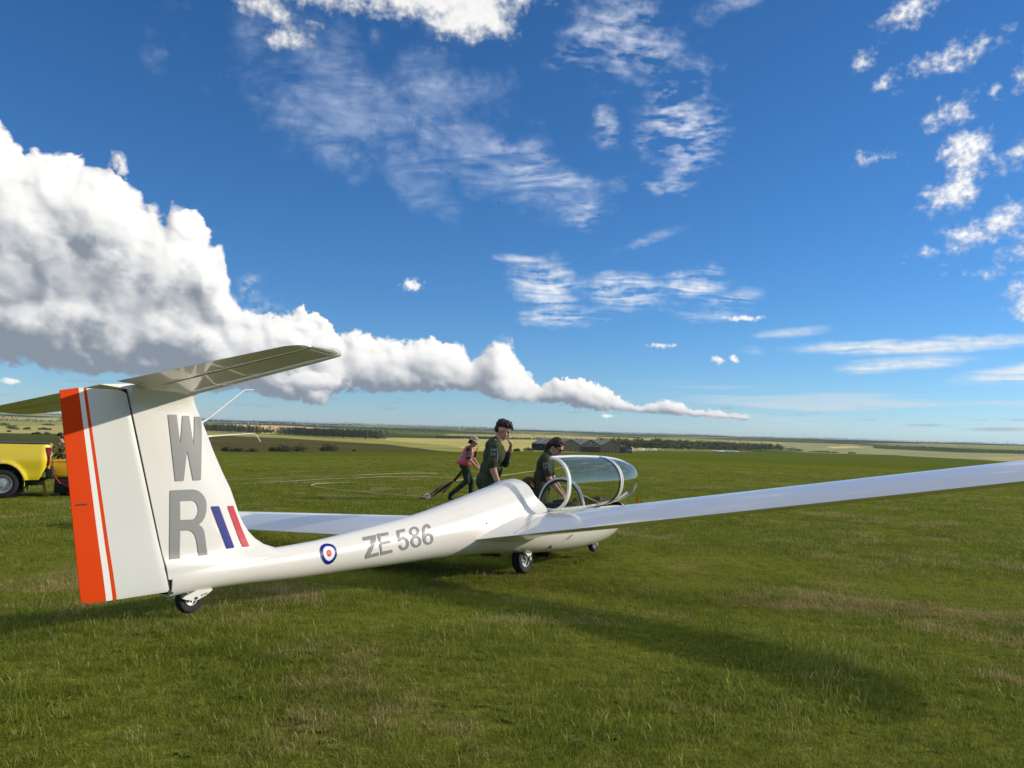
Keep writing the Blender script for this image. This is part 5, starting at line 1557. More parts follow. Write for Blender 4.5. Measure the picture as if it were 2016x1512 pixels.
# -- the tall man with a phone or radio at his face, behind the fuselage (faces +x)
pm = person_root('tall man in green flying suit behind the fuselage hump, hand raised to his face', -0.30, 10.75, 0.06)
pm.rotation_euler = (0, 0.045, 0.06)
P = []
SU, SK, BO = 0, 1, 2
hip = (0, 0, .93)
for sy, kx, fx in ((-1, .07, .03), (1, -.02, -.22)):
    h0 = (0, .095*sy, .90); k0 = (kx, .10*sy, .49); a0 = (fx, .105*sy, .085)
    P.append(('c', h0, k0, .108, .078, SU)); P.append(('c', k0, a0, .076, .060, SU))
    P.append(('c', (fx+.0, .105*sy, .12), (fx, .105*sy, .07), .056, .05, BO)); P.append(('c', (fx-.03, .105*sy, .045), (fx+.15, .11*sy, .038), .045, .038, BO))
P += [('e', (-.03, 0, .95), (.145, .178, .150), 0, SU), ('e', (.015, 0, 1.10), (.150, .172, .165), .12, SU), ('e', (.04, 0, 1.29), (.145, .190, .180), .20, SU), ('e', (.02, 0, 1.40), (.110, .185, .090), .25, SU)]
for sy in (-1, 1): P.append(('e', (.035, .175*sy, 1.395), (.085, .075, .085), 0, SU))
# right arm hangs down (towards the camera), sleeve rolled above the elbow
P += [('c', (.03, -.205, 1.39), (.015, -.245, 1.205), .073, .066, SU), ('c', (.014, -.246, 1.215), (.012, -.247, 1.185), .073, .072, SU),
      ('c', (.015, -.245, 1.20), (.035, -.250, 1.10), .048, .045, SK), ('c', (.035, -.25, 1.10), (.145, -.235, .86), .045, .029, SK)]
hand(P, (.145, -.235, .855), (.25, .05, -1), (.2, 1, 0), 1, .25, SK)
# left arm lifts something to the face
P += [('c', (.06, .20, 1.39), (.20, .17, 1.19), .070, .060, SU), ('c', (.20, .17, 1.19), (.255, .085, 1.38), .045, .031, SK)]
hand(P, (.255, .085, 1.385), (.02, -.35, 1), (-1, 0, 0), -1, .8, SK)
P.append(('c', (.03, 0, 1.40), (.095, 0, 1.53), .062, .056, SK))
P.append(('c', (.02, 0, 1.435), (.05, 0, 1.465), .082, .072, SU))
q = head_prims(P, (.125, 0, 1.615), .46, SK, -.12, 1.04)
skin_prims('body', P, [suit_green, skin, boot], pm)
eyes(pm, q, 1.04)
H = []
rr = random.Random(3)
for i in range(70):
    a = rr.uniform(0, 6.283); e = rr.uniform(.05, 1.0)**.7
    x, y, z = .104*cos(a)*math.sqrt(1-e*e*.9), .084*sin(a)*math.sqrt(1-e*e*.9), .103*e
    if x > .055 and z < .055: continue
    if z < .02 and x > -.02: continue
    b = q(-.010+x, y, .030+z); c_ = q(-.010+x*1.05+rr.uniform(-.006, .022), y*1.04+rr.uniform(-.008, .008), .030+z*1.05+rr.uniform(-.004, .012))
    H.append(('c', b, c_, .017, .008, 0))
H += [('e', q(-.020, 0, .050), (.098, .083, .092), .34, 0), ('e', q(-.060, 0, -.01), (.050, .070, .060), .34, 0), ('c', q(.06, -.05, .10), q(.098, .0, .075), .020, .012, 0), ('c', q(.06, .05, .10), q(.098, .02, .07), .020, .012, 0)]
skin_prims('hair', H, [hair_dark], pm, 0.007, 1, .007, 38)
sleeve_badge(pm, (.028, -.294, 1.305), (1, -.05, .12), (-.12, -.2, 1), .082, .135)
decal('rank_slide', (.035, -.15, 1.482), (.4, -1, -.25), (1, .3, .1), .06, .05, patch_k, pm)
decal('rank_braid', (.040, -.15, 1.486), (.4, -1, -.25), (1, .3, .1), .062, .014, gold_br, pm)
rad_ = bev_box('handheld_radio', (.215, .03, 1.265), (.025, .03, .075), patch_k, None, .008)
rad_.parent = pm
tube('radio_aerial', [(.22, .03, 1.34), (.235, .05, 1.42)], .006, patch_k, rad_)

# -- the woman bending over the cockpit
pw = person_root('woman with dark ponytail and sunglasses leaning over the open rear cockpit', 0.445, 10.95, -0.16)
pw.scale = (0.96,)*3
P = []
for sy in (-1, 1):
    h0 = (-.02, .09*sy, .88); k0 = (.03, .10*sy, .48); a0 = (-.06, .11*sy, .085)
    P.append(('c', h0, k0, .108, .074, 0)); P.append(('c', k0, a0, .072, .056, 0))
    P.append(('c', (-.08, .11*sy, .045), (.10, .115*sy, .036), .044, .036, 2))
P += [('e', (-.03, 0, .92), (.142, .172, .145), 0, 0), ('e', (.0, 0, 1.06), (.130, .152, .160), .15, 0), ('e', (.035, 0, 1.22), (.128, .172, .165), .28, 0), ('e', (.045, 0, 1.305), (.095, .168, .085), .35, 0)]
for sy in (-1, 1): P.append(('e', (.05, .158*sy, 1.30), (.078, .068, .078), 0, 0))
for sy in (-1, 1):
    e0 = (.105, .205*sy-.02, 1.05); w0 = (.275, .11*sy-.06, .845)
    P += [('c', (.05, .178*sy, 1.295), vlerp((.05, .178*sy, 1.295), e0, .75), .068, .063, 0), ('c', vlerp((.05, .178*sy, 1.295), e0, .7), e0, .046, .043, 1), ('c', e0, w0, .043, .027, 1)]
    hand(P, w0, (.7, -.1*sy, -.55), (-.4, 0, -1), sy, .5, 1)
P.append(('c', (.055, 0, 1.31), (.130, -.01, 1.415), .056, .05, 1)); P.append(('c', (.045, 0, 1.33), (.08, 0, 1.37), .076, .068, 0))
q = head_prims(P, (.175, -.01, 1.462), .58, 1, -.30, .97)
skin_prims('body', P, [suit_green, skin, boot], pw)
eyes(pw, q, .97)
H = [('e', q(-.026, 0, .048), (.098, .086, .095), .62, 0), ('e', q(-.07, 0, .015), (.056, .074, .064), .62, 0), ('c', q(.05, -.065, .075), q(-.06, -.078, .03), .020, .022, 0), ('c', q(.05, .065, .075), q(-.06, .078, .03), .020, .022, 0), ('c', q(.055, -.03, .10), q(.055, .03, .10), .020, .020, 0)]
tail0 = Vector(q(-.115, 0, .03))
for i in range(9):
    t = rr.uniform(-.02, .02)
    H.append(('c', tuple(tail0+Vector((0, t, 0))), tuple(tail0+Vector((-.060+rr.uniform(-.02, .02), t*1.5, -.07))), .028, .026, 0))
    H.append(('c', tuple(tail0+Vector((-.060, t*1.5, -.07))), tuple(tail0+Vector((-.085+rr.uniform(-.02, .02), t*1.8, -.165+rr.uniform(-.02, .02)))), .028, .012, 0))
skin_prims('hair', H, [hair_dark], pw, 0.008, 2, .005, 42)
V, F = [], []
for sy in (-1, 1):
    b0 = len(V)
    for k in range(10):
        a = 2*pi*k/10
        V.append(q(.094+.004*cos(a)*0, .031*sy+.024*cos(a), .006+.019*sin(a)))
    for k in range(10):
        a = 2*pi*k/10
        V.append(q(.089, .031*sy+.024*cos(a), .006+.019*sin(a)))
    F += [tuple(range(b0, b0+10)), tuple(range(b0+10, b0+20))[::-1]]+[(b0+k, b0+(k+1) % 10, b0+10+(k+1) % 10, b0+10+k) for k in range(10)]
sg_ = mesh_obj('sunglasses', V, F, lens, pw)
for sy in (-1, 1): tube('temple_arm', [q(.090, .055*sy, .012), q(.03, .079*sy, .012), q(-.02, .083*sy, .002)], .0035, lens, sg_, n=6)
tube('bridge', [q(.094, -.01, .012), q(.094, .01, .012)], .0035, lens, sg_, n=6)
sleeve_badge(pw, (.075, -.262, 1.20), (1, -.1, .2), (-.2, -.18, 1), .072, .115)

# -- the cadet in the pink high-visibility vest dragging the cable parachute
pc = person_root('cadet in pink-red high-visibility vest and sand-coloured sun hat walking on the grass', -1.06, 19.75, 0.0)
P = []
lh, rh = (0, .085, .83), (0, -.085, .83)
P += [('c', rh, (.07, -.09, .47), .100, .074, 0), ('c', (.07, -.09, .47), (-.30, -.09, .145), .070, .055, 0), ('c', (-.31, -.09, .15), (-.335, -.09, .045), .046, .040, 2), ('c', (-.335, -.09, .065), (-.24, -.09, .035), .038, .034, 2),
      ('c', lh, (.16, .09, .46), .100, .074, 0), ('c', (.16, .09, .46), (.17, .09, .09), .070, .055, 0), ('c', (.15, .09, .04), (.30, .09, .036), .044, .036, 2)]
P += [('e', (-.01, 0, .86), (.125, .160, .135), .1, 0), ('e', (.03, 0, 1.0), (.120, .145, .150), .2, 0), ('e', (.075, 0, 1.15), (.120, .160, .150), .3, 0), ('e', (.095, 0, 1.225), (.088, .155, .075), .3, 0)]
for sy in (-1, 1): P.append(('e', (.095, .145*sy, 1.215), (.070, .062, .070), 0, 0))
P += [('c', (.095, -.165, 1.21), (.10, -.195, 1.03), .062, .056, 0), ('c', (.10, -.195, 1.04), (.11, -.195, .99), .040, .038, 1), ('c', (.11, -.195, .99), (.27, -.13, .83), .038, .026, 1)]
hand(P, (.27, -.13, .83), (.7, .2, -.7), (-.5, 0, -.6), 1, .9, 1)
P += [('c', (.10, .165, 1.21), (.17, .19, 1.02), .062, .054, 0), ('c', (.17, .19, 1.02), (.30, .06, .86), .038, .026, 1)]
hand(P, (.30, .06, .86), (.6, -.4, -.6), (-.5, 0, -.6), -1, .9, 1)
P.append(('c', (.10, 0, 1.24), (.16, 0, 1.33), .052, .047, 1))
q = head_prims(P, (.195, 0, 1.385), .38, 1, 0, .95)
skin_prims('body', P, [suit_dark, skin, boot], pc)
eyes(pc, q, .95)
skin_prims('hair', [('e', q(-.03, 0, .02), (.085, .080, .085), .38, 0), ('c', q(-.09, 0, .0), q(-.105, 0, -.05), .04, .03, 0)], [hair_dark], pc, .01, 2)
# hat: crown and soft brim
V, F = [], []
HPROF = [(.0, .135), (.045, .132), (.080, .115), (.098, .075), (.104, .040), (.108, .034), (.150, .012), (.152, .006), (.108, .026), (.100, .034)]
for i, (r, z) in enumerate(HPROF):
    for k in range(24):
        a = 2*pi*k/24
        wv = .012*sin(3*a+1)*(r > .12)
        V.append(q(-.012+r*cos(a)*1.02, r*sin(a)*.9, z+.020+wv))
for i in range(len(HPROF)-1):
    for k in range(24):
        a, b = i*24+k, i*24+(k+1) % 24; F.append((a, b, b+24, a+24))
mesh_obj('sun_hat', V, F, straw_hat, pc, smooth_angle=60)
# vest: a shell around the trunk
def ring_pts(c, rx, ry, tilt, n=32, grow=0.0):
    return [(c[0]+(rx+grow)*cos(2*pi*k/n)*cos(tilt), (ry+grow)*sin(2*pi*k/n), c[2]-(rx+grow)*cos(2*pi*k/n)*sin(tilt)) for k in range(n)]
VR = [((-.035, 0, .845), .158, .180, .16), ((.0, 0, .93), .150, .172, .2), ((.032, 0, 1.01), .140, .162, .25), ((.065, 0, 1.10), .135, .166, .3), ((.085, 0, 1.18), .122, .160, .3), ((.095, 0, 1.235), .100, .140, .3), ((.102, 0, 1.275), .074, .100, .3)]
V, F = [], []
for c, rx, ry, t in VR: V += ring_pts(c, rx, ry, t, grow=.010)
for i in range(len(VR)-1):
    for k in range(32):
        a, b = i*32+k, i*32+(k+1) % 32
        if i >= 3 and (k in (7, 8, 23, 24) or (i == 4 and k in (6, 9, 22, 25))): continue      # arm holes
        F.append((a, b, b+32, a+32))
vest = mesh_obj('high_visibility_vest', V, F, hivis, pc, smooth_angle=180)
sm_ = vest.modifiers.new('thickness', 'SOLIDIFY'); sm_.thickness = 0.006
def vest_band(t0, t1):
    V, F = [], []
    for t in (t0, t1):
        i = min(int(t), len(VR)-2); f = t-i
        c = vlerp(VR[i][0], VR[i+1][0], f); rx, ry, tl_ = [VR[i][j]+(VR[i+1][j]-VR[i][j])*f for j in (1, 2, 3)]
        V += ring_pts(c, rx, ry, tl_, grow=.015)
    for k in range(32): F.append((k, (k+1) % 32, 32+(k+1) % 32, 32+k))
    mesh_obj('reflective_band', V, F, tape, vest, smooth_angle=180)
vest_band(.95, 1.45); vest_band(2.05, 2.55)
for ks in (4, 12, 20, 28):
    V = []
    for i in range(2, len(VR)):
        c, rx, ry, t = VR[i]
        pts = ring_pts(c, rx, ry, t, n=64, grow=.016)
        V += [pts[(ks*2-1) % 64], pts[(ks*2+1) % 64]]
    mesh_obj('reflective_band', V, [(2*i, 2*i+1, 2*i+3, 2*i+2) for i in range(len(VR)-3)], tape, vest, smooth_angle=180)
sleeve_badge(pc, (.098, -.250, 1.11), (1, -.03, 0), (-.02, -.05, 1), .075, .12)
rd = bev_box('handheld_radio', (.245, -.02, 1.10), (.022, .028, .065), patch_k, None, .008); rd.parent = pc
tube('radio_aerial', [(.25, -.02, 1.16), (.31, -.02, 1.29)], .008, patch_k, rd)

# -- someone kneeling on the far side of the cockpit; only the curly hair shows from here
pk = person_root('person with curly brown hair crouching beyond the glider, between the hump and the woman', 0.215, 10.75, 1.25)
P = []
for sy in (-1, 1):
    P += [('c', (-.10, .10*sy, .28), (.22, .13*sy, .40 if sy > 0 else .10), .105, .078, 0), ('c', (.22, .13*sy, .40 if sy > 0 else .10), (.16 if sy > 0 else -.18, .12*sy, .07), .072, .055, 0), ('c', (.14 if sy > 0 else -.2, .12*sy, .045), (.28 if sy > 0 else -.28, .12*sy, .036), .042, .034, 2)]
P += [('e', (-.11, 0, .31), (.14, .165, .13), .2, 0), ('e', (-.04, 0, .46), (.125, .155, .15), .4, 0), ('e', (.03, 0, .60), (.12, .17, .14), .5, 0)]
for sy in (-1, 1):
    e0 = (.17, .19*sy, .50); w0 = (.34, .12*sy, .58)
    P += [('c', (.05, .17*sy, .66), e0, .064, .050, 0), ('c', e0, w0, .040, .027, 1)]
    hand(P, w0, (.9, 0, .2), (0, -sy, -.6), sy, .5, 1)
P.append(('c', (.06, 0, .68), (.10, 0, .78), .055, .050, 1))
q = head_prims(P, (.125, 0, .85), .30, 1)
skin_prims('body', P, [suit_green, skin, boot], pk)
eyes(pk, q)
H = []
for i in range(150):
    a = rr.uniform(0, 6.283); e = rr.uniform(-.35, 1.0)
    x, y, z = .105*cos(a)*math.sqrt(max(0, 1-e*e)), .092*sin(a)*math.sqrt(max(0, 1-e*e)), .112*e
    if x > .055 and z < .05: continue
    c_ = q(-.014+x, y, .035+z)
    H.append(('e', c_, (rr.uniform(.014, .024),)*3, 0, 0))
H.append(('e', q(-.022, 0, .045), (.100, .086, .098), .3, 0))
skin_prims('hair', H, [hair_curly], pk, 0.008, 1, .006, 45)

# -- two people at the tail of the truck
pe = person_root('soldier in camouflage standing at the tailgate of the yellow pickup', -12.98, 24.35, 3.2)
P = []
for sy in (-1, 1):
    P += [('c', (0, .10*sy, .92), (.05, .11*sy, .50), .108, .078, 0), ('c', (.05, .11*sy, .50), (-.02, .115*sy, .09), .074, .060, 0), ('c', (-.04, .115*sy, .045), (.14, .12*sy, .038), .046, .038, 2)]
P += [('e', (0, 0, .97), (.14, .175, .15), 0, 0), ('e', (.04, 0, 1.13), (.14, .168, .165), .2, 0), ('e', (.10, 0, 1.33), (.14, .188, .175), .35, 0)]
for sy in (-1, 1):
    e0 = (.30, .27*sy, 1.20); w0 = (.48, .19*sy, 1.06)
    P += [('e', (.11, .18*sy, 1.43), (.08, .075, .08), 0, 0), ('c', (.12, .20*sy, 1.43), e0, .072, .060, 0), ('c', e0, w0, .056, .040, 0)]
    hand(P, w0, (.7, -.2*sy, -.5), (0, -.2*sy, -1), sy, .5, 1)
P.append(('c', (.11, 0, 1.45), (.17, 0, 1.56), .06, .055, 1))
q = head_prims(P, (.20, 0, 1.64), .32, 1)
skin_prims('body', P, [camo, skin, boot], pe, .011)
eyes(pe, q)
skin_prims('hair', [('e', q(-.02, 0, .05), (.098, .083, .090), .32, 0), ('e', q(-.06, 0, 0), (.05, .072, .06), .32, 0)], [hair_dark], pe, .01, 2)
pf_ = person_root('person in black top and dark cap crouching at the yellow drawbar', -12.62, 23.95, 3.25)
P = []
for sy in (-1, 1):
    P += [('c', (-.16, .10*sy, .46), (.16, .14*sy, .50), .105, .080, 0), ('c', (.16, .14*sy, .50), (.02, .13*sy, .09), .074, .056, 0), ('c', (0, .13*sy, .045), (.17, .13*sy, .036), .044, .036, 2)]
P += [('e', (-.16, 0, .52), (.15, .17, .14), .3, 0), ('e', (-.05, 0, .68), (.13, .16, .16), .6, 0), ('e', (.08, 0, .84), (.13, .18, .15), .8, 0)]
for sy in (-1, 1):
    e0 = (.26, .22*sy, .66); w0 = (.42, .12*sy, .54)
    P += [('c', (.12, .18*sy, .88), e0, .068, .055, 0), ('c', e0, w0, .042, .028, 1)]
    hand(P, w0, (.7, 0, -.6), (0, -sy, -.5), sy, .6, 1)
P.append(('c', (.13, 0, .90), (.20, 0, .97), .055, .05, 1))
q = head_prims(P, (.26, 0, 1.02), .75, 1)
skin_prims('body', P, [black_cloth, skin, boot], pf_, .011)
eyes(pf_, q)
skin_prims('hair', [('e', q(-.03, 0, .02), (.090, .082, .080), .75, 0)], [hair_dark], pf_, .01, 2)
V, F = [], []
CP = [(.0, .125), (.05, .118), (.085, .095), (.100, .055), (.102, .035)]
for r, z in CP:
    for k in range(20): V.append(q(-.012+r*cos(2*pi*k/20), r*.88*sin(2*pi*k/20), z+.012))
for i in range(len(CP)-1):
    for k in range(20):
        a, b = i*20+k, i*20+(k+1) % 20; F.append((a, b, b+20, a+20))
cap = mesh_obj('cap', V, F, black_cloth, pf_, smooth_angle=60)
V = [q(.07+.09*math.cos(t), .075*math.sin(t)*1.1, .045-.012*math.cos(t)) for t in np.linspace(-1.45, 1.45, 12)]+[q(.07+.02*math.cos(t), .075*math.sin(t), .050) for t in np.linspace(-1.45, 1.45, 12)]
mesh_obj('cap_peak', V, [(i, i+1, 13+i, 12+i) for i in range(11)], black_cloth, cap)
# ------------------------------------------------------------------ yellow pickup (own frame: x forward, y left, z up)
ypaint = mat('yellow_car_paint', (0.90, 0.68, 0.030), 0.32, spec=0.5, coat=0.9)
bsdf(ypaint).inputs['Coat Roughness'].default_value = 0.04
glassm = mat('dark_window_glass', (0.012, 0.014, 0.015), 0.05)
redl = mat('red_lamp_glass', (0.26, 0.004, 0.010), 0.10, coat=0.8)
redb = mat('red_lamp_bright', (0.62, 0.015, 0.030), 0.12, coat=0.8)
blackp = mat('black_plastic', (0.014, 0.014, 0.015), 0.55)
steelw = mat('silver_wheel_steel', (0.52, 0.53, 0.53), 0.38, metal=0.55)
whitel = mat('white_lamp', (0.75, 0.75, 0.72), 0.2)
yindus = mat('yellow_industrial_paint', (0.62, 0.36, 0.015), 0.45)
redhose = mat('red_hose', (0.42, 0.035, 0.030), 0.5)
TKX, TKY = -13.86, 22.94
truck = thing('pickup_truck', 'yellow pickup truck at the left edge, black bed cover and steel wheels', 'pickup truck', (TKX, TKY, tz(TKX, TKY)), pi+.47)
WR = 0.395
AX_R, AX_F = 0.0, 3.20          # axle positions, rear axle at the origin
def arch(cx, r): return lambda X, Z: np.hypot(X-cx, Z-WR)-r
def panel_surf(x, z):
    y = 0.895
    y += 0.045*math.exp(-((z-0.98)/0.20)**2)
    y -= 0.30*max(0, z-1.16)**1.5+0.55*max(0, 0.62-z)**1.6
    for cx in (AX_R, AX_F):
        d = math.hypot(x-cx, z-WR)
        y += 0.045*math.exp(-((d-0.50)/0.075)**2)
    y -= 0.10*max(0, (-x-0.95)/0.25)**2
    return y
side_out = [(-1.21, 1.26), (-1.185, 1.34), (-1.12, 1.362), (1.24, 1.362), (1.27, 1.10), (1.25, .56), (1.2, .46), (-.92, .50), (-1.08, .76), (-1.20, .98)]
cab_out = [(1.285, 1.10), (1.285, 1.36), (3.1, 1.30), (4.05, 1.20), (4.25, 1.02), (4.28, .70), (4.20, .50), (1.27, .46)]
body_r = minus(poly_sd(side_out), arch(AX_R, .505)); body_f = minus(poly_sd(cab_out), arch(AX_F, .50))
truck_body = None
for sgn in (1, -1):
    # the bed side and the cab side, curved panels with wheel openings
    for nm, fn, bx in (('bed_side', body_r, (-1.24, 1.30, .44, 1.38)), ('cab_side', body_f, (1.25, 4.32, .44, 1.38))):
        o = film(nm, fn, bx[0], bx[1], bx[2], bx[3], lambda x, z: panel_surf(x, z), ypaint, truck, 70, 40, 0.0)
        if sgn > 0: 
            for v in o.data.vertices: v.co.y = -v.co.y
        sm_ = o.modifiers.new('thickness', 'SOLIDIFY'); sm_.thickness = 0.03; sm_.offset = 0
    # dark wheel-house lining
    for cx in (AX_R, AX_F):
        V, F = [], []
        for k in range(19):
            a = -.35+(pi+.7)*k/18
            for y in (.93, .45): V.append((cx+.515*cos(a), sgn*y, WR+.515*sin(a)))
        for k in range(18): F.append((2*k, 2*k+1, 2*k+3, 2*k+2))
        V2 = [(cx, sgn*.45, WR)]+[(cx+.515*cos(2*pi*k/20), sgn*.45, WR+.515*sin(2*pi*k/20)) for k in range(20)]
        b0 = len(V); V += V2; F += [(b0, b0+1+k, b0+1+(k+1) % 20) for k in range(20)]
        mesh_obj('wheel_arch', V, F, blackp, truck)
        # flare lip
        tube('wheel_arch_lip', [(cx+.512*cos(a), sgn*(panel_surf(cx+.512*cos(a), WR+.512*sin(a))), WR+.512*sin(a)) for a in np.linspace(-.12, pi+.12, 22)], .016, ypaint, truck, n=6)
    tl = bev_box('tail_light', (-1.165, sgn*.845, 1.075), (.085, .055, .225), redl, truck, .03)
    for v in tl.data.vertices:
        v.co.x += -0.05*(1.3-v.co.z)*(-1.0)+(0.03 if abs(v.co.z-1.07) < .08 and v.co.x > -1.16 else 0)
    bev_box('lamp_segment', (-1.235, sgn*.845, 1.24), (.022, .050, .045), redb, tl, .012)
    bev_box('lamp_segment', (-1.215, sgn*.845, .94), (.020, .050, .040), redb, tl, .012)
    bev_box('lamp_segment', (-1.225, sgn*.845, 1.08), (.018, .050, .030), whitel, tl, .010)
    bev_box('mud_flap', (-.50, sgn*.80, .30), (.012, .13, .20), blackp, truck, .006)
    bev_box('side_lamp', (.02, sgn*(panel_surf(.02, .94)+.012), .935), (.035, .008, .014), whitel, truck, .005)
bev_box('tailgate', (-1.195, 0, 1.06), (.035, .80, .285), ypaint, truck, .02)
bev_box('tailgate_handle', (-1.235, 0, 1.22), (.012, .12, .035), blackp, truck, .008)
bev_box('rear_bumper', (-1.24, 0, .655), (.12, .86, .125), blackp, truck, .05, seg=3)
bev_box('bed_floor', (.03, 0, .72), (1.18, .84, .03), blackp, truck, .01)
bev_box('front_bulkhead', (1.24, 0, 1.0), (.025, .84, .33), ypaint, truck, .01)
bev_box('tonneau_cover', (.03, 0, 1.370), (1.15, .78, .022), blackp, truck, .02)
bev_box('cover_roll', (1.0, 0, 1.43), (.20, .76, .035), blackp, truck, .03)
bev_box('chassis', (1.5, 0, .42), (2.55, .50, .08), blackp, truck, .03)
bev_box('spare_wheel', (-.62, 0, .40), (.30, .32, .09), blackp, truck, .06)
bev_box('bonnet', (3.55, 0, 1.20), (.72, .80, .10), ypaint, truck, .08, seg=3)
bev_box('front_bumper', (4.28, 0, .68), (.10, .86, .20), ypaint, truck, .07, seg=3)
bev_box('grille', (4.32, 0, .98), (.04, .62, .14), blackp, truck, .03)
for sgn in (1, -1): bev_box('headlight', (4.22, sgn*.72, 1.02), (.10, .15, .085), whitel, truck, .03)
# cab: roof, pillars and glass
roofp = [(1.30, 1.34, .84), (1.42, 1.84, .66), (2.55, 1.86, .66), (3.15, 1.30, .82)]
V = []
for x, z, w in roofp: V += [(x, w, z), (x, -w, z)]
F = [(0, 1, 3, 2), (2, 3, 5, 4), (4, 5, 7, 6), (0, 2, 4, 6), (1, 7, 5, 3), (0, 6, 7, 1)]
bm = bmesh.new(); vs = [bm.verts.new(v) for v in V]
for f in F: bm.faces.new([vs[i] for i in f])
bmesh.ops.recalc_face_normals(bm, faces=bm.faces[:]); bmesh.ops.bevel(bm, geom=bm.edges[:], offset=.05, segments=3, affect='EDGES')
cabo = bm_obj('cab', bm, ypaint, truck, 45)
for sgn in (1, -1):
    def cabq(x, z): 
        t = (z-1.34)/.50; return (x, sgn*(.84-.18*t+.012), z)
    for pts in ([(1.46, 1.42), (1.52, 1.76), (2.08, 1.77), (2.10, 1.42)], [(2.18, 1.42), (2.16, 1.77), (2.50, 1.77), (2.88, 1.42)]):
        mesh_obj('side_window', [cabq(*p) for p in pts], [(0, 1, 2, 3)], glassm, cabo)
    bev_box('door_handle', (1.55, sgn*(panel_surf(1.55, 1.22)+.02), 1.22), (.08, .012, .018), blackp, truck, .008)
    bev_box('wing_mirror', (2.75, sgn*1.02, 1.42), (.06, .10, .09), blackp, truck, .03)
mesh_obj('windscreen', [(2.66, .60, 1.76), (2.66, -.60, 1.76), (3.06, -.74, 1.39), (3.06, .74, 1.39)], [(0, 1, 2, 3)], glassm, cabo)
mesh_obj('rear_window', [(1.318, .62, 1.45), (1.318, -.62, 1.45), (1.392, -.54, 1.76), (1.392, .54, 1.76)], [(0, 1, 2, 3)], glassm, cabo)
for cx in (AX_R, AX_F):
    for sgn in (1, -1):
        w = bpy.data.objects.new('wheel', None); COL.objects.link(w); w.parent = truck
        c = (cx, -sgn*.80, WR)
        R = WR
        lathe_y('tyre', [(R*.60, -.10), (R*.72, -.128), (R*.90, -.122), (R*.985, -.095), (R, -.06), (R, .06), (R*.985, .095), (R*.90, .122), (R*.72, .128), (R*.60, .10)], c, rubber, w, n=36)
        s_ = -sgn
        lathe_y('rim', [(R*.615, s_*.105), (R*.60, s_*.125), (R*.56, s_*.118), (R*.53, s_*.06), (R*.44, s_*.045), (R*.30, s_*.085), (R*.22, s_*.090), (R*.20, s_*.115), (R*.12, s_*.12), (0, s_*.12), (0, -s_*.09), (R*.6, -s_*.09)], c, steelw, w, n=36)
        for k in range(16):
            a = 2*pi*k/16
            bm = bmesh.new()
            bmesh.ops.create_uvsphere(bm, u_segments=8, v_segments=5, radius=1, matrix=Matrix.Translation((cx+R*.49*cos(a), sgn*(.80+.052), WR+R*.49*sin(a))) @ Matrix.Rotation(-a, 4, 'Y') @ Matrix.Diagonal((.012, .012, .020, 1)))
            bm_obj('rim_slot', bm, seal, w, smooth_angle=180)
        for k in range(6):
            a = 2*pi*k/6
            bm = bmesh.new(); bmesh.ops.create_cone(bm, cap_ends=True, segments=6, radius1=.013, radius2=.011, depth=.025, matrix=Matrix.Translation((cx+R*.25*cos(a), sgn*(.80+.095), WR+R*.25*sin(a))) @ Matrix.Rotation(pi/2, 4, 'X'))
            bm_obj('wheel_nut', bm, steelw, w)
# short rear overhang and a tall load bed
def _all(o):
    for c in o.children:
        yield c
        yield from _all(c)
for c in _all(truck):
    if c.type == 'MESH' and c.name.split('.')[0] not in ('tyre', 'rim', 'rim_slot', 'wheel_nut'):
        for v in c.data.vertices:
            if v.co.x < -.55: v.co.x = -.55+(v.co.x+.55)*.78
            if v.co.z > .6: v.co.z = .6+(v.co.z-.6)*1.12
# ------------------------------------------------------------------ yellow towed cable gear behind the pickup
TGX, TGY = -12.82, 23.31
gear = thing('towed_cable_cart', 'yellow towed cart with drawbar and jockey leg, half hidden behind the orange rudder edge', 'cart', (TGX, TGY, tz(TGX, TGY)), pi+.47)
bev_box('box', (-.42, 0, .78), (.36, .30, .20), yindus, gear, .02)
bev_box('box_lid', (-.42, 0, .99), (.38, .32, .015), yindus, gear, .008)
tube('drawbar', [(.48, 0, .40), (.20, .0, .44), (-.05, .22, .56), (-.85, .32, .58)], .035, yindus, gear)
tube('drawbar', [(.20, .0, .44), (-.05, -.22, .56), (-.85, -.32, .58)], .035, yindus, gear)
tube('jockey_leg', [(.17, .05, .47), (.10, .05, .04)], .032, yindus, gear)
bev_box('jockey_foot', (.09, .05, .025), (.07, .06, .015), yindus, gear, .008)
bev_box('hitch', (.52, 0, .42), (.07, .05, .05), blackp, gear, .02)
bev_box('battery_box', (-.45, .02, .30), (.34, .25, .20), blackp, gear, .02)
for k, yy in enumerate((.30, .34, .38)):
    tube('hose', [(-.12, yy, .56), (-.25, yy+.03, .38), (-.45, yy+.02, .26+.03*k), (-.75, yy, .12)], .014, redhose, gear)
tube('tow_hose', [(.50, .03, .44), (.75, .06, .36), (1.0, 0, .40)], .014, redhose, gear)
for sgn in (1, -1):
    wq = bpy.data.objects.new('wheel', None); COL.objects.link(wq); wq.parent = gear
    lathe_y('tyre', [(.16, -.06), (.20, -.075), (.26, -.06), (.27, 0), (.26, .06), (.20, .075), (.16, .06)], (-.75, -sgn*.45, .27), rubber, wq)
    lathe_y('rim', [(.165, -.05), (.15, -.02), (.0, -.02), (.0, .02), (.15, .02), (.165, .05)], (-.75, -sgn*.45, .27), yindus, wq)
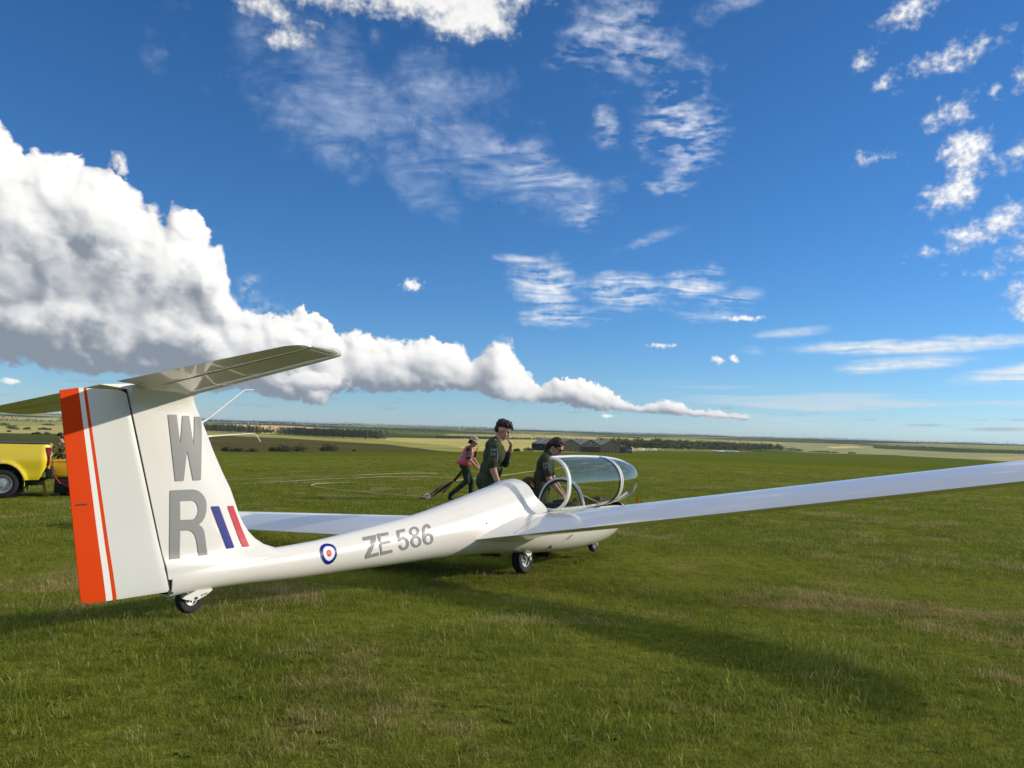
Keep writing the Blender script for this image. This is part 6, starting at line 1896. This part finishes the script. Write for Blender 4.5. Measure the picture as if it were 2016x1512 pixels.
# ------------------------------------------------------------------ cable parachute and winch cables on the grass
fab_red = mat('dark_red_nylon', (0.115, 0.014, 0.010), 0.8); fab_blk = mat('black_nylon', (0.012, 0.010, 0.012), 0.8); fab_hot = mat('bright_red_nylon', (0.42, 0.045, 0.025), 0.7)
cable_m = mat('pale_cable', (0.50, 0.47, 0.30), 0.7)
PX0, PY0 = -1.40, 19.75
chute = thing('cable_parachute', 'folded dark red cable parachute trailing behind the cadet in the vest', 'parachute', (PX0, PY0, tz(PX0, PY0)))
rq = random.Random(5)
apex = Vector((.10, 0, .46))
for k in range(9):
    f = (k-4)/4
    endp = Vector((-.42+rq.uniform(-.08, .1)-.05*(1-abs(f)), f*.22, .045+rq.uniform(0, .05)))
    endp.x += .25*max(0, f)
    mid = apex.lerp(endp, .5)+Vector((0, f*.06, .03+rq.uniform(-.02, .03)))
    V, F = [], []
    nn = 10
    for i in range(nn+1):
        t = i/nn
        p = apex*(1-t)**2+mid*2*t*(1-t)+endp*t*t
        w = .012+.075*sin(pi*min(1, t*1.02)**.9)*(1-.35*t)
        for j in range(8):
            a = 2*pi*j/8
            V.append((p.x+.3*w*cos(a)*rq.uniform(.9, 1.1), p.y+w*sin(a), p.z+.55*w*cos(a)+.008*sin(7*t+k)))
    for i in range(nn):
        for j in range(8):
            a, b = i*8+j, i*8+(j+1) % 8; F.append((a, b, b+8, a+8))
    F.append(tuple(range(8))); F.append(tuple(range(nn*8, nn*8+8))[::-1])
    mesh_obj('folded_panel', V, F, fab_red if k % 3 else fab_blk, chute, smooth_angle=70)
    if k % 2 == 0: tube('seam_tape', [tuple(apex+Vector((0, 0, .01))), tuple(mid+Vector((0, -.02, .035))), tuple(endp+Vector((0, -.02, .03)))], .009, fab_hot if k in (2, 4) else tape, chute, n=6)
tube('shock_rope', [tuple(apex), (.22, 0, .62), (.34, 0, .78)], [.035, .030, .022], fab_blk, chute)
tube('shock_rope', [tuple(apex+Vector((.02, 0, .02))), (.26, -.05, .60), (.42, -.08, .72)], .012, fab_hot, chute)
bm = bmesh.new(); 
V, F = tube_mesh([(-.52+.045*cos(a), -.02, .085+.045*sin(a)) for a in np.linspace(0, 2*pi, 15)[:-1]], .022, 8, True)
mesh_obj('end_ring', V, F, white_mark, chute, smooth_angle=180)
tube('weak_link', [(-.56, -.02, .05), (-.70, -.02, .03)], .018, fab_hot, chute)
tube('shackle', [(-.36, -.05, .03), (-.50, -.12, .02)], .012, alloy, chute)
def cable(label, pts, r=.010):
    P = []
    for i in range(len(pts)-1):
        for t in np.linspace(0, 1, 9)[:-1]:
            x = pts[i][0]+(pts[i+1][0]-pts[i][0])*t; y = pts[i][1]+(pts[i+1][1]-pts[i][1])*t
            P.append((x, y, tz(x, y)+.045))
    P.append((pts[-1][0], pts[-1][1], tz(*pts[-1])+.045))
    o = tube('winch_cable', P, r, cable_m, None, n=6)
    tag(o, label, 'cable', 'winch cables lying on the grass')
cable('pale cable curving in a loop to the folded parachute', [(-4.97, 26.11), (-5.56, 25.91), (-5.95, 25.58), (-5.84, 24.59), (-5.3, 23.09), (-4.61, 22.17), (-3.65, 21.26), (-2.62, 20.38), (-2.02, 20.11)])
cable('long pale cable running from behind the fin to the vest cadet', [(-9.74, 27.94), (-8.31, 28.28), (-6.83, 29.3), (-5.53, 29.99), (-4.52, 30.57), (-2.91, 31.32)])
cable('fainter pale cable farther out across the field', [(-11.5, 32.98), (-9.01, 33.4), (-6.01, 32.55), (-3.05, 35.06)])
cable('pale cable between the tall man and the woman', [(-1.87, 28.62), (-0.99, 31.03), (0.16, 35.86), (1.31, 40.44), (3.53, 49.49)])
# ------------------------------------------------------------------ far airfield buildings, trees, hedges
def tin(name, col, sc=1.5):
    m = mat(name, col, 0.75, spec=0.3)
    nt = m.node_tree
    n = nx_noise(nt, obj_pos(nt), 0.25, 5, 0.65)
    nt.links.new(nx_mixc(nt, n.step(.35, .7), tuple(c*.8 for c in col), tuple(c*1.15 for c in col)).s, bsdf(m).inputs['Base Color'])
    return m
green_tin = tin('dark_green_cladding', (0.050, 0.062, 0.034)); roof_tin = tin('weathered_roof_sheet', (0.235, 0.235, 0.205)); sky_tin = tin('pale_roof_light', (0.42, 0.42, 0.38))
dark_tin = tin('dark_brown_cladding', (0.018, 0.018, 0.016)); grey_tin = tin('blue_grey_cladding', (0.13, 0.15, 0.17)); hole = mat('open_doorway_dark', (0.006, 0.006, 0.006), 0.9)
HANGAR_RZ = 0.600
HANGAR_XY = (33.6, 567.9)
SHEDX, SHEDY = 79.9, 599.4
MASTX, MASTY = 104.9, 821.9
MARKX, MARKY = 259.7, 1097.7
BIRD_POS = (-4.7, 202.1, 58.6)
HGX, HGY = HANGAR_XY
hangar = thing('aircraft_hangar', 'dark green three-gabled hangar with weathered grey roof across the airfield', 'hangar', (HGX, HGY, tz(HGX, HGY)-.15), HANGAR_RZ)
BW, EV, AP, DP = 18.6, 4.75, 8.7, 32.0
for i in range(3):
    x0 = i*BW
    V = [(x0, 0, 0), (x0+BW, 0, 0), (x0+BW, 0, EV), (x0+BW/2, 0, AP), (x0, 0, EV)]
    mesh_obj('gable_wall', V+[(x, DP, z) for x, y, z in V], [(0, 1, 2, 3, 4), (9, 8, 7, 6, 5), (0, 5, 6, 1)], green_tin, hangar)
    for sgn in (0, 1):
        xa, xb = (x0, x0+BW/2) if sgn == 0 else (x0+BW, x0+BW/2)
        ov = -.25 if sgn == 0 else .25
        ov = ov if (i == 0 and sgn == 0) or (i == 2 and sgn == 1) else 0
        V = [(xa+ov, -.3, EV+.06), (xb, -.3, AP+.06), (xb, DP+.3, AP+.06), (xa+ov, DP+.3, EV+.06)]
        V += [(x, y, z+.12) for x, y, z in V]
        rf = mesh_obj('roof', V, [(0, 1, 2, 3), (7, 6, 5, 4), (0, 4, 5, 1), (1, 5, 6, 2), (2, 6, 7, 3), (3, 7, 4, 0)], roof_tin, hangar)
        for k in range(4):
            y0 = 3.5+k*7.2
            def rp(t, y): return (xa+ov+(xb-xa-ov)*t, y, EV+.20+(AP-EV)*t)
            mesh_obj('roof_light', [rp(.14, y0), rp(.86, y0), rp(.86, y0+1.5), rp(.14, y0+1.5)], [(0, 1, 2, 3)], sky_tin, rf)
    for k in range(6):
        xx = x0+.9+k*(BW-1.8)/5
        if i != 1: bev_box('door_rail', (xx, -.06, 1.9), (.06, .05, 1.9), dark_tin, hangar, 0)
for xx in (0, 3*BW):
    bev_box('side_wall', (xx, DP/2, EV/2), (.10, DP/2, EV/2-.05), dark_tin if xx == 0 else green_tin, hangar, 0)
bev_box('doorway', (1.5*BW, -.02, 1.95), (BW/2-.35, .05, 1.95), hole, hangar, 0)
bev_box('door_track', (1.5*BW, -.2, 4.05), (BW/2-.1, .12, .16), grey_tin, hangar, 0)
bev_box('gable_letter', (1.5*BW, -.06, 6.2), (.16, .03, .75), sky_tin, hangar, 0)
bev_box('gable_letter', (1.5*BW, -.06, 6.3), (.45, .03, .12), sky_tin, hangar, 0)
annex = thing('lean_to_building', 'small dark building with blue-grey roof joined to the right of the hangar', 'building', (SHEDX, SHEDY, tz(SHEDX, SHEDY)-.1), HANGAR_RZ)
V = [(0, 0, 0), (11, 0, 0), (11, 0, 3.9), (6.5, 0, 5.6), (0, 0, 4.6)]
mesh_obj('wall', V+[(x, 16, z) for x, y, z in V], [(0, 1, 2, 3, 4), (9, 8, 7, 6, 5), (0, 5, 6, 1), (1, 6, 7, 2), (0, 4, 9, 5)], dark_tin, annex)
mesh_obj('roof', [(-.2, -.2, 4.68), (6.5, -.2, 5.70), (6.5, 16.2, 5.70), (-.2, 16.2, 4.68), (11.2, -.2, 3.93), (11.2, 16.2, 3.93)], [(0, 1, 2, 3), (1, 4, 5, 2)], grey_tin, annex)
for k in range(3): bev_box('window', (6.8+k*1.5, -.04, 2.2), (.4, .04, .6), grey_tin, annex, 0)
bev_box('door', (2.6, -.04, 1.7), (1.6, .05, 1.7), hole, annex, 0)
mast = thing('radio_mast', 'thin grey mast rising above the right end of the hangar', 'mast', (MASTX, MASTY, tz(MASTX, MASTY)))
tube('pole', [(0, 0, 0), (0, 0, 10.5)], [.12, .05], grey_tin, mast, n=8); tube('aerial', [(0, 0, 10.4), (0, 0, 12.5)], .03, grey_tin, mast, n=6)
marker = thing('marker_board', 'orange marker board on a post in front of the dark wood', 'marker board', (MARKX, MARKY, tz(MARKX, MARKY)))
tube('post', [(0, 0, 0), (0, 0, 3.0)], .10, sky_tin, marker, n=8); bev_box('board', (0, 0, 4.0), (.75, .06, 1.5), mat('sun_bleached_orange', (0.55, 0.25, 0.06), 0.7), marker, .02)

white_tr = mat('white_trailer_grp', (0.72, 0.72, 0.69), 0.4)
def make_trailer(name, label, x, y, rz, L, h, cat, group):
    t = thing(name, label, cat, (x, y, tz(x, y)), rz, group)
    V, F = [], []
    st = [(-.5, .42, .62), (-.46, .70, .86), (-.25, .86, 1.0), (.2, .86, 1.0), (.42, .74, .84), (.5, .50, .52)]
    for s, w, k in st:
        for j in range(12):
            a = 2*pi*j/12
            V.append((s*L, w*.95*se(cos(a), 3), .45+h*.5+se(sin(a), 3)*h*.5*k))
    for i in range(len(st)-1):
        for j in range(12):
            a, b = i*12+j, i*12+(j+1) % 12; F.append((a, b, b+12, a+12))
    F += [tuple(range(12)), tuple(range((len(st)-1)*12, len(st)*12))]
    mesh_obj('trailer_shell', V, F, white_tr, t, smooth_angle=40)
    for sy in (-1, 1):
        lathe_y('wheel', [(.0, -.08), (.30, -.08), (.32, 0), (.30, .08), (.0, .08)], (.02*L, sy*.80, .32), rubber, t, n=14)
    tube('tow_bar', [(.5*L, 0, .55), (.5*L+1.2, 0, .45)], .05, grey_tin, t, n=6)
    return t
def make_van(label, x, y, rz, col):
    t = thing('parked_van', label, 'van', (x, y, tz(x, y)), rz)
    V, F = [], []
    st = [(-2.6, .95, 2.2), (-2.5, 1.0, 2.45), (1.2, 1.0, 2.45), (1.9, .97, 1.35), (2.6, .92, 1.15), (2.7, .85, .8)]
    for x_, w, top in st:
        V += [(x_, w, .4), (x_, w*.94, top), (x_, -w*.94, top), (x_, -w, .4)]
    for i in range(len(st)-1):
        for j in range(4): F.append((i*4+j, i*4+(j+1) % 4, i*4+4+(j+1) % 4, i*4+4+j))
    F += [(0, 1, 2, 3), (23, 22, 21, 20)]
    mesh_obj('van_body', V, F, col, t)
    for cx in (-1.6, 1.7):
        for sy in (-1, 1): lathe_y('wheel', [(.0, -.1), (.32, -.1), (.34, 0), (.32, .1), (.0, .1)], (cx, sy*.92, .34), rubber, t, n=14)
    for sy in (-1, 1): mesh_obj('side_window', [(.3, sy*1.0, 1.5), (1.1, sy*1.0, 1.5), (1.0, sy*.97, 2.1), (.3, sy*.97, 2.1)], [(0, 1, 2, 3)], glassm, t)
    mesh_obj('windscreen', [(1.3, .85, 2.3), (1.3, -.85, 2.3), (1.85, -.85, 1.45), (1.85, .85, 1.45)], [(0, 1, 2, 3)], glassm, t)
    return t

# ---- foliage
def leaf_mat(name, a, b, hx=None):
    m = bpy.data.materials.new(name); m.use_nodes = True
    nt = m.node_tree; p = nt.nodes['Principled BSDF']
    p.inputs['Roughness'].default_value = 0.65; p.inputs['Specular IOR Level'].default_value = 0.2
    n = nx_noise(nt, obj_pos(nt), 0.9, 3, 0.6)
    nt.links.new(nx_mixc(nt, n.step(.35, .68), a, b).s, p.inputs['Base Color'])
    return m
bush_leaf = leaf_mat('hawthorn_leaf', (0.040, 0.055, 0.014), (0.100, 0.115, 0.030)); pine_leaf = leaf_mat('pine_needle', (0.022, 0.036, 0.014), (0.050, 0.068, 0.024)); wood_leaf = leaf_mat('broadleaf', (0.032, 0.050, 0.016), (0.075, 0.098, 0.028))
far_leaf = leaf_mat("far_tree_leaf", (0.024, 0.038, 0.016), (0.050, 0.066, 0.026)); bark = mat('bark', (0.060, 0.045, 0.030), 0.9)
def leaves(V, F, c, r, n, size, rnd):
    """a clump: small quads over and inside an uneven ball"""
    for _ in range(n):
        d = Vector((rnd.gauss(0, 1), rnd.gauss(0, 1), rnd.gauss(0, 1))).normalized()
        k = rnd.uniform(.55, 1.0)*(1+.25*mnoise.noise(Vector(c)*.7+d*1.7))
        p = Vector(c)+Vector((d.x*r[0], d.y*r[1], d.z*r[2]))*k
        u = Vector((rnd.gauss(0, 1), rnd.gauss(0, 1), rnd.gauss(0, 1))).normalized(); w = u.orthogonal().normalized(); s = size*rnd.uniform(.6, 1.4)
        b = len(V)
        V += [p+u*s, p+w*s*.7, p-u*s, p-w*s*.7]; F.append((b, b+1, b+2, b+3))
def bush_crown(w, h, seed, dense=1.0):
    rnd = random.Random(seed); V, F = [], []
    n = max(3, int(w/h*3.2))
    for i in range(n):
        x = (i+.5)/n*w-w/2+rnd.uniform(-.1, .1)*w; hh = h*rnd.uniform(.55, 1.0)*(1-.45*abs(2*x/w)**2)
        leaves(V, F, (x, rnd.uniform(-.15, .15)*w, hh*.52), (w/n*.85+.15*h, .30*h+.1*w, hh*.52), int(150*dense), .085*h**.7+.05, rnd)
    return V, F
def make_bush(label, x, y, w, h, seed, leaf=None, name='bush', cat='bush', group=None):
    t = thing(name, label, cat, (x, y, tz(x, y)-.1), 0, group)
    V, F = bush_crown(w, h, seed)
    mesh_obj('crown', V, F, leaf or bush_leaf, t)
    for k in (-.22, .0, .25): tube('stem', [(w*k, 0, 0), (w*k*1.3, .1, h*.5)], [.06*h**.6, .02], bark, t, n=6)
    return t
#FARDATA#
make_bush('round dark bush farthest left on the pale slope', -900.6, 1477.8, 14.86, 9.55, 1, group='bushes on the slope beyond the yellow pickup')
make_bush('smaller bush just below and right of the round left-hand bush', -714.0, 1183.7, 8.48, 5.09, 2, group='bushes on the slope beyond the yellow pickup')
make_bush('broad olive bush lower right of the round left-hand pair', -642.9, 1076.9, 10.00, 6.92, 3, group='bushes on the slope beyond the yellow pickup')
make_bush('dark domed bush standing in the middle of the tan slope', -649.7, 1116.9, 9.51, 4.75, 4, group='bushes on the slope beyond the yellow pickup')
make_bush('long low hedge of bushes left of the orange rudder', -647.5, 1154.4, 19.48, 4.06, 5, name='hedge', cat='hedge', group='bushes on the slope beyond the yellow pickup')
make_bush('low scrub patch on the pale band above the long hedge', -1003.2, 1805.2, 25.32, 5.06, 6, name='scrub', cat='scrub', group='bushes on the slope beyond the yellow pickup')
make_bush('wide bush on the dark field edge right of the pickup tail', -423.3, 743.0, 7.86, 3.15, 7, group='bushes on the slope beyond the yellow pickup')
make_bush('small upright bush next to the wide one at the dark field edge', -415.6, 745.6, 3.66, 3.66, 8, group='bushes on the slope beyond the yellow pickup')
make_bush('lone small bush below the left-hand pair', -515.6, 854.3, 3.06, 3.06, 9, group='bushes on the slope beyond the yellow pickup')
make_bush('tall dark bush nearest the fin at the far field edge', -99.8, 292.9, 2.85, 2.47, 10, group='bushes along the far edge of the airfield')
make_bush('low straggling hedge with a white sign right of the first dark bush', -95.9, 294.7, 5.32, 1.71, 11, name='hedge', cat='hedge', group='bushes along the far edge of the airfield')
make_bush('small rounded bush between the hedge and the big thicket', -91.8, 297.1, 3.05, 1.72, 12, group='bushes along the far edge of the airfield')
make_bush('broad tangled thicket in the middle of the far bushes', -88.4, 321.6, 8.18, 3.27, 13, name='thicket', cat='thicket', group='bushes along the far edge of the airfield')
make_bush('dense upright bush just right of the broad thicket', -83.6, 331.4, 4.40, 3.56, 14, group='bushes along the far edge of the airfield')
make_bush('ragged bush with a bare crown standing apart on the right', -78.1, 358.3, 7.87, 3.82, 15, group='bushes along the far edge of the airfield')
make_bush('tiny bush alone right of the ragged one', -68.0, 363.7, 1.59, 0.91, 16, group='bushes along the far edge of the airfield')
make_bush('small bush left of the two by the hangar corner', 3.6, 418.7, 3.08, 1.80, 17, group='bushes beside the hangars and the wood')
make_bush('paler bush nearest the hangar corner', 10.8, 480.4, 4.42, 2.95, 18, leaf=wood_leaf, group='bushes beside the hangars and the wood')
make_bush('light green bush at the right end of the dark wood', 483.6, 1422.7, 14.74, 8.29, 19, leaf=wood_leaf, group='bushes beside the hangars and the wood')
make_bush('rounded bush standing just clear of the wood on the right', 498.0, 1431.5, 13.01, 5.58, 20, group='bushes beside the hangars and the wood')
make_bush('low row of hedge bushes right of the wood', 505.2, 1336.8, 43.81, 3.50, 21, name='hedge', cat='hedge', group='bushes beside the hangars and the wood')
make_bush('small dark bush on the green edge far right of the wood', 539.5, 1312.8, 12.18, 3.05, 22, group='bushes beside the hangars and the wood')
make_van('white van parked at the right end of the hangars', 116.8, 796.6, 1.9, white_tr)
make_trailer('glider_trailer', 'first white trailer right of the parked van', 121.8, 791.0, 0.30, 7.0, 1.5, 'trailer', 'white trailers parked right of the hangars')
make_trailer('glider_trailer', 'second white trailer right of the parked van', 129.9, 811.1, 1.10, 6.0, 1.5, 'trailer', 'white trailers parked right of the hangars')
make_trailer('glider_trailer', 'long white trailer midway along the parked row', 139.1, 833.9, 0.10, 9.0, 1.5, 'trailer', 'white trailers parked right of the hangars')
make_trailer('glider_trailer', 'white trailer second from the right of the hangar row', 148.9, 858.0, 0.50, 7.0, 1.5, 'trailer', 'white trailers parked right of the hangars')
make_trailer('glider_trailer', 'rightmost white trailer of the hangar row, nearest the wood', 159.3, 883.4, 0.20, 8.0, 1.5, 'trailer', 'white trailers parked right of the hangars')
make_trailer('glider_trailer', 'leftmost white trailer in front of the wood', 220.6, 890.8, 0.20, 9.0, 1.7, 'trailer', 'white trailers parked in front of the wood')
make_trailer('glider_trailer', 'white trailer second from left in front of the wood', 228.9, 899.9, 0.50, 8.0, 1.7, 'trailer', 'white trailers parked in front of the wood')
make_trailer('glider_trailer', 'white trailer in the middle right of the wood row', 237.3, 909.2, 0.10, 9.0, 1.7, 'trailer', 'white trailers parked in front of the wood')
make_trailer('glider_trailer', 'rightmost white trailer in front of the wood', 250.4, 926.8, 0.30, 10.0, 1.7, 'trailer', 'white trailers parked in front of the wood')
# ---- woods that read as one mass
def conifer(V, F, x, y, z, h, rnd):
    nb = rnd.randint(4, 6)
    lean = rnd.uniform(-.5, .5)
    for k in range(nb):
        t = k/(nb-1); zz = z+h*(.28+.66*t); rr_ = h*(.27-.12*t)*rnd.uniform(.8, 1.3)
        leaves(V, F, (x+lean*t+rnd.uniform(-.8, .8), y+rnd.uniform(-.8, .8), zz), (rr_, rr_, h*.13), 26, h*.045, rnd)
def trunk_into(V, F, x, y, z, h, r):
    b = len(V)
    for k in range(5):
        a = 2*pi*k/5; V += [Vector((x+r*cos(a), y+r*sin(a), z)), Vector((x+r*.6*cos(a), y+r*.6*sin(a), z+h))]
    for k in range(5): F.append((b+2*k, b+2*((k+1) % 5), b+2*((k+1) % 5)+1, b+2*k+1))
def broad(V, F, x, y, z, h, rnd, n=5, q=34):
    for k in range(n):
        a = rnd.uniform(0, 6.28); d = h*.24*math.sqrt(rnd.random())
        leaves(V, F, (x+d*cos(a), y+d*sin(a), z+h*rnd.uniform(.32, .76)), (h*.25, h*.25, h*.24), q, h*.055, rnd)
def wood(name, path, depth, spacing, hlo, hhi, leaf, kind, seed, rows=4, trunks=True):
    rnd = random.Random(seed); V, F, V2, F2 = [], [], [], []
    P = [Vector((p[0], p[1], 0)) for p in path]
    for i in range(len(P)-1):
        d = P[i+1]-P[i]; n = max(1, int(d.length/spacing)); nrm = Vector((-d.y, d.x, 0)).normalized()
        if nrm.y < 0: nrm = -nrm
        for k in range(n):
            for r_ in range(rows):
                p = P[i]+d*((k+rnd.random())/n)+nrm*(r_/max(1, rows-1)*depth+rnd.uniform(-1.5, 1.5))
                h = rnd.uniform(hlo, hhi); z = tz(p.x, p.y)
                (conifer if kind == 'c' else broad)(V, F, p.x, p.y, z, h, rnd)
                if trunks and r_ < 2: trunk_into(V2, F2, p.x, p.y, z, h*.6, h*.018)
    o = mesh_obj(name, V, F, leaf); o['kind'] = 'stuff'
    if V2:
        tr = mesh_obj('trunks', V2, F2, bark, o); tr['kind'] = 'stuff'
    return o
#WOODDATA#
wood('pine_belt', [(-590.1, 1543.4), (-545.2, 1523.5), (-501.4, 1504.1), (-459.1, 1477.6)], 40, 6.0, 11, 15, pine_leaf, 'c', 1)
wood('pine_belt', [(-459.0, 1480.0), (-431.5, 1463.6)], 22, 7.0, 7, 12, wood_leaf, 'b', 2, rows=3)
wood('pine_belt', [(-405.2, 1440.3), (-334.8, 1351.8), (-263.2, 1248.4), (-219.2, 1216.1), (-195.9, 1209.8)], 40, 5.0, 10.5, 14, pine_leaf, 'c', 3)
wood('pine_belt', [(-196.7, 1205.8), (-181.2, 1220.9)], 24, 6.0, 8, 12.5, wood_leaf, 'b', 4, rows=3)
wood('dark_wood', [(145.0, 856.7), (203.0, 959.9), (291.7, 1120.3), (378.2, 1247.2), (437.1, 1333.7)], 60, 7.5, 10.5, 14, wood_leaf, 'b', 5, rows=5, trunks=False)
wood('hedgerow', [(-1836.2, 2815.4), (-1600.6, 2600.9), (-1580.6, 2731.3), (-1459.1, 2686.5), (-1350.7, 2740.2)], 4, 7, 4, 8, far_leaf, 'b', 6, rows=1, trunks=False)
wood('hedgerow', [(-143.9, 1625.4), (-5.8, 1980.1), (111.5, 2137.4), (199.7, 2246.8)], 4, 7, 4, 8, far_leaf, 'b', 7, rows=2, trunks=False)
wood('hedgerow', [(1333.3, 3178.6), (1465.8, 3011.0), (1423.0, 2596.4), (1545.5, 2496.5)], 4, 6, 4, 9, far_leaf, 'b', 8, rows=1, trunks=False)
# hedges, copses and villages out to the skyline
def far_rows(name, n, rmin, rmax, seed, leaf, tall=1.0):
    rnd = random.Random(seed); V, F = [], []
    for i in range(n):
        r = rmin*(rmax/rmin)**rnd.random(); a = rad(rnd.uniform(-39, 39))
        x, y = r*sin(a), r*cos(a)
        th = rnd.gauss(0, .28); L = r*rnd.uniform(.02, .085); h = rnd.uniform(7, 15)*tall
        m = int(min(60, max(6, L/(h*.75))))
        for k in range(m):
            t = (k+rnd.random())/m-.5
            px_, py_ = x+L*t*cos(th), y+L*t*sin(th)+rnd.uniform(-4, 4)
            broad(V, F, px_, py_, tz(px_, py_)-1, h*rnd.uniform(.6, 1.15), rnd, n=2, q=10)
    o = mesh_obj(name, V, F, leaf); o['kind'] = 'stuff'
far_rows('distant_hedges', 70, 2300, 4200, 11, far_leaf)
far_rows('distant_woods', 230, 3800, 9800, 12, far_leaf)
far_rows('skyline_woods', 260, 7000, 10300, 14, far_leaf, 1.9)
# pale specks of far houses on the left-hand slope
rnd = random.Random(9); V, F = [], []
for i in range(70):
    r = rnd.uniform(5200, 7200); a = rad(rnd.uniform(-22, -1)); x, y = r*sin(a), r*cos(a); z = tz(x, y)
    w, d_, h = rnd.uniform(5, 14), rnd.uniform(4, 7), rnd.uniform(4, 7)
    b = len(V)
    V += [(x-w, y, z), (x+w, y, z), (x+w, y, z+h), (x-w, y, z+h), (x-w, y+2*d_, z), (x+w, y+2*d_, z), (x+w, y+2*d_, z+h), (x-w, y+2*d_, z+h), (x-w, y+d_, z+h*1.5), (x+w, y+d_, z+h*1.5)]
    F += [(b, b+1, b+2, b+3), (b+4, b+7, b+6, b+5), (b, b+3, b+8, b+7, b+4), (b+1, b+5, b+6, b+9, b+2), (b+3, b+2, b+9, b+8), (b+7, b+8, b+9, b+6)]
vil = mesh_obj('distant_houses', V, F, tin('pale_render', (0.45, 0.42, 0.36))); vil['kind'] = 'stuff'
# ---- a bird high in the blue
bx = BIRD_POS
bird = thing('bird', 'tiny dark bird gliding high in the blue above the middle of the field', 'bird', bx)
bm_ = mat('bird_dark', (0.05, 0.05, 0.05), 0.8)
bev_box('bird_body', (0, 0, 0), (.16, .05, .045), bm_, bird, .03)
for sgn in (1, -1): mesh_obj('bird_wing', [(.07, sgn*.04, .02), (-.07, sgn*.04, .015), (-.10, sgn*.38, .10), (.02, sgn*.40, .11), (.07, sgn*.04, .035), (-.07, sgn*.04, .03), (-.10, sgn*.38, .11), (.02, sgn*.40, .12)], [(0, 1, 2, 3), (7, 6, 5, 4), (0, 4, 5, 1), (1, 5, 6, 2), (2, 6, 7, 3), (3, 7, 4, 0)], bm_, bird)
# ------------------------------------------------------------------ air
hb = 70.0
V = [(x, y, z) for z in (-60.0, 135.0) for x, y in ((-13800, -13800), (13800, -13800), (13800, 13800), (-13800, 13800))]
haze = mesh_obj('haze', V, [(3, 2, 1, 0), (4, 5, 6, 7), (0, 1, 5, 4), (1, 2, 6, 5), (2, 3, 7, 6), (3, 0, 4, 7)], None or [])
hm_ = bpy.data.materials.new('haze_air'); hm_.use_nodes = True
_nt = hm_.node_tree; _nt.nodes.remove(_nt.nodes['Principled BSDF'])
pv = _nt.nodes.new('ShaderNodeVolumePrincipled'); pv.inputs['Color'].default_value = (0.55, 0.72, 1.0, 1); pv.inputs['Density'].default_value = 3.3e-5; pv.inputs['Anisotropy'].default_value = 0.0
_nt.links.new(pv.outputs[0], _nt.nodes['Material Output'].inputs['Volume'])
haze.data.materials.append(hm_); haze['kind'] = 'stuff'
